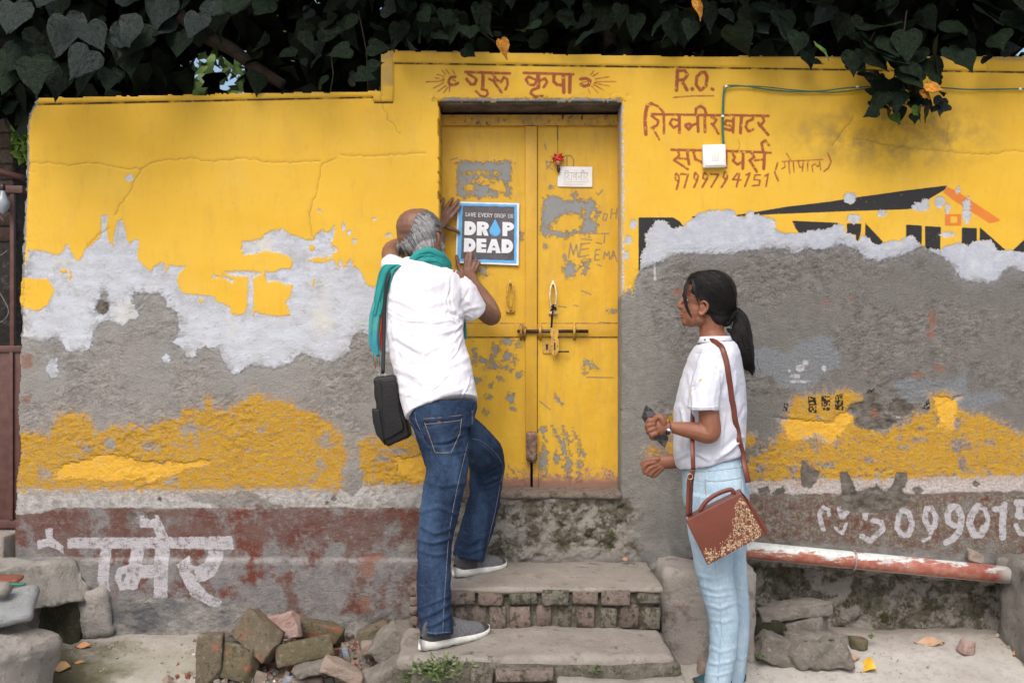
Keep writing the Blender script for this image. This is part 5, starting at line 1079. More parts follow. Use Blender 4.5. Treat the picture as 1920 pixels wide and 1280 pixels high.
stone('rock', (0.052, 0.05, 0.055), 1812, 1212, -0.20, M_PINK, (0, 20, 20), 'small pale pink stone alone on the concrete at the right', 'rock', 57)
stone('rock', (0.07, 0.05, 0.045), 1829, 1043, -0.05, M_TAN, (0, 15, 0), 'tan stone chip resting on the drain pipe', 'rock', 58, amp=0.01)
stone('rock', (0.07, 0.05, 0.03), 1886, 1057, -0.05, M_GREYS, (0, 10, 0), 'flat grey chip on the right end of the drain pipe', 'rock', 59, amp=0.01)
stone('rock', (0.05, 0.04, 0.05), 1476, 1228, -0.29, M_TAN, (0, 15, 0), 'small pale stone under the curled brown leaf', 'rock', 60, amp=0.006)
stone('rock', (0.055, 0.05, 0.05), 1322, 1252, -0.30, M_TAN, (0, 15, 0), 'orange tan stone behind the jeans of the woman', 'rock', 61, amp=0.006)
# rubble as stuff
rr = random.Random(77); parts = []
for k in range(900):
    x = rr.gauss(-0.80, 0.26); y = -rr.uniform(0.02, 0.66)
    if not (-1.45 < x < -0.38): continue
    s_ = rr.uniform(0.004, 0.016) * (1 if rr.random() < .85 else 1.8)
    v, f = box_vf(-s_, s_, -s_ * .8, s_ * .8, -s_ * .5, s_ * .5)
    E_ = Euler([rr.uniform(0, 3) for _ in range(3)]).to_matrix(); c0 = Vector((x, y, gz(y) + s_ * .4))
    parts.append(([E_ @ (Vector(p) * rr.uniform(.7, 1.2)) + c0 for p in v], f))
v, f = merge(parts)
me = bpy.data.meshes.new('rubble'); me.from_pydata([tuple(p) for p in v], [], f)
M_CH = [M_TAN, M_GREYS, M_REDB, simple_mat('blue_scrap', (0.16, 0.22, 0.33), (0.3, 0.36, 0.42), 30, 0.5), simple_mat('white_scrap', (0.55, 0.52, 0.5))]
o = link('rubble', me, M_CH); me.polygons.foreach_set('material_index', [rr.choice((0, 0, 1, 1, 1, 2, 2, 3, 4)) if i % 6 == 0 else 0 for i in range(len(me.polygons))])
mi = 0; arr = []
for i in range(len(me.polygons)):
    if i % 6 == 0: mi = rr.choice((0, 0, 0, 1, 1, 1, 1, 2, 2) if rr.random() < .93 else (3, 4))
    arr.append(mi)
me.polygons.foreach_set('material_index', arr)
tag(o, 'small brick and stone rubble strewn at the foot of the wall', kind='stuff')

# ================================================================== LEAVES (flat, on the ground)
def dry_leaf(px, py, Y, L, Wd, ang, mat, label, lift=0.006, pitch=0):
    rows = [(-.5, .02), (-.35, .45), (-.1, .95), (.15, .8), (.35, .4), (.5, .02)]
    V, Fc = [], []
    for t, wv in rows:
        for s_ in (-1, 0, 1): V.append(Vector((t * L, s_ * wv * Wd * .5, abs(s_) * wv * Wd * .18 + 0.10 * L * math.sin(t * 5 + s_))))
    for i in range(len(rows) - 1):
        for k in range(2): Fc.append((i * 3 + k, i * 3 + k + 1, i * 3 + k + 4, i * 3 + k + 3))
    if py > 1100: Y = gY(py + 3)
    M_ = Matrix.Translation(P(px, py, Y) + Vector((0, 0, .002))) @ Euler((R(pitch), 0, R(ang))).to_matrix().to_4x4()
    o = pydata('fallen_leaf', [M_ @ p for p in V], Fc, mat=mat, smooth=True)
    return tag(o, label, 'leaf', 'fallen leaves on the ground')
M_YL = simple_mat('yellow_leaf', (0.62, 0.36, 0.02), (0.7, 0.45, 0.05), 20, 0.5); M_BL = simple_mat('brown_leaf', (0.33, 0.19, 0.11), (0.42, 0.27, 0.17), 30, 0.7); M_OL = simple_mat('orange_leaf', (0.45, 0.20, 0.07), (0.50, 0.26, 0.12), 30, 0.7)
dry_leaf(1626, 1250, -0.33, 0.09, 0.075, -60, M_YL, 'bright yellow fallen leaf on the concrete at the right', pitch=35)
dry_leaf(1742, 1206, -0.2, 0.12, 0.05, -12, M_BL, 'dry brown leaf on the concrete between the yellow leaf and the pink stone', pitch=20)
dry_leaf(1592, 1235, -0.30, 0.085, 0.05, 0, M_BL, 'dry brown leaf just left of the yellow one', pitch=25)
dry_leaf(1487, 1216, -0.32, 0.10, 0.05, 80, M_OL, 'curled orange brown leaf standing against the wide grey rock', pitch=70)
dry_leaf(1912, 1226, -0.25, 0.07, 0.05, 20, M_OL, 'orange dry leaf at the right edge of the ground', pitch=25)
dry_leaf(156, 1211, -0.12, 0.07, 0.03, 0, M_OL, 'orange brown leaf nearest the wall at the lower left', pitch=25)
dry_leaf(116, 1252, -0.33, 0.075, 0.05, 10, simple_mat('tan_leaf', (0.55, 0.34, 0.16), (0.5, 0.3, 0.15), 20), 'tan fallen leaf on the dark damp ground at the lower left', pitch=25)
dry_leaf(148, 1242, -0.28, 0.06, 0.012, 0, M_OL, 'thin dry leaf stalk right of the tan leaf', pitch=10)
dry_leaf(1172, 1049, -0.05, 0.035, 0.02, 20, M_BL, 'tiny dry leaf on the upper tread below the door corner', pitch=20)

# ================================================================== WEEDS
M_WEED = simple_mat('weed_green', (0.10, 0.16, 0.045), (0.17, 0.22, 0.08), 40, 0.6); M_WEEDL = simple_mat('weed_pale', (0.22, 0.26, 0.15), (0.13, 0.17, 0.07), 50, 0.6)
def weed(name, px, py, Y, spread, hgt_, nl, label, seed, ls=0.02):
    rr = random.Random(seed); base = P(px, py, Y)
    root = empty(name, base, label, 'plant')
    parts, sp = [], []
    for k in range(nl // 5):
        a = rr.uniform(0, 6.28); rad = rr.uniform(0.2, 1) * spread
        tip = base + Vector((math.cos(a) * rad, math.sin(a) * rad * .7, hgt_ * rr.uniform(.35, 1) * (1.1 - .5 * rad / spread)))
        mid = base.lerp(tip, .5) + Vector((0, 0, hgt_ * .12))
        sp.append(tube_vf([base, mid, tip], [0.0012, 0.001, 0.0006], 4))
        for j in range(5):
            t = rr.uniform(.25, 1); p = base.lerp(mid, t * 2) if t < .5 else mid.lerp(tip, t * 2 - 1)
            l = ls * rr.uniform(.5, 1.2); d = Vector((rr.uniform(-1, 1), rr.uniform(-1, .5), rr.uniform(-.1, .9))).normalized(); s_ = d.cross(Vector((rr.uniform(-.4, .4), rr.uniform(-.4, .4), 1))).normalized() * l * .28
            parts.append(([p, p + d * l * .5 + s_, p + d * l, p + d * l * .5 - s_], [(0, 1, 2), (0, 2, 3)]))
    v, f = merge(parts); me = bpy.data.meshes.new('leaves'); me.from_pydata([tuple(q) for q in v], [], f)
    o = link('leaves', me, [M_WEED, M_WEEDL], root); me.polygons.foreach_set('material_index', [rr.choice((0, 0, 1)) for _ in f]); o['kind'] = 'stuff'
    v, f = merge(sp); pydata('stems', v, f, mat=M_WEED, parent=root)
weed('weed_clump', 825, 1275, -0.80, 0.13, 0.10, 620, 'clump of small green weeds at the foot of the steps', 1, 0.022)
weed('weed_clump', 790, 1284, -0.74, 0.10, 0.06, 300, 'low pale weeds left of the clump at the bottom edge', 4, 0.018)
weed('weed_sprig', 1425, 1234, -0.28, 0.04, 0.02, 60, 'tiny moss sprig at the lower right corner of the plaster block', 2, 0.012)
weed('weed_sprig', 1634, 1197, -0.12, 0.03, 0.02, 40, 'tiny green sprig by the small dark stone', 3, 0.014)
weed('weed_sprig', 1112, 1262, -0.80, 0.05, 0.03, 50, 'thin green sprig in the broken front of the lowest step', 6, 0.014)
# ================================================================== CREEPER
def leaf_mesh(name, seed, fold=0.22, curl=0.25):
    rr = random.Random(seed)
    rows = [(0.10, .24), (0.02, .41), (-.15, .475), (-.38, .42), (-.60, .29), (-.80, .15), (-.97, .05), (-1.10, .004)]
    V, Fc = [], []
    for i, (z, wv) in enumerate(rows):
        for k in (-1, -.5, 0, .5, 1):
            x = k * wv
            y = abs(x) * fold * (1 if abs(k) < 1 else 0.8) - curl * (z + .1) ** 2 * .6 + 0.03 * math.sin(z * 9 + k * 3 + seed)
            zz = z if not (i == 0 and k == 0) else -0.0
            V.append((x + rr.uniform(-.012, .012), y, zz + rr.uniform(-.012, .012)))
    for i in range(len(rows) - 1):
        for k in range(4): Fc.append((i * 5 + k, i * 5 + k + 1, i * 5 + k + 6, i * 5 + k + 5))
    me = bpy.data.meshes.new(name); me.from_pydata(V, [], Fc); me.update()
    me.polygons.foreach_set('use_smooth', [True] * len(Fc))
    return me
def leaf_mat(name, a, b, rough=0.32, veins=True, vc=(0.03, 0.045, 0.03), dust=0.0, spec=0.28):
    n = NT(name); X, Yc, Z = n.xyz()
    oi = n.t.nodes.new('ShaderNodeObjectInfo')
    c = n.mix(oi.outputs['Random'], a, b)
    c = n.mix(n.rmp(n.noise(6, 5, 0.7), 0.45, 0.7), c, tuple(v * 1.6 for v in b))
    if veins:
        ax = n.mth('ABSOLUTE', X)
        c = n.mix(n.rmp(ax, 0.022, 0.008, 0, .45), c, vc)
        w_ = n.mth('ABSOLUTE', n.mth('SUBTRACT', n.mth('FRACT', n.mth('MULTIPLY', n.mth('ADD', Z, n.mth('MULTIPLY', ax, -0.8)), 4.5)), 0.5))
        c = n.mix(n.rmp(w_, 0.05, 0.0, 0, .03), c, vc)
        n.set(Normal=n.bump(n.noise(4.5, 5, .7), 0.02))
    if dust: c = n.mix(n.rmp(n.noise(14, 5, 0.75), 0.5, 0.72, 0, dust), c, (0.30, 0.33, 0.33))
    n.set(Base_Color=c, Roughness=rough); n.b.inputs['Specular IOR Level'].default_value = spec
    return n.m
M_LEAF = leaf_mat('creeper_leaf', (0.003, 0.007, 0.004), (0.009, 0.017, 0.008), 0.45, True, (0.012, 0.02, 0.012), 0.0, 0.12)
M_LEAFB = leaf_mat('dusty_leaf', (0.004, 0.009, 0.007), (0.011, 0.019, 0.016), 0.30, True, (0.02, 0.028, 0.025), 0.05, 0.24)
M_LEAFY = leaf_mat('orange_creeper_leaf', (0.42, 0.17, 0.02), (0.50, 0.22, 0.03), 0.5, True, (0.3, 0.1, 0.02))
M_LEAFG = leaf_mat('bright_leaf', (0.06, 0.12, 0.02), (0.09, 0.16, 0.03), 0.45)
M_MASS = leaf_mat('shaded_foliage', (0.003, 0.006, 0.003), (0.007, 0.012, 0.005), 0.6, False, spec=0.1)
M_BARK = simple_mat('creeper_bark', (0.03, 0.022, 0.018), (0.06, 0.045, 0.035), 30, 0.9, bump=0.004)
tmpl = {}
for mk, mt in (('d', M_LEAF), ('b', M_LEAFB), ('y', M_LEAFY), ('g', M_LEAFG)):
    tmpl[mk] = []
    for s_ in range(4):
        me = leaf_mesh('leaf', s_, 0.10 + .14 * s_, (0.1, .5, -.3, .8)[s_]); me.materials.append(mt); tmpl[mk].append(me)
creeper = empty('creeper', (0, 0.1, 2.3), 'dark heart leaved creeper spilling over the top of the wall', 'creeper')
rl = random.Random(99)
nleaf = [0]
def leaf(px, py, Y, L, mk='d', yaw=None, pitch=None, roll=None):
    o = bpy.data.objects.new('leaf', rl.choice(tmpl[mk])); COL.objects.link(o)
    o.parent = creeper; o.matrix_parent_inverse = Matrix.Translation(creeper.location).inverted()
    o.location = P(px, py, Y); o.scale = (L, L, L)
    o.rotation_euler = (R(rl.gauss(-22, 24) if pitch is None else pitch), R(rl.gauss(0, 22) if roll is None else roll), R(rl.gauss(0, 40) if yaw is None else yaw))
    nleaf[0] += 1; return o
# big leaves that can be told apart, upper left (px = where the stalk joins)
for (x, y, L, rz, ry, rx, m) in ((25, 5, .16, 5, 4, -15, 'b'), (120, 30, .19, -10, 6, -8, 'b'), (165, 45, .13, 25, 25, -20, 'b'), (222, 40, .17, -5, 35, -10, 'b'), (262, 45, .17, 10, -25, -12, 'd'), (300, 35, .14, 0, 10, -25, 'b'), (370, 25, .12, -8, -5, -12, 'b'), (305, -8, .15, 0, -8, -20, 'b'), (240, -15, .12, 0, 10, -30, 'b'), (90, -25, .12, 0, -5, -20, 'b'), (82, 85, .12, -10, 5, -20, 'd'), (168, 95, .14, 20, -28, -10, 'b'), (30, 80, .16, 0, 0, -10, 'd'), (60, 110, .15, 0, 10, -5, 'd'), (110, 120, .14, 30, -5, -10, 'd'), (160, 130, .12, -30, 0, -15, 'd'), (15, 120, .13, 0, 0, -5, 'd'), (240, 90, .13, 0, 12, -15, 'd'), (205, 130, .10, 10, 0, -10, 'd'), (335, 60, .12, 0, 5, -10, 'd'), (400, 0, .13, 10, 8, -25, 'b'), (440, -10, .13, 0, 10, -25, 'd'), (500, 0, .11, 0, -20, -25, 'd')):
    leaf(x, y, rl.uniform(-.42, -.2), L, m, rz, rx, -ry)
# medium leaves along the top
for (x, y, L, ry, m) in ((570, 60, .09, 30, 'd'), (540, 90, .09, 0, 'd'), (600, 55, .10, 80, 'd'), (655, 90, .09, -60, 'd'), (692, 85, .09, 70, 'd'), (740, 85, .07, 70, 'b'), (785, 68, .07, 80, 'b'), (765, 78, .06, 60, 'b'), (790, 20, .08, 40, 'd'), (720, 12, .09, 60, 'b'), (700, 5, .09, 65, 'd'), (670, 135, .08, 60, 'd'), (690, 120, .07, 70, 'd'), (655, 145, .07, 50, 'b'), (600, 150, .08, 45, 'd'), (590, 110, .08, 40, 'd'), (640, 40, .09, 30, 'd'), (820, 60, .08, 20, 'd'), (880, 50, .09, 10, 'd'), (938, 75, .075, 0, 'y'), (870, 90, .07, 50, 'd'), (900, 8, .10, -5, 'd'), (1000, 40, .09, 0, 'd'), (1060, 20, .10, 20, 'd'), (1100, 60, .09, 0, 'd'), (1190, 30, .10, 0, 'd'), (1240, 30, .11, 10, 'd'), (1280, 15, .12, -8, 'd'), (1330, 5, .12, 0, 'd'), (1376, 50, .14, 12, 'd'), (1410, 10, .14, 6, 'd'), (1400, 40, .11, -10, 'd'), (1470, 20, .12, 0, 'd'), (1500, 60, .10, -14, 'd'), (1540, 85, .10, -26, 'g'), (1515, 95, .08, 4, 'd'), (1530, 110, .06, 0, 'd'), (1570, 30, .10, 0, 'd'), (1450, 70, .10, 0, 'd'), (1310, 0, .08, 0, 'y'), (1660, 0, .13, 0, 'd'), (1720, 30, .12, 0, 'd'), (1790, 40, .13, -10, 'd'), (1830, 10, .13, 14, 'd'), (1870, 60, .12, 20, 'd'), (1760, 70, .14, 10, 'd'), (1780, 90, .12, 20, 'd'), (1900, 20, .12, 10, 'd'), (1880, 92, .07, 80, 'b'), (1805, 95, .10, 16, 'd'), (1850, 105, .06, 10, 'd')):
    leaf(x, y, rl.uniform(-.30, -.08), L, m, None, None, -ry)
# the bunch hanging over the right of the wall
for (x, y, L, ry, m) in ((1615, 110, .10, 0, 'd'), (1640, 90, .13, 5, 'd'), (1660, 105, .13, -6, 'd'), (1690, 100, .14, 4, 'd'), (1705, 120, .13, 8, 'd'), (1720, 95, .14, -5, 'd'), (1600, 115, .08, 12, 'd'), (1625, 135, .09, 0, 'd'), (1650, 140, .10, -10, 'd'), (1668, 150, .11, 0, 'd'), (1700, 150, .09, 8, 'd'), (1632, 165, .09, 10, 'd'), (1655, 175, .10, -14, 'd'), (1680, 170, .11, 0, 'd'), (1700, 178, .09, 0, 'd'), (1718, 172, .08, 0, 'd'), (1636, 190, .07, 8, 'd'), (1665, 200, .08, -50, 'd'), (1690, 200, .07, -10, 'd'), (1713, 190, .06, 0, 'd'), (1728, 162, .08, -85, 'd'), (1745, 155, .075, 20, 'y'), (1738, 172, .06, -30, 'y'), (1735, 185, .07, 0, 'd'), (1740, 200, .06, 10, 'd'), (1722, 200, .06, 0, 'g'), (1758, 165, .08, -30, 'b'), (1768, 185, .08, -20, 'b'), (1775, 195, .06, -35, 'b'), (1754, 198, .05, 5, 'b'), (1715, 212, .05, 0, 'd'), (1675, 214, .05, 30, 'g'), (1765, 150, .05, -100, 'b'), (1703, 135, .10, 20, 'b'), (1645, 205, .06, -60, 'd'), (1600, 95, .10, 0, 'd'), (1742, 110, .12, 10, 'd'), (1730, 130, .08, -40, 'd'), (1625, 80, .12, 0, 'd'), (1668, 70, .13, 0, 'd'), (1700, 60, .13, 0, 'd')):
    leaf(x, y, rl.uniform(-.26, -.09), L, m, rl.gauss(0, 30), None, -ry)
while nleaf[0] < 296:      # fill with ordinary leaves, still in front of the mass behind
    x = rl.uniform(-30, 1950); bot = 165 if x < 705 else 92
    y = rl.uniform(-60, bot - 25)
    if 325 < x < 470 and 75 < y or x > 1850 and y > 35: continue
    leaf(x, y, rl.uniform(-.22, .12), rl.choice((.045, .06, .075, .09, .11, .13)) * (1.15 if x < 500 or x > 1200 else .85), rl.choice('ddddddb'))
tube('stem', [P(x, y, -0.12) for x, y in spline([(1700, 20), (1690, 90), (1675, 150), (1660, 185), (1700, 196), (1735, 200)], 5)], 0.003, M_BARK, creeper, 6)
tube('stem', [P(x, y, -0.16) for x, y in spline([(1633, 188), (1655, 188), (1690, 198), (1700, 201)], 5)], 0.0016, M_BARK, creeper, 6)
tube('stem', [P(x, y, 0.35) for x, y in spline([(340, 30), (385, 68), (430, 90), (470, 120), (500, 140), (532, 160)], 5)], [0.035 - 0.0004 * k for k in range(26)], M_BARK, creeper, 10)
tube('stem', [P(x, y, 0.45) for x, y in spline([(1120, -60), (1135, 0), (1142, 60), (1146, 140), (1146, 300)], 5)], 0.032, M_BARK, creeper, 10)
for a, b in (((672, 20), (690, 170)), ((620, 100), (618, 180)), ((860, 40), (930, 80)), ((1260, 20), (1240, 80)), ((1640, 60), (1600, 115))):
    tube('stem', [P(*a, .1), P((a[0] + b[0]) / 2 + 6, (a[1] + b[1]) / 2, .1), P(*b, .1)], 0.003, M_BARK, creeper, 5)

# foliage mass behind, and added shade leaves above (leaves nobody could count)
def leaf_cloud(name, n_, fpos, size, mat, parent, seed, big=(0.7, 1.3)):
    r = np.random.RandomState(seed)
    T = np.array([(0, 0, 0), (.34, .08, .06), (.46, .10, -.18), (.28, .05, -.6), (0, -.08, -1.08), (-.28, .05, -.6), (-.46, .10, -.18), (-.34, .08, .06)], float)
    Ft = np.array([(0, 1, 2), (0, 2, 3), (0, 3, 4), (0, 4, 5), (0, 5, 6), (0, 6, 7)])
    C_ = fpos(r, n_); n_ = len(C_)
    q = r.normal(size=(n_, 4)) * np.array([.8, .55, .6, .55]) + np.array([1.0, 0, 0, 0]); q /= np.linalg.norm(q, axis=1)[:, None]
    w_, x_, y_, z_ = q.T
    Rm = np.stack([1 - 2 * (y_ * y_ + z_ * z_), 2 * (x_ * y_ - z_ * w_), 2 * (x_ * z_ + y_ * w_), 2 * (x_ * y_ + z_ * w_), 1 - 2 * (x_ * x_ + z_ * z_), 2 * (y_ * z_ - x_ * w_), 2 * (x_ * z_ - y_ * w_), 2 * (y_ * z_ + x_ * w_), 1 - 2 * (x_ * x_ + y_ * y_)], -1).reshape(-1, 3, 3)
    S = size * r.uniform(*big, n_)
    V = np.einsum('nij,kj->nki', Rm, T) * S[:, None, None] + C_[:, None, :]
    Fa = (Ft[None] + (np.arange(n_) * 8)[:, None, None]).reshape(-1, 3)
    return tag(link(name, fast_mesh(name, V.reshape(-1, 3), Fa), mat, parent), kind='stuff')
def pos_back(r, n_):
    Y = r.uniform(.25, 1.9, n_); s = (CAMD + Y) / FPX
    px = r.uniform(-250, 2200, n_); bot = np.where(px < 705, 215, 140)
    py = bot - r.uniform(0, 1, n_) * (bot + 120)
    k = ~(((px > 330) & (px < 465) & (py > 86) & (r.rand(n_) < .97)) | ((px > 1875) & (py > 70) & (py < 110) & (r.rand(n_) < .9)) | (np.hypot((px - 520) / 28, (py - 25) / 30) < 1) * (r.rand(n_) < .6))
    return np.stack([(px - 960) * s, Y, CAMZ + (640 - py) * s], -1)[k]
def pos_shade(r, n_):
    X = r.uniform(-3.6, 3.6, n_); Y = r.uniform(-0.45, 2.2, n_)
    zt = 2.56 + 0.18 * np.clip(-Y, -1, 1) * 0 + np.abs(Y) * .25
    zt = np.where(Y < 0, 1.25 + 715 * (4.2 + Y) / 1840, 1.25 + 690 * (4.2 + Y) / 1840)
    thin = np.where((X < 0.9) & (Y < -.35), 0.35, 1.0)
    Z = zt + r.uniform(0, .8, n_)
    k = r.rand(n_) < thin
    return np.stack([X, Y, Z], -1)[k]
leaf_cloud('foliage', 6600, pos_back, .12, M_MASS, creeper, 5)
leaf_cloud('foliage', 7000, pos_shade, .14, M_MASS, creeper, 6)  # unseen overhead leaves, added to shade the creeper and the wall top
# trees behind the gate and beyond the gap
def pos_left(r, n_):
    Y = r.uniform(1.3, 2.6, n_); s = (CAMD + Y) / FPX
    px = r.uniform(-420, 90, n_); py = r.uniform(140, 1000, n_)
    return np.stack([(px - 960) * s, Y, CAMZ + (640 - py) * s], -1)
shrub = empty('garden_shrub', (-3.6, 2.0, 0), 'dark leafy shrub filling the garden behind the iron gate', 'shrub')
leaf_cloud('foliage', 6000, pos_left, .09, M_MASS, shrub, 8)
tube('trunk', [(-3.6, 2.0, 0), (-3.55, 2.05, 1.2), (-3.65, 2.0, 2.4)], [.06, .045, .03], M_BARK, shrub, 8)
def pos_far(r, n_):
    X = r.normal(-2.6, .9, n_); Z = r.uniform(2.2, 4.4, n_); Y = r.uniform(3.0, 4.2, n_)
    return np.stack([X, Y, Z], -1)
tree = empty('garden_tree', (-3.0, 3.6, 0), 'lighter green tree glimpsed through the gap in the creeper', 'tree')
leaf_cloud('crown', 2600, pos_far, .10, leaf_mat('tree_leaf', (0.05, 0.10, 0.02), (0.10, 0.16, 0.04), 0.5, False), tree, 9)
tube('trunk', [(-3.0, 3.6, 0), (-2.9, 3.6, 1.6), (-2.8, 3.6, 3.0)], [.11, .08, .04], M_BARK, tree, 8)
def pos_hedge(r, n_):
    Y = r.uniform(.6, 1.1, n_); s = (CAMD + Y) / FPX
    px = r.uniform(22, 60, n_); py = r.uniform(150, 300, n_)
    return np.stack([(px - 960) * s, Y, CAMZ + (640 - py) * s], -1)
hd = leaf_cloud('climbing_plant', 700, pos_hedge, .035, leaf_mat('fern_leaf', (0.09, 0.18, 0.02), (0.14, 0.24, 0.04), 0.5, False), None, 10)
tag(hd, 'bright green fine leaved climber between the brick pier and the wall end', 'plant')
# ================================================================== PEOPLE
def sc_(Y): return (CAMD + Y) / FPX
def limb(rows, flats=1.0, seg=14, up=(0, 1, 0), n=4, caps=True):
    """rows (px, py, Y, r_px) -> rounded swept volume"""
    R_ = [(*P(a, b, Y), r * sc_(Y)) for a, b, Y, r in rows]
    fl = flats if isinstance(flats, (list, tuple)) else [flats] * len(rows)
    S = spline([(*q, f) for q, f in zip(R_, fl)], n) if len(rows) > 2 else [np.array((*q, f)) for q, f in zip(R_, fl)]
    pts = [Vector(q[:3]) for q in S]; rad = [float(q[3]) for q in S]; ff = [float(q[4]) for q in S]
    if caps:
        t0 = (pts[0] - pts[1]).normalized(); t1 = (pts[-1] - pts[-2]).normalized()
        r0 = rad[0] * min(1, ff[0]); r1 = rad[-1] * min(1, ff[-1])
        a = [(pts[0] + t0 * r0 * math.sin(x), rad[0] * math.cos(x), ff[0]) for x in (1.45, 1.1, .7, .35)]
        b = [(pts[-1] + t1 * r1 * math.sin(x), rad[-1] * math.cos(x), ff[-1]) for x in (.35, .7, 1.1, 1.45)]
        pts = [q[0] for q in a] + pts + [q[0] for q in b]; rad = [q[1] for q in a] + rad + [q[1] for q in b]; ff = [q[2] for q in a] + ff + [q[2] for q in b]
    return tube_vf(pts, rad, seg, ff, up)
def ell(px, py, Y, rx, rz, ry, rot=0.0, seg=20):
    """ellipsoid: radii rx, rz in photo px, ry metres"""
    c0 = P(px, py, Y); s = sc_(Y); V, Fc = [], []
    Rr = Matrix.Rotation(R(rot), 3, 'Y')
    nr = seg // 2
    for i in range(nr + 1):
        a = math.pi * i / nr
        for k in range(seg):
            b = 2 * math.pi * k / seg
            V.append(c0 + Rr @ Vector((rx * s * math.sin(a) * math.cos(b), ry * math.sin(a) * math.sin(b), rz * s * math.cos(a))))
    for i in range(nr):
        for k in range(seg): Fc.append((i * seg + k, (i + 1) * seg + k, (i + 1) * seg + (k + 1) % seg, i * seg + (k + 1) % seg))
    return V, Fc
def proj(V):
    d = CAMD + V[:, 1]
    return 960 + V[:, 0] / d * FPX, 640 - (V[:, 2] - CAMZ) / d * FPX
def fuse(name, parts, voxel, it, mat, parent, folds=(), amp_noise=None, cutpoly=None, fac=0.5, extra=None, fold_gain=1.0):
    v, f = merge(parts)
    me = bpy.data.meshes.new('tmp'); me.from_pydata([tuple(q) for q in v], [], f); me.update()
    bm = bmesh.new(); bm.from_mesh(me); bmesh.ops.remove_doubles(bm, verts=bm.verts, dist=1e-5); bmesh.ops.recalc_face_normals(bm, faces=bm.faces); bm.to_mesh(me); bm.free()
    ob = bpy.data.objects.new('tmp', me); COL.objects.link(ob)
    m = ob.modifiers.new('r', 'REMESH'); m.mode = 'VOXEL'; m.voxel_size = voxel
    m = ob.modifiers.new('s', 'SMOOTH'); m.iterations = it; m.factor = fac
    dg = bpy.context.evaluated_depsgraph_get(); dg.update()
    new = bpy.data.meshes.new_from_object(ob.evaluated_get(dg)); new.name = name
    bpy.data.objects.remove(ob); bpy.data.meshes.remove(me)
    nv = len(new.vertices)
    V = np.empty(nv * 3); new.vertices.foreach_get('co', V); V = V.reshape(-1, 3)
    N = np.empty(nv * 3); new.vertices.foreach_get('normal', N); N = N.reshape(-1, 3)
    px, py = proj(V)
    d = np.zeros(nv)
    face = np.clip(-N[:, 1] * 2.2, 0, 1)
    for fd in folds:
        pts, wd, am = fd
        dist = np.full(nv, 1e9)
        for a, b in zip(pts[:-1], pts[1:]): dist = np.minimum(dist, _seg(px, py, a, b))
        a0 = np.array(pts[0]); a1 = np.array(pts[-1]); L = np.hypot(*(a1 - a0)) + 1e-6
        t = np.clip(((px - a0[0]) * (a1 - a0)[0] + (py - a0[1]) * (a1 - a0)[1]) / L ** 2, 0, 1)
        d += fold_gain * am * (np.exp(-(dist / (wd * .8)) ** 2) - .35 * np.exp(-((dist - wd * 1.6) / wd) ** 2)) * (0.35 + 0.65 * np.sin(np.pi * np.clip(t, .05, .95))) * face
    if amp_noise: 
        fr_, am = amp_noise
        d += (fbm(px / fr_ + 9, py / (fr_ * 1.6) + 4, 77, 3) - 0.5) * am
    if extra is not None: d += extra(V, N, px, py)
    V = V + N * d[:, None]
    new.vertices.foreach_set('co', V.ravel())
    if cutpoly is not None:
        F_ = Field(px.copy(), py.copy()); F_.poly(cutpoly)
        bad = set(np.nonzero(F_.d > 0)[0].tolist())
        bm = bmesh.new(); bm.from_mesh(new); bm.verts.ensure_lookup_table()
        bmesh.ops.delete(bm, geom=[bm.verts[i] for i in bad], context='VERTS'); bm.to_mesh(new); bm.free()
    new.update()
    return link(name, new, mat, parent, smooth=True)
CAM_O = Vector((0, -CAMD, CAMZ))
def bvh_of(*obs):
    dg = None; V, Fc = [], []
    for o in obs:
        k = len(V); M_ = wmat(o)
        V += [M_ @ q.co for q in o.data.vertices]; Fc += [tuple(i + k for i in p.vertices) for p in o.data.polygons]
    return BVHTree.FromPolygons(V, Fc)
def hit(bv, px, py, off=0.0, default=None):
    d = (P(px, py, 0) - CAM_O).normalized()
    h = bv.ray_cast(CAM_O, d)
    if h[0] is None: return default
    nrm = h[1] if h[1].dot(d) < 0 else -h[1]
    return h[0] + nrm * off
def on(bv, pts, off=0.001):
    out = []
    for x, y in pts:
        q = hit(bv, x, y, off)
        if q is None:
            if out: q = Vector(P(x, y, out[-1].y))
            else: continue
        out.append(q)
    return out
def ribbon(bv, pts, wpx, th, off=0.002, n=4):
    """flat strap lying on a surface"""
    sp = [tuple(q) for q in spline(pts, n)]
    c = on(bv, sp, off)
    if len(c) < 2: return [], []
    return tube_vf(c, wpx * 0.5 * sc_(c[0].y), 8, th / (wpx * .5 * sc_(c[0].y)), (0, 1, 0))
def stitch(name, bv, pts, w, mat, parent, off=0.0006):
    c = on(bv, [tuple(q) for q in spline(pts, 6)], off)
    if len(c) > 1: return tube(name, c, w, mat, parent, 4)

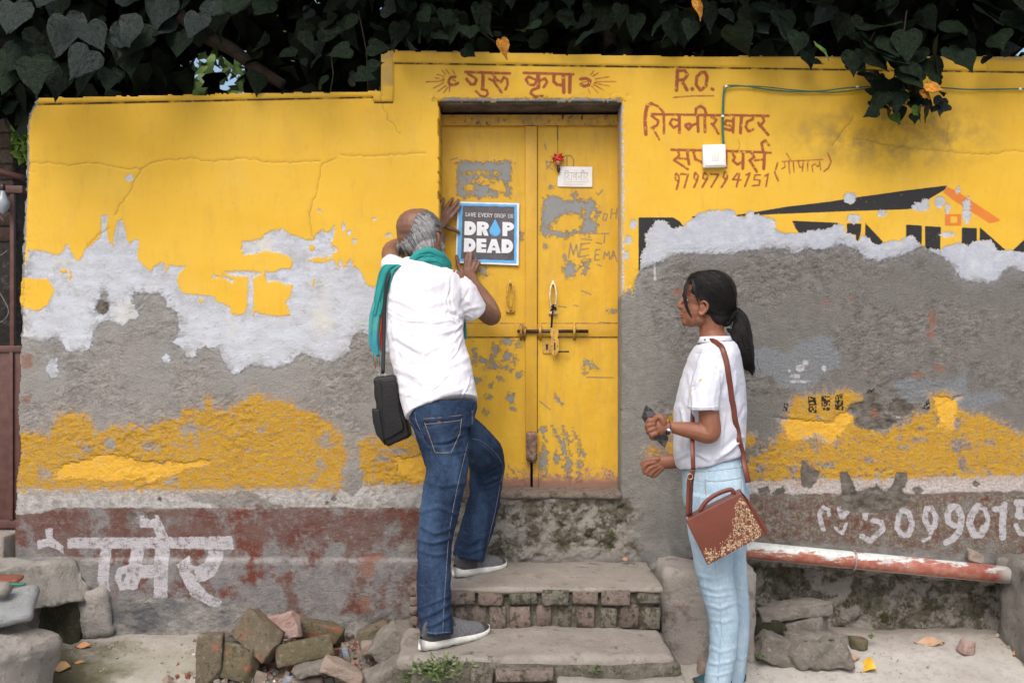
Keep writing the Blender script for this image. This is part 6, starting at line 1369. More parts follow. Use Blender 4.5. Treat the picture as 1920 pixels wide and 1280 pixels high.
def skin_mat(name, a, b, rough=0.5):
    n = NT(name)
    c = n.mix(n.rmp(n.noise(14, 4, 0.6), 0.35, 0.7), a, b)
    c = n.mix(n.rmp(n.noise(160, 3, 0.6), 0.55, 0.75, 0, .35), c, tuple(v * .6 for v in a))
    n.set(Base_Color=c, Roughness=rough, Normal=n.bump(n.noise(220, 3), 0.0012))
    n.b.inputs['Subsurface Weight'].default_value = 0.08; n.b.inputs['Subsurface Radius'].default_value = (0.01, 0.004, 0.002); n.b.inputs['Subsurface Scale'].default_value = 0.5
    n.b.inputs['Specular IOR Level'].default_value = 0.4
    return n.m
M_SKM = skin_mat('man_skin', (0.155, 0.075, 0.050), (0.215, 0.112, 0.078))
M_SKW = skin_mat('woman_skin', (0.205, 0.080, 0.044), (0.255, 0.106, 0.062))
M_TEE = simple_mat('white_cotton', (0.66, 0.66, 0.70), (0.62, 0.62, 0.67), 6, 0.85, bump=0.0006, bscale=900)
M_POLO = simple_mat('white_pique', (0.60, 0.62, 0.69), (0.56, 0.58, 0.66), 6, 0.85, bump=0.001, bscale=700)
def denim(name, dark, mid, light, fx=0.5):
    n = NT(name); X, Yc, Z = n.xyz()
    w_ = n.noise(420, 2, 0.6, sc=(1, 1, 0.12))
    c = n.mix(n.rmp(w_, 0.35, 0.65), dark, mid)
    c = n.mix(n.rmp(n.noise(9, 4, 0.6, sc=(1, 1, 0.45)), 0.45, 0.75, 0, fx), c, light)
    c = n.mix(n.rmp(n.noise(60, 4, 0.7, sc=(.6, 1, 2.4)), 0.56, 0.76, 0, .5), c, light)
    n.set(Base_Color=c, Roughness=0.9, Normal=n.bump(n.mth('ADD', n.mth('MULTIPLY', w_, .4), n.noise(26, 4, .6)), 0.004)); n.b.inputs['Specular IOR Level'].default_value = 0.2
    return n.m
M_JEAN = denim('dark_denim', (0.010, 0.019, 0.042), (0.018, 0.035, 0.075), (0.065, 0.12, 0.22), .6)
M_JEANL = denim('light_denim', (0.29, 0.41, 0.52), (0.37, 0.50, 0.60), (0.54, 0.66, 0.73), .7)
M_STITCH = simple_mat('tan_stitching', (0.22, 0.16, 0.10), (0.3, 0.24, 0.16), 90, 0.8)
M_STITCHB = simple_mat('pale_stitching', (0.20, 0.20, 0.21), (0.10, 0.14, 0.22), 120, 0.8, lo=.45, hi=.55)
M_SOLE = simple_mat('white_sole', (0.68, 0.68, 0.64), (0.55, 0.54, 0.48), 25, 0.6, bump=0.002)
M_SHOE = simple_mat('grey_knit', (0.085, 0.085, 0.09), (0.17, 0.17, 0.18), 160, 0.85, bump=0.002, bscale=300)
M_SHOED = simple_mat('dark_shoe_panel', (0.035, 0.034, 0.036), (0.055, 0.052, 0.052), 60, 0.6)
M_TEAL = simple_mat('teal_scarf', (0.010, 0.21, 0.20), (0.02, 0.27, 0.25), 7, 0.85, bump=0.002, bscale=120)
M_TEALB = simple_mat('blue_scarf_end', (0.02, 0.20, 0.30), (0.06, 0.30, 0.26), 12, 0.85, bump=0.002, bscale=120)
M_SCRED = simple_mat('red_scarf_end', (0.45, 0.03, 0.02), (0.50, 0.10, 0.03), 12, 0.85, bump=0.002, bscale=120)

def shoe(heel, toe, Yh, Yt, zsole, parent, mats, Lm=None, wid=0.048, hgt=0.09, label=None, sole_t=0.026):
    """heel, toe = photo px of the sole's lower edge"""
    A_ = P(*heel, Yh); B_ = P(*toe, Yt); A_.z = B_.z = zsole
    d = B_ - A_; L = d.length; u = d / L; v_ = Vector((-u.y, u.x, 0))
    W_ = lambda a, b, c: A_ + u * a + v_ * b + Vector((0, 0, c))
    m_sole, m_up, m_dk = mats
    # sole
    ts = np.linspace(0, 1, 22); V, Fc = [], []
    def hw(t): return wid * (0.62 * math.sin(math.pi * min(1, max(0, (t + 0.03) * 3.2)) / 2) ** .7 + 0.38 * math.exp(-((t - .70) / .24) ** 2)) * (1 if t < .86 else math.sqrt(max(0.02, 1 - ((t - .86) / .145) ** 2)))
    for t in ts:
        h_ = hw(t); z0 = 0.010 * max(0, (t - .78) / .22) ** 1.6 + 0.004 * max(0, (.1 - t) / .1)
        th = sole_t * (1.18 - .45 * t) + (0.010 * max(0, (.12 - t) / .12))
        nk = 0.0035 if int(t * 40) % 3 == 0 else 0
        V += [W_(t * L, -h_, z0 + nk), W_(t * L, -h_ * 1.05, z0 + th * .5), W_(t * L, -h_ * .97, z0 + th), W_(t * L, h_ * .97, z0 + th), W_(t * L, h_ * 1.05, z0 + th * .5), W_(t * L, h_, z0 + nk)]
    for i in range(len(ts) - 1):
        for k in range(6): Fc.append((i * 6 + k, i * 6 + (k + 1) % 6, (i + 1) * 6 + (k + 1) % 6, (i + 1) * 6 + k))
    Fc += [tuple(range(6)), tuple((len(ts) - 1) * 6 + k for k in reversed(range(6)))]
    so = None
    # upper
    V2, F2 = [], []; ns = 14
    prof = [(0.02, .045), (.05, .078), (.12, .100), (.24, .110), (.36, .104), (.48, .083), (.60, .066), (.72, .052), (.84, .042), (.93, .032), (.985, .022)]
    pr = spline(prof, 3)
    for t, h_ in pr:
        w_ = hw(t) * .93; h_ = h_ * hgt / 0.09
        for k in range(ns):
            a = math.pi * k / (ns - 1)
            V2.append(W_(t * L, -w_ * math.cos(a) * (1 - .12 * math.sin(a)), sole_t * .8 + (h_ - .012) * math.sin(a) ** .75))
    for i in range(len(pr) - 1):
        for k in range(ns - 1): F2.append((i * ns + k, (i + 1) * ns + k, (i + 1) * ns + k + 1, i * ns + k + 1))
    F2 += [tuple(reversed(range(ns))), tuple((len(pr) - 1) * ns + k for k in range(ns))]
    me = bpy.data.meshes.new('shoe'); me.from_pydata([tuple(q) for q in V2], [], F2); me.update()
    up = link('shoe', me, [m_up, m_dk], parent, smooth=True)
    me.polygons.foreach_set('material_index', [1 if (p.center - A_).dot(u) / L > .86 + .05 * ((p.center.z - A_.z) / .05 - 1) or (p.center - A_).dot(u) / L < .30 + .15 * ((p.center.z - A_.z) / .09) else 0 for p in me.polygons])
    if label: up['label'] = label
    so = pydata('sole', V, Fc, mat=m_sole, parent=up, smooth=True)
    return up

def strand_set(name, bv, lines, n_, jit, mat, parent, r0=0.0011, off=0.003, seed=1, ext=0):
    """hair strands copied round guide lines traced over a surface"""
    rr = random.Random(seed); parts = []
    for k in range(n_):
        g = rr.randrange(len(lines)); a = lines[g]; b = lines[(g + 1) % len(lines)] if g + 1 < len(lines) else a
        t = rr.random(); m = min(len(a), len(b)); jx, jy = rr.gauss(0, jit), rr.gauss(0, jit)
        pts = [(a[i][0] * (1 - t) + b[i][0] * t + jx + rr.gauss(0, jit * .25), a[i][1] * (1 - t) + b[i][1] * t + jy) for i in range(m)]
        c = on(bv, [tuple(q) for q in spline(pts, 4)], off * rr.uniform(.4, 1.5))
        if len(c) < 3: continue
        if any((c[i + 1] - c[i]).length > .05 for i in range(len(c) - 1)): continue
        parts.append(tube_vf(c, [r0 * (1 - .6 * i / len(c)) for i in range(len(c))], 4))
    v, f = merge(parts)
    return pydata(name, v, f, mat=mat, parent=parent, smooth=True)

# ------------------------------------------------------------------ THE MAN
man = empty('person', P(830, 1200, -0.6), 'man in a white t-shirt, dark jeans and teal scarf pressing a poster on the door', 'person')
HY = -0.18
def finger(pts, r): return limb([(x, y, Y, r * k) for (x, y, Y), k in zip(pts, (1.12, 1.0, .95, .78))], n=3, seg=10)
dz = 0.150
mb = [ell(786, 436, HY, 43, 45, .098), ell(781, 425, HY - .02, 39, 34, .085), ell(806, 452, HY + .02, 23, 34, .07), limb([(800, 455, -.20, 26), (801, 490, -.26, 26), (801, 505, -.29, 27)]),
      limb([(800, 530, -.32, 46), (797, 580, -.35, 60), (805, 680, -.42, 58), (825, 780, -.49, 58)], .6),
      # left arm, lifted, forearm behind the head
      limb([(760, 525, -.32, 20), (738, 497, -.24, 17), (733, 471, -.12, 17), (752, 461, -.075, 16.5), (782, 447, -.055, 14), (806, 433, -.03, 11), (823, 423, .05, 9.5)], n=5),
      limb([(821, 425, .04, 10), (828, 414, .105, 13.5), (835, 404, .135, 12.5)], .55),
      finger([(824, 399, .13), (826, 388, .137), (829, 379, .145), (831.5, 372.5, dz)], 3.9), finger([(832, 400, .13), (838, 389, .135), (844, 379, .142), (848.5, 372.5, dz)], 4.0), finger([(839, 403, .132), (846, 393, .135), (854, 384, .142), (859.5, 375.5, dz)], 4.0), finger([(844, 409, .13), (851, 401, .137), (858, 393, .143), (863, 386, dz)], 3.6), finger([(832, 423, .12), (842, 428, .13), (852, 431, .143), (860, 435, dz)], 4.5),
      # right arm
      limb([(852, 530, -.32, 24), (882, 560, -.29, 19), (908, 585, -.24, 17), (922, 593, -.19, 17.5), (918, 578, -.11, 16.5), (905, 556, -.03, 14.5), (889, 532, .06, 10)], n=6),
      limb([(888, 531, .055, 10), (880, 519, .11, 14), (877, 508, .135, 13)], .55),
      finger([(866, 513, .128), (861, 502, .137), (858, 490, .145), (856.5, 480, dz)], 4.2), finger([(872, 505, .13), (873, 494, .135), (875, 483, .142), (877, 474, dz)], 4.0), finger([(879, 505, .13), (881, 495, .135), (882.5, 485, .142), (883.5, 475.5, dz)], 3.9), finger([(885, 507, .13), (888, 499, .137), (891, 491, .144), (893, 484, dz)], 3.6), finger([(888, 512, .13), (892, 505, .137), (896, 497, .144), (899, 491, dz)], 3.4),
      # legs inside the jeans and feet
      limb([(828, 790, -.50, 50), (830, 850, -.52, 30), (818, 1000, -.60, 22), (817, 1150, -.665, 14), (816, 1176, -.69, 12)]), limb([(855, 800, -.44, 30), (905, 860, -.25, 22), (895, 980, -.24, 16), (878, 1030, -.275, 12)])]
# face side: brow, nose, beard jaw turned towards the door
mb += [ell(822, 445, HY + .06, 9, 14, .03), limb([(824, 436, HY + .07, 6), (833, 447, HY + .085, 5), (829, 455, HY + .07, 5)])]
mbody = fuse('body', mb, 0.0034, 3, M_SKM, man)
bvb = bvh_of(mbody)
# ear
ear = fuse('ear', [limb([(816, 436, HY - .055, 4.5), (821, 440, HY - .06, 4), (822.5, 450, HY - .06, 4), (820, 463, HY - .055, 4), (817, 473, HY - .05, 3.5)], .8), ell(817.5, 453, HY - .052, 4.5, 17, .010), ], 0.002, 2, M_SKM, man)
# hair ring (grey) and beard
nh = NT('grey_hair'); st_ = nh.noise(300, 3, .6, sc=(1, 1, .4))
nh.set(Base_Color=nh.mix(nh.rmp(st_, .35, .65), (0.035, 0.034, 0.034), (0.20, 0.20, 0.20)), Roughness=.6, Normal=nh.bump(st_, .003)); M_GH = nh.m
balds = [(735, 462), (743, 456), (750, 462), (753, 450), (762, 442), (772, 432), (778, 420), (783, 406), (792, 396), (780, 388), (750, 388), (735, 420)]
hair = fuse('hair', [ell(787, 437, HY - .001, 44.6, 46.6, .1005), ell(781, 429, HY - .012, 39.5, 35.5, .0865), ell(782, 458, HY - .02, 26, 21, .068)], 0.0034, 4, M_GH, man, amp_noise=(4, .003), cutpoly=balds)
me = hair.data; bm = bmesh.new(); bm.from_mesh(me)
bad = []
for q in bm.verts:
    x_, y_ = 960 + q.co.x / (CAMD + q.co.y) * FPX, 640 - (q.co.z - CAMZ) / (CAMD + q.co.y) * FPX
    if x_ > 815 and y_ > 425: bad.append(q)
    elif q.co.y > HY + .02 and y_ < 440: bad.append(q)
bmesh.ops.delete(bm, geom=bad, context='VERTS'); bm.to_mesh(me); bm.free()
bvh_ = bvh_of(hair, mbody)
guides = [[(786, 402), (796, 408), (806, 418), (812, 432)], [(780, 414), (788, 422), (796, 434), (801, 448)], [(773, 430), (780, 440), (788, 452), (794, 464)], [(800, 402), (809, 410), (818, 422), (822, 434)], [(797, 412), (806, 422), (814, 434), (816, 448)], [(793, 424), (800, 436), (806, 450), (809, 466)], [(784, 436), (790, 450), (796, 464), (801, 476)], [(768, 446), (774, 458), (782, 470), (788, 480)], [(757, 456), (762, 466), (769, 476), (775, 484)], [(747, 460), (752, 470), (758, 479), (763, 485)]]
strand_set('hair_strands', bvh_, guides, 700, 2.6, M_GH, hair, .0010, .0022, 4)
strand_set('white_hair_strands', bvh_, guides, 420, 2.6, simple_mat('silver_hair', (0.42, 0.42, 0.42), (0.3, 0.3, 0.31), 100, .5), hair, .0009, .003, 14)
M_BEARD = simple_mat('beard_grey', (0.22, 0.22, 0.21), (0.42, 0.42, 0.41), 200, .7)
beard = fuse('beard', [ell(826, 468, HY + .0, 6, 17, .035), ell(823, 458, HY - .03, 4, 17, .014), ell(829, 476, HY + .03, 5, 9, .03)], .003, 2, M_BEARD, man, amp_noise=(2.2, .008))
strand_set('beard_strands', bvh_of(beard), [[(823, 445), (825, 455), (826, 465)], [(826, 462), (829, 472), (829, 484)], [(830, 458), (832, 468), (831, 480)]], 150, 1.5, M_BEARD, beard, .0009, .003, 6)
# glasses
M_GLF = simple_mat('dark_glasses_frame', (0.02, 0.012, 0.01), (0.05, 0.025, 0.02), 40, .3)
gl_ = tube('glasses', [P(814, 432, HY - .07), P(823, 436, HY - .06), P(830, 437.5, HY - .01), P(835, 438, HY + .02)], .0017, M_GLF, man, 6)
tube('lens_rim', [P(835 + 1.5 * math.cos(a), 443 + 7 * math.sin(a), HY + .03 + .02 * math.cos(a)) for a in np.linspace(0, 6.28, 15)[:-1]], .0012, M_GLF, gl_, 6, closed=True)
# t-shirt
tee_f = [([(868, 604), (840, 640), (790, 668)], 2.4, .005), ([(866, 612), (846, 600), (812, 606)], 2.2, .005), ([(870, 622), (856, 660), (830, 690)], 2.4, .004), ([(728, 585), (752, 600), (790, 604)], 2.2, .005), ([(733, 600), (760, 622), (800, 636)], 2.2, .005), ([(742, 680), (775, 705), (800, 712)], 2.4, .004), ([(800, 735), (822, 722), (842, 700)], 2.2, .005), ([(762, 742), (790, 735), (806, 720)], 2.2, .004), ([(858, 760), (874, 730), (884, 700)], 2.4, .004), ([(846, 540), (838, 565), (848, 590)], 2, -.005), ([(858, 596), (875, 590), (886, 596)], 2, .004), ([(760, 560), (800, 575), (850, 560)], 7, .004), ([(722, 555), (765, 570), (800, 590)], 6, .006), ([(724, 575), (775, 600), (840, 605), (868, 590)], 6, .006), ([(726, 595), (770, 628), (830, 640), (866, 612)], 6, -.006), ([(730, 620), (780, 655), (845, 655), (872, 630)], 7, .006), ([(735, 650), (780, 680), (840, 690), (878, 670)], 6, .005), ([(738, 640), (790, 668), (850, 672)], 5, -.006), ([(742, 690), (790, 712), (850, 700), (884, 690)], 7, .006), ([(746, 700), (800, 735), (860, 725)], 6, -.005), ([(752, 735), (800, 750), (860, 730), (892, 715)], 6, .006), ([(800, 760), (830, 738), (885, 728)], 5, .005), ([(868, 600), (855, 590), (840, 585)], 4, -.010), ([(866, 608), (850, 620), (820, 626)], 4, .008), ([(868, 618), (850, 640), (815, 655)], 4, .006), ([(846, 520), (844, 560), (852, 600)], 2.2, -.005), ([(870, 560), (890, 575)], 5, .004), ([(860, 590), (880, 578), (900, 575)], 4, .004), ([(862, 575), (872, 560), (880, 545)], 4, -.004), ([(735, 560), (738, 640), (746, 700)], 4, .003), ([(765, 765), (830, 767), (895, 758)], 1.6, .002), ([(770, 530), (800, 540), (840, 528)], 8, .004)]
def hemcut(V, N, px, py): return 0
tee = fuse('shirt', [limb([(803, 494, -.31, 34), (800, 502, -.31, 54), (797, 516, -.32, 68), (797, 545, -.335, 75), (796, 585, -.35, 74), (797, 625, -.38, 72), (804, 665, -.41, 72), (813, 702, -.44, 73), (821, 738, -.47, 72), (828, 766, -.495, 71)], [.55, .6, .62, .62, .65, .66, .68, .70, .72, .76], n=4, caps=False, seg=28),
                     limb([(768, 520, -.31, 30), (745, 505, -.27, 24), (730, 493, -.21, 19)], caps=False), limb([(765, 528, -.32, 34), (742, 540, -.31, 22)], .8),
                     limb([(838, 538, -.32, 38), (862, 552, -.315, 34), (880, 572, -.30, 29), (891, 586, -.28, 26.5)], [.75, .85, .95, 1.0], caps=False), limb([(832, 530, -.32, 30), (850, 534, -.32, 26)], .8)],
           .0042, 4, M_TEE, man, folds=tee_f, amp_noise=(15, .009), fold_gain=.8)
# jeans
jf = [([(800, 835), (840, 832), (880, 815)], 3, -.006), ([(795, 900), (830, 912), (868, 905)], 5, .004), ([(788, 960), (820, 950), (858, 965)], 5, .005), ([(785, 985), (815, 1000), (850, 990)], 4, .005), ([(784, 1010), (810, 1018), (848, 1008)], 4, .006), ([(783, 1030), (815, 1040), (846, 1036)], 4, .004), ([(785, 1160), (810, 1150), (846, 1130)], 4, .006), ([(788, 1178), (815, 1170), (848, 1150)], 4, .006), ([(784, 1140), (810, 1130), (845, 1115)], 3, .004),
      ([(888, 885), (910, 890), (945, 870)], 3, -.005), ([(885, 900), (910, 905), (945, 890)], 4, .006), ([(882, 920), (910, 915), (940, 905)], 3, .004), ([(895, 830), (915, 845), (930, 862)], 5, .004), ([(858, 1010), (880, 1020), (915, 1000)], 4, .004), ([(853, 1030), (880, 1036), (908, 1025)], 4, .005), ([(895, 800), (905, 812), (925, 835)], 3, -.004), ([(770, 790), (790, 815), (803, 832)], 3, -.008), ([(812, 835), (835, 850), (870, 845)], 4, .003)]
jeans = fuse('jeans', [limb([(829, 756, -.49, 66), (831, 785, -.50, 62), (836, 812, -.51, 55)], [.74, .8, .85], caps=False, seg=24),
                       limb([(826, 800, -.52, 50), (832, 835, -.53, 46), (838, 880, -.55, 40.5), (829, 930, -.575, 38), (817, 1000, -.60, 34), (814, 1060, -.62, 32), (814, 1120, -.65, 32), (817, 1170, -.675, 31.5), (818, 1190, -.685, 31)], .92, caps=False, seg=22),
                       limb([(790, 790, -.48, 22), (797, 812, -.47, 14)], .9), limb([(855, 800, -.46, 38), (885, 826, -.37, 36), (908, 850, -.28, 36), (914, 872, -.225, 34)], .95),
                       limb([(914, 868, -.225, 33), (911, 900, -.22, 31.5), (908, 935, -.225, 30), (894, 990, -.245, 31.5), (883, 1025, -.26, 30.5), (878, 1047, -.268, 29.5)], .95, caps=False, seg=20)],
             .0046, 4, M_JEAN, man, folds=jf, amp_noise=(9, .009), fold_gain=1.2)
bvj = bvh_of(jeans)
pk = [(794, 785), (866, 778), (862, 812), (846, 848), (816, 848), (808, 825), (794, 785)]
for k, (a, b) in enumerate(zip(pk[:-1], pk[1:])): stitch('stitching', bvj, [a, ((a[0] + b[0]) / 2, (a[1] + b[1]) / 2 + .6), b], .0011, M_STITCH, jeans)
stitch('stitching', bvj, [(796, 795), (830, 792), (866, 787)], .0009, M_STITCH, jeans)
v, f = ribbon(bvj, [(794, 789), (830, 785), (866, 782)], 7, .0015, .0008)
pydata('pocket', v, f, mat=M_JEAN, parent=jeans, smooth=True)
for L_ in ([(885, 770), (884, 800), (872, 850), (856, 920), (842, 1000), (836, 1080), (832, 1140), (830, 1186)], [(778, 772), (781, 790), (795, 820)], [(886, 822), (905, 828), (930, 850), (943, 875), (940, 900)], [(941, 890), (928, 960), (916, 1010), (912, 1042)], [(788, 1184), (815, 1186), (846, 1184)]):
    stitch('seam', bvj, L_, .0010, M_STITCHB, jeans)
v, f = ribbon(bvj, [(887, 768), (886, 790), (876, 840)], 5, .0018, .0008); pydata('side_seam', v, f, mat=M_JEAN, parent=jeans, smooth=True)
shoe((787, 1219), (915, 1186), -0.735, -0.50, Z_T1 + .001, man, (M_SOLE, M_SHOE, M_SHOED), label='shoe on the lower tread')
shoe((850, 1082), (946, 1059), -0.315, -0.115, Z_T2 + .001, man, (M_SOLE, M_SHOE, M_SHOED), label='shoe on the upper tread')
# scarf: loops round the neck and two tails over the left shoulder
bvt = bvh_of(tee, mbody)
sp_ = []
for k, (dy, r_, yy) in enumerate(((0, 8, 0), (6, 8.5, .006), (12, 8.5, .004), (17, 8, -.002), (23, 8.5, .002), (3, 8, .012))):
    sp_.append(limb([(758 - dy * .1, 506 + dy * .25, -.30, r_), (770, 492 + dy * .5, -.335, r_), (785, 477 + dy, -.338 + yy, r_), (803, 471 + dy, -.335 + yy, r_), (822, 477 + dy, -.315 + yy, r_), (834, 487 + dy * .8, -.285, r_ * .95), (840, 497 + dy * .4, -.25, r_ * .9), (832, 500, -.19, r_), (805, 492, -.16, r_)], 1.0, n=4, seg=10))
scarf = fuse('scarf', sp_, .003, 2, M_TEAL, man, folds=[([(770, 495), (790, 482), (815, 482), (838, 500)], 1.8, -.004), ([(768, 503), (795, 492), (820, 492), (840, 505)], 1.6, -.004), ([(785, 478), (805, 474), (825, 484)], 1.4, -.003), ([(762, 505), (790, 500), (815, 500)], 1.4, -.003)], amp_noise=(7, .003))
def band(name, rows, mat, parent, folds=3, depth=.006, seed=0):
    """hanging cloth: rows (pxL, pxR, py, Y); pleated"""
    S = spline(rows, 5); m = 13; V, Fc = [], []
    rr = random.Random(seed); ph = rr.uniform(0, 6)
    for i, (a, b, y, Y) in enumerate(S):
        for k in range(m):
            t = k / (m - 1); V.append(P(a + (b - a) * t, y, Y - depth * math.sin(t * math.pi * folds + ph + i * .12) - depth * 1.6 * math.sin(t * math.pi)))
        for k in range(m):
            t = k / (m - 1); V.append(P(a + (b - a) * t, y, Y + .012 - depth * math.sin(t * math.pi * folds + ph + i * .12) - depth * 1.6 * math.sin(t * math.pi)))
    w2 = 2 * m
    for i in range(len(S) - 1):
        for k in range(m - 1):
            Fc.append((i * w2 + k, (i + 1) * w2 + k, (i + 1) * w2 + k + 1, i * w2 + k + 1)); Fc.append((i * w2 + m + k, i * w2 + m + k + 1, (i + 1) * w2 + m + k + 1, (i + 1) * w2 + m + k))
        Fc.append((i * w2, i * w2 + m, (i + 1) * w2 + m, (i + 1) * w2)); Fc.append((i * w2 + m - 1, (i + 1) * w2 + m - 1, (i + 1) * w2 + w2 - 1, i * w2 + w2 - 1))
    return pydata(name, V, Fc, mat=mat, parent=parent, smooth=True)
band('scarf_tail', [(738, 762, 497, -.335), (722, 758, 496, -.37), (712, 740, 507, -.385), (706, 733, 530, -.385), (701, 724, 560, -.38), (697, 716, 590, -.375)], M_TEAL, scarf, 4, .005, 1)
band('scarf_tail', [(699, 716, 566, -.378), (693, 714, 590, -.375), (691, 711, 620, -.375), (692, 712, 645, -.375), (700, 714, 665, -.375)], M_TEALB, scarf, 3, .005, 2)
band('scarf_tail', [(712, 722, 560, -.36), (708, 720, 590, -.36), (706, 718, 620, -.36), (706, 716, 650, -.36), (708, 714, 668, -.36)], M_SCRED, scarf, 3, .004, 3)
for k in range(9):
    x = 699 + k * 2; y0 = 655 + (k % 3) * 4
    tube('fringe', [P(x, y0, -.375), P(x + 1.5, y0 + 12, -.378), P(x + 1 + (k % 2), y0 + 22 + (k % 4) * 3, -.376)], .0016, (M_TEAL, M_TEALB, M_SCRED)[k % 3], scarf, 5)
band('scarf_front_end', [(867, 872, 596, -.27), (868, 875, 615, -.27), (870, 876, 636, -.27)], M_TEALB, scarf, 2, .003, 5)
bvt = bvh_of(tee, scarf)
# shoulder bag
M_BAGB = simple_mat('black_leatherette', (0.008, 0.008, 0.009), (0.012, 0.011, 0.012), 30, 0.45, bump=0.002, bscale=140, spec=.3)
def soft_prism(name, pts, Ya, Yb, mat, parent, bev=0.012, tilt=(0, 0), noise=0.0, cell=.02, taper=1.0):
    f_ = [P(x, y, Ya) for x, y in pts]; cx = sum((p for p in f_), Vector()) / len(f_)
    bk = [Vector((cx.x + (p.x - cx.x) * taper + tilt[0], Yb, cx.z + (p.z - cx.z) * taper + tilt[1])) for p in f_]
    bm = bmesh.new(); a = [bm.verts.new(p) for p in f_]; b = [bm.verts.new(p) for p in bk]; m = len(a)
    bm.faces.new(a); bm.faces.new(list(reversed(b)))
    for i in range(m): bm.faces.new([a[i], b[i], b[(i + 1) % m], a[(i + 1) % m]])
    bmesh.ops.recalc_face_normals(bm, faces=bm.faces)
    bmesh.ops.bevel(bm, geom=bm.edges[:], offset=bev, segments=3, affect='EDGES', profile=.6)
    if noise:
        for it in range(4):
            le = [e for e in bm.edges if e.calc_length() > cell * 1.5]
            if not le: break
            bmesh.ops.subdivide_edges(bm, edges=le, cuts=1, use_grid_fill=True)
        bm.normal_update()
        for v_ in bm.verts: v_.co += v_.normal * (mnoise.fractal(v_.co * 22, .8, 2, 3) * noise)
    me = bpy.data.meshes.new(name); bm.to_mesh(me); bm.free()
    return link(name, me, mat, parent, smooth=True)
bag = empty('shoulder_bag', P(730, 838, -.42), 'black leatherette shoulder bag hanging at the left hip of the man', 'bag')
BYf, BYb = -.49, -.395
soft_prism('bag_body', [(698, 708), (742, 703), (752, 760), (764, 795), (770, 818), (745, 828), (726, 838), (712, 820), (704, 760)], BYf, BYb, M_BAGB, bag, .012, noise=.004)
soft_prism('flap', [(713, 712), (742, 708), (750, 770), (758, 806), (722, 826), (716, 770)], BYf - .010, BYf + .01, M_BAGB, bag, .006, noise=.003)
soft_prism('side_pocket', [(697, 765), (712, 768), (722, 836), (705, 815), (698, 790)], BYf - .004, BYf + .03, M_BAGB, bag, .006, noise=.002)
v, f = ribbon(bvt, [(737, 505), (728, 520), (723, 545), (720, 580)], 7, .0022, .004)
strap = [P(x, y, Y) for x, y, Y in spline([(738, 503, -.375), (730, 516, -.392), (724, 540, -.40), (721, 580, -.405), (720, 620, -.415), (719, 660, -.43), (718, 700, -.45)], 5)]
tube('strap', strap, [3.6 * sc_(-.4)] * len(strap), M_BAGB, bag, 8, .3, (0, 1, 0))
M_STEEL = simple_mat('buckle_steel', (0.5, 0.5, 0.5), (0.35, 0.35, 0.36), 60, .3, .8)
for x in (711, 722): tube('strap_ring', [P(x, 697, -.452), P(x, 708, -.46)], .0016, M_STEEL, bag, 6)

# ------------------------------------------------------------------ THE WOMAN
wom = empty('person', P(1350, 1290, -.42), 'woman with a black ponytail in a white polo shirt and light blue jeans watching', 'person')
WY = -.42
wb_ = [ell(1334, 553, WY, 44, 44, .070), ell(1312, 560, WY, 30, 30, .060), ell(1303, 580, WY, 22, 28, .052), ell(1297, 594, WY, 18, 19, .040), ell(1286, 603, WY, 8.5, 8.5, .022), ell(1294, 540, WY, 11, 16, .052), ell(1310, 598, WY, 16, 14, .048),
       limb([(1284, 556, WY, 4), (1277, 567, WY, 4.5), (1273, 575, WY, 4.2), (1281, 578, WY, 4.5)], .9, n=3, seg=10), ell(1278, 575.5, WY, 4, 3.5, .013),
       ell(1279.5, 589, WY, 4.6, 2.6, .017), ell(1280.5, 594, WY, 4.6, 2.8, .015), ell(1284, 583, WY, 6, 8, .026),
       limb([(1334, 590, WY, 26), (1334, 615, WY, 23), (1336, 640, WY, 25)], .8), limb([(1338, 645, WY, 30), (1338, 700, WY, 42), (1332, 790, WY, 52), (1332, 860, WY, 48)], 1.05),
       limb([(1336, 680, WY - .11, 20), (1329, 720, WY - .165, 20), (1329, 770, WY - .18, 19.5), (1332, 805, WY - .185, 20), (1327, 813, WY - .185, 19), (1305, 808, WY - .18, 17), (1280, 804, WY - .165, 14), (1262, 801, WY - .155, 11), (1250, 800, WY - .15, 10.5)], n=5),
       limb([(1252, 801, WY - .15, 11), (1240, 800, WY - .15, 17), (1227, 799, WY - .15, 14.5)], [.8, .62, .6]),
       limb([(1244, 792, WY - .16, 8), (1240, 783, WY - .165, 6.5), (1233, 781, WY - .16, 5.5), (1227, 784, WY - .15, 5)], n=3, seg=10),
       limb([(1232, 866, WY + .12, 13), (1250, 866, WY + .11, 13), (1280, 860, WY + .10, 14), (1310, 830, WY + .14, 16), (1330, 760, WY + .14, 18), (1336, 700, WY + .12, 19)], [.6, .75, 1, 1, 1, 1], n=5)]
for (a, b, c, d) in (((1226, 787), (1218, 788), (1215, 793), (1222, 798)), ((1225, 794), (1216, 797), (1213, 802), (1220, 806)), ((1226, 803), (1218, 806), (1216, 811), (1223, 814)), ((1230, 812), (1223, 815), (1222, 820), (1230, 822))):
    wb_.append(limb([(*a, WY - .17, 5.2), (*b, WY - .172, 5), (*c, WY - .155, 4.8), (*d, WY - .125, 4.2)], n=3, seg=10))
FY = WY + .12
for pts_, r_ in (([(1234, 860), (1220, 861), (1209, 864), (1204, 870)], 4.6), ([(1228, 866), (1214, 869), (1207, 877), (1208, 886)], 4.4), ([(1231, 872), (1220, 877), (1214, 884), (1215, 890)], 4.4), ([(1236, 876), (1227, 882), (1221, 889), (1222, 893)], 4.2), ([(1242, 878), (1235, 885), (1230, 890), (1227, 893)], 3.8)):
    wb_.append(limb([(x, y, FY - .015 + k * .004, r_ * (1.05 - .08 * k)) for k, (x, y) in enumerate(pts_)], n=3, seg=10))
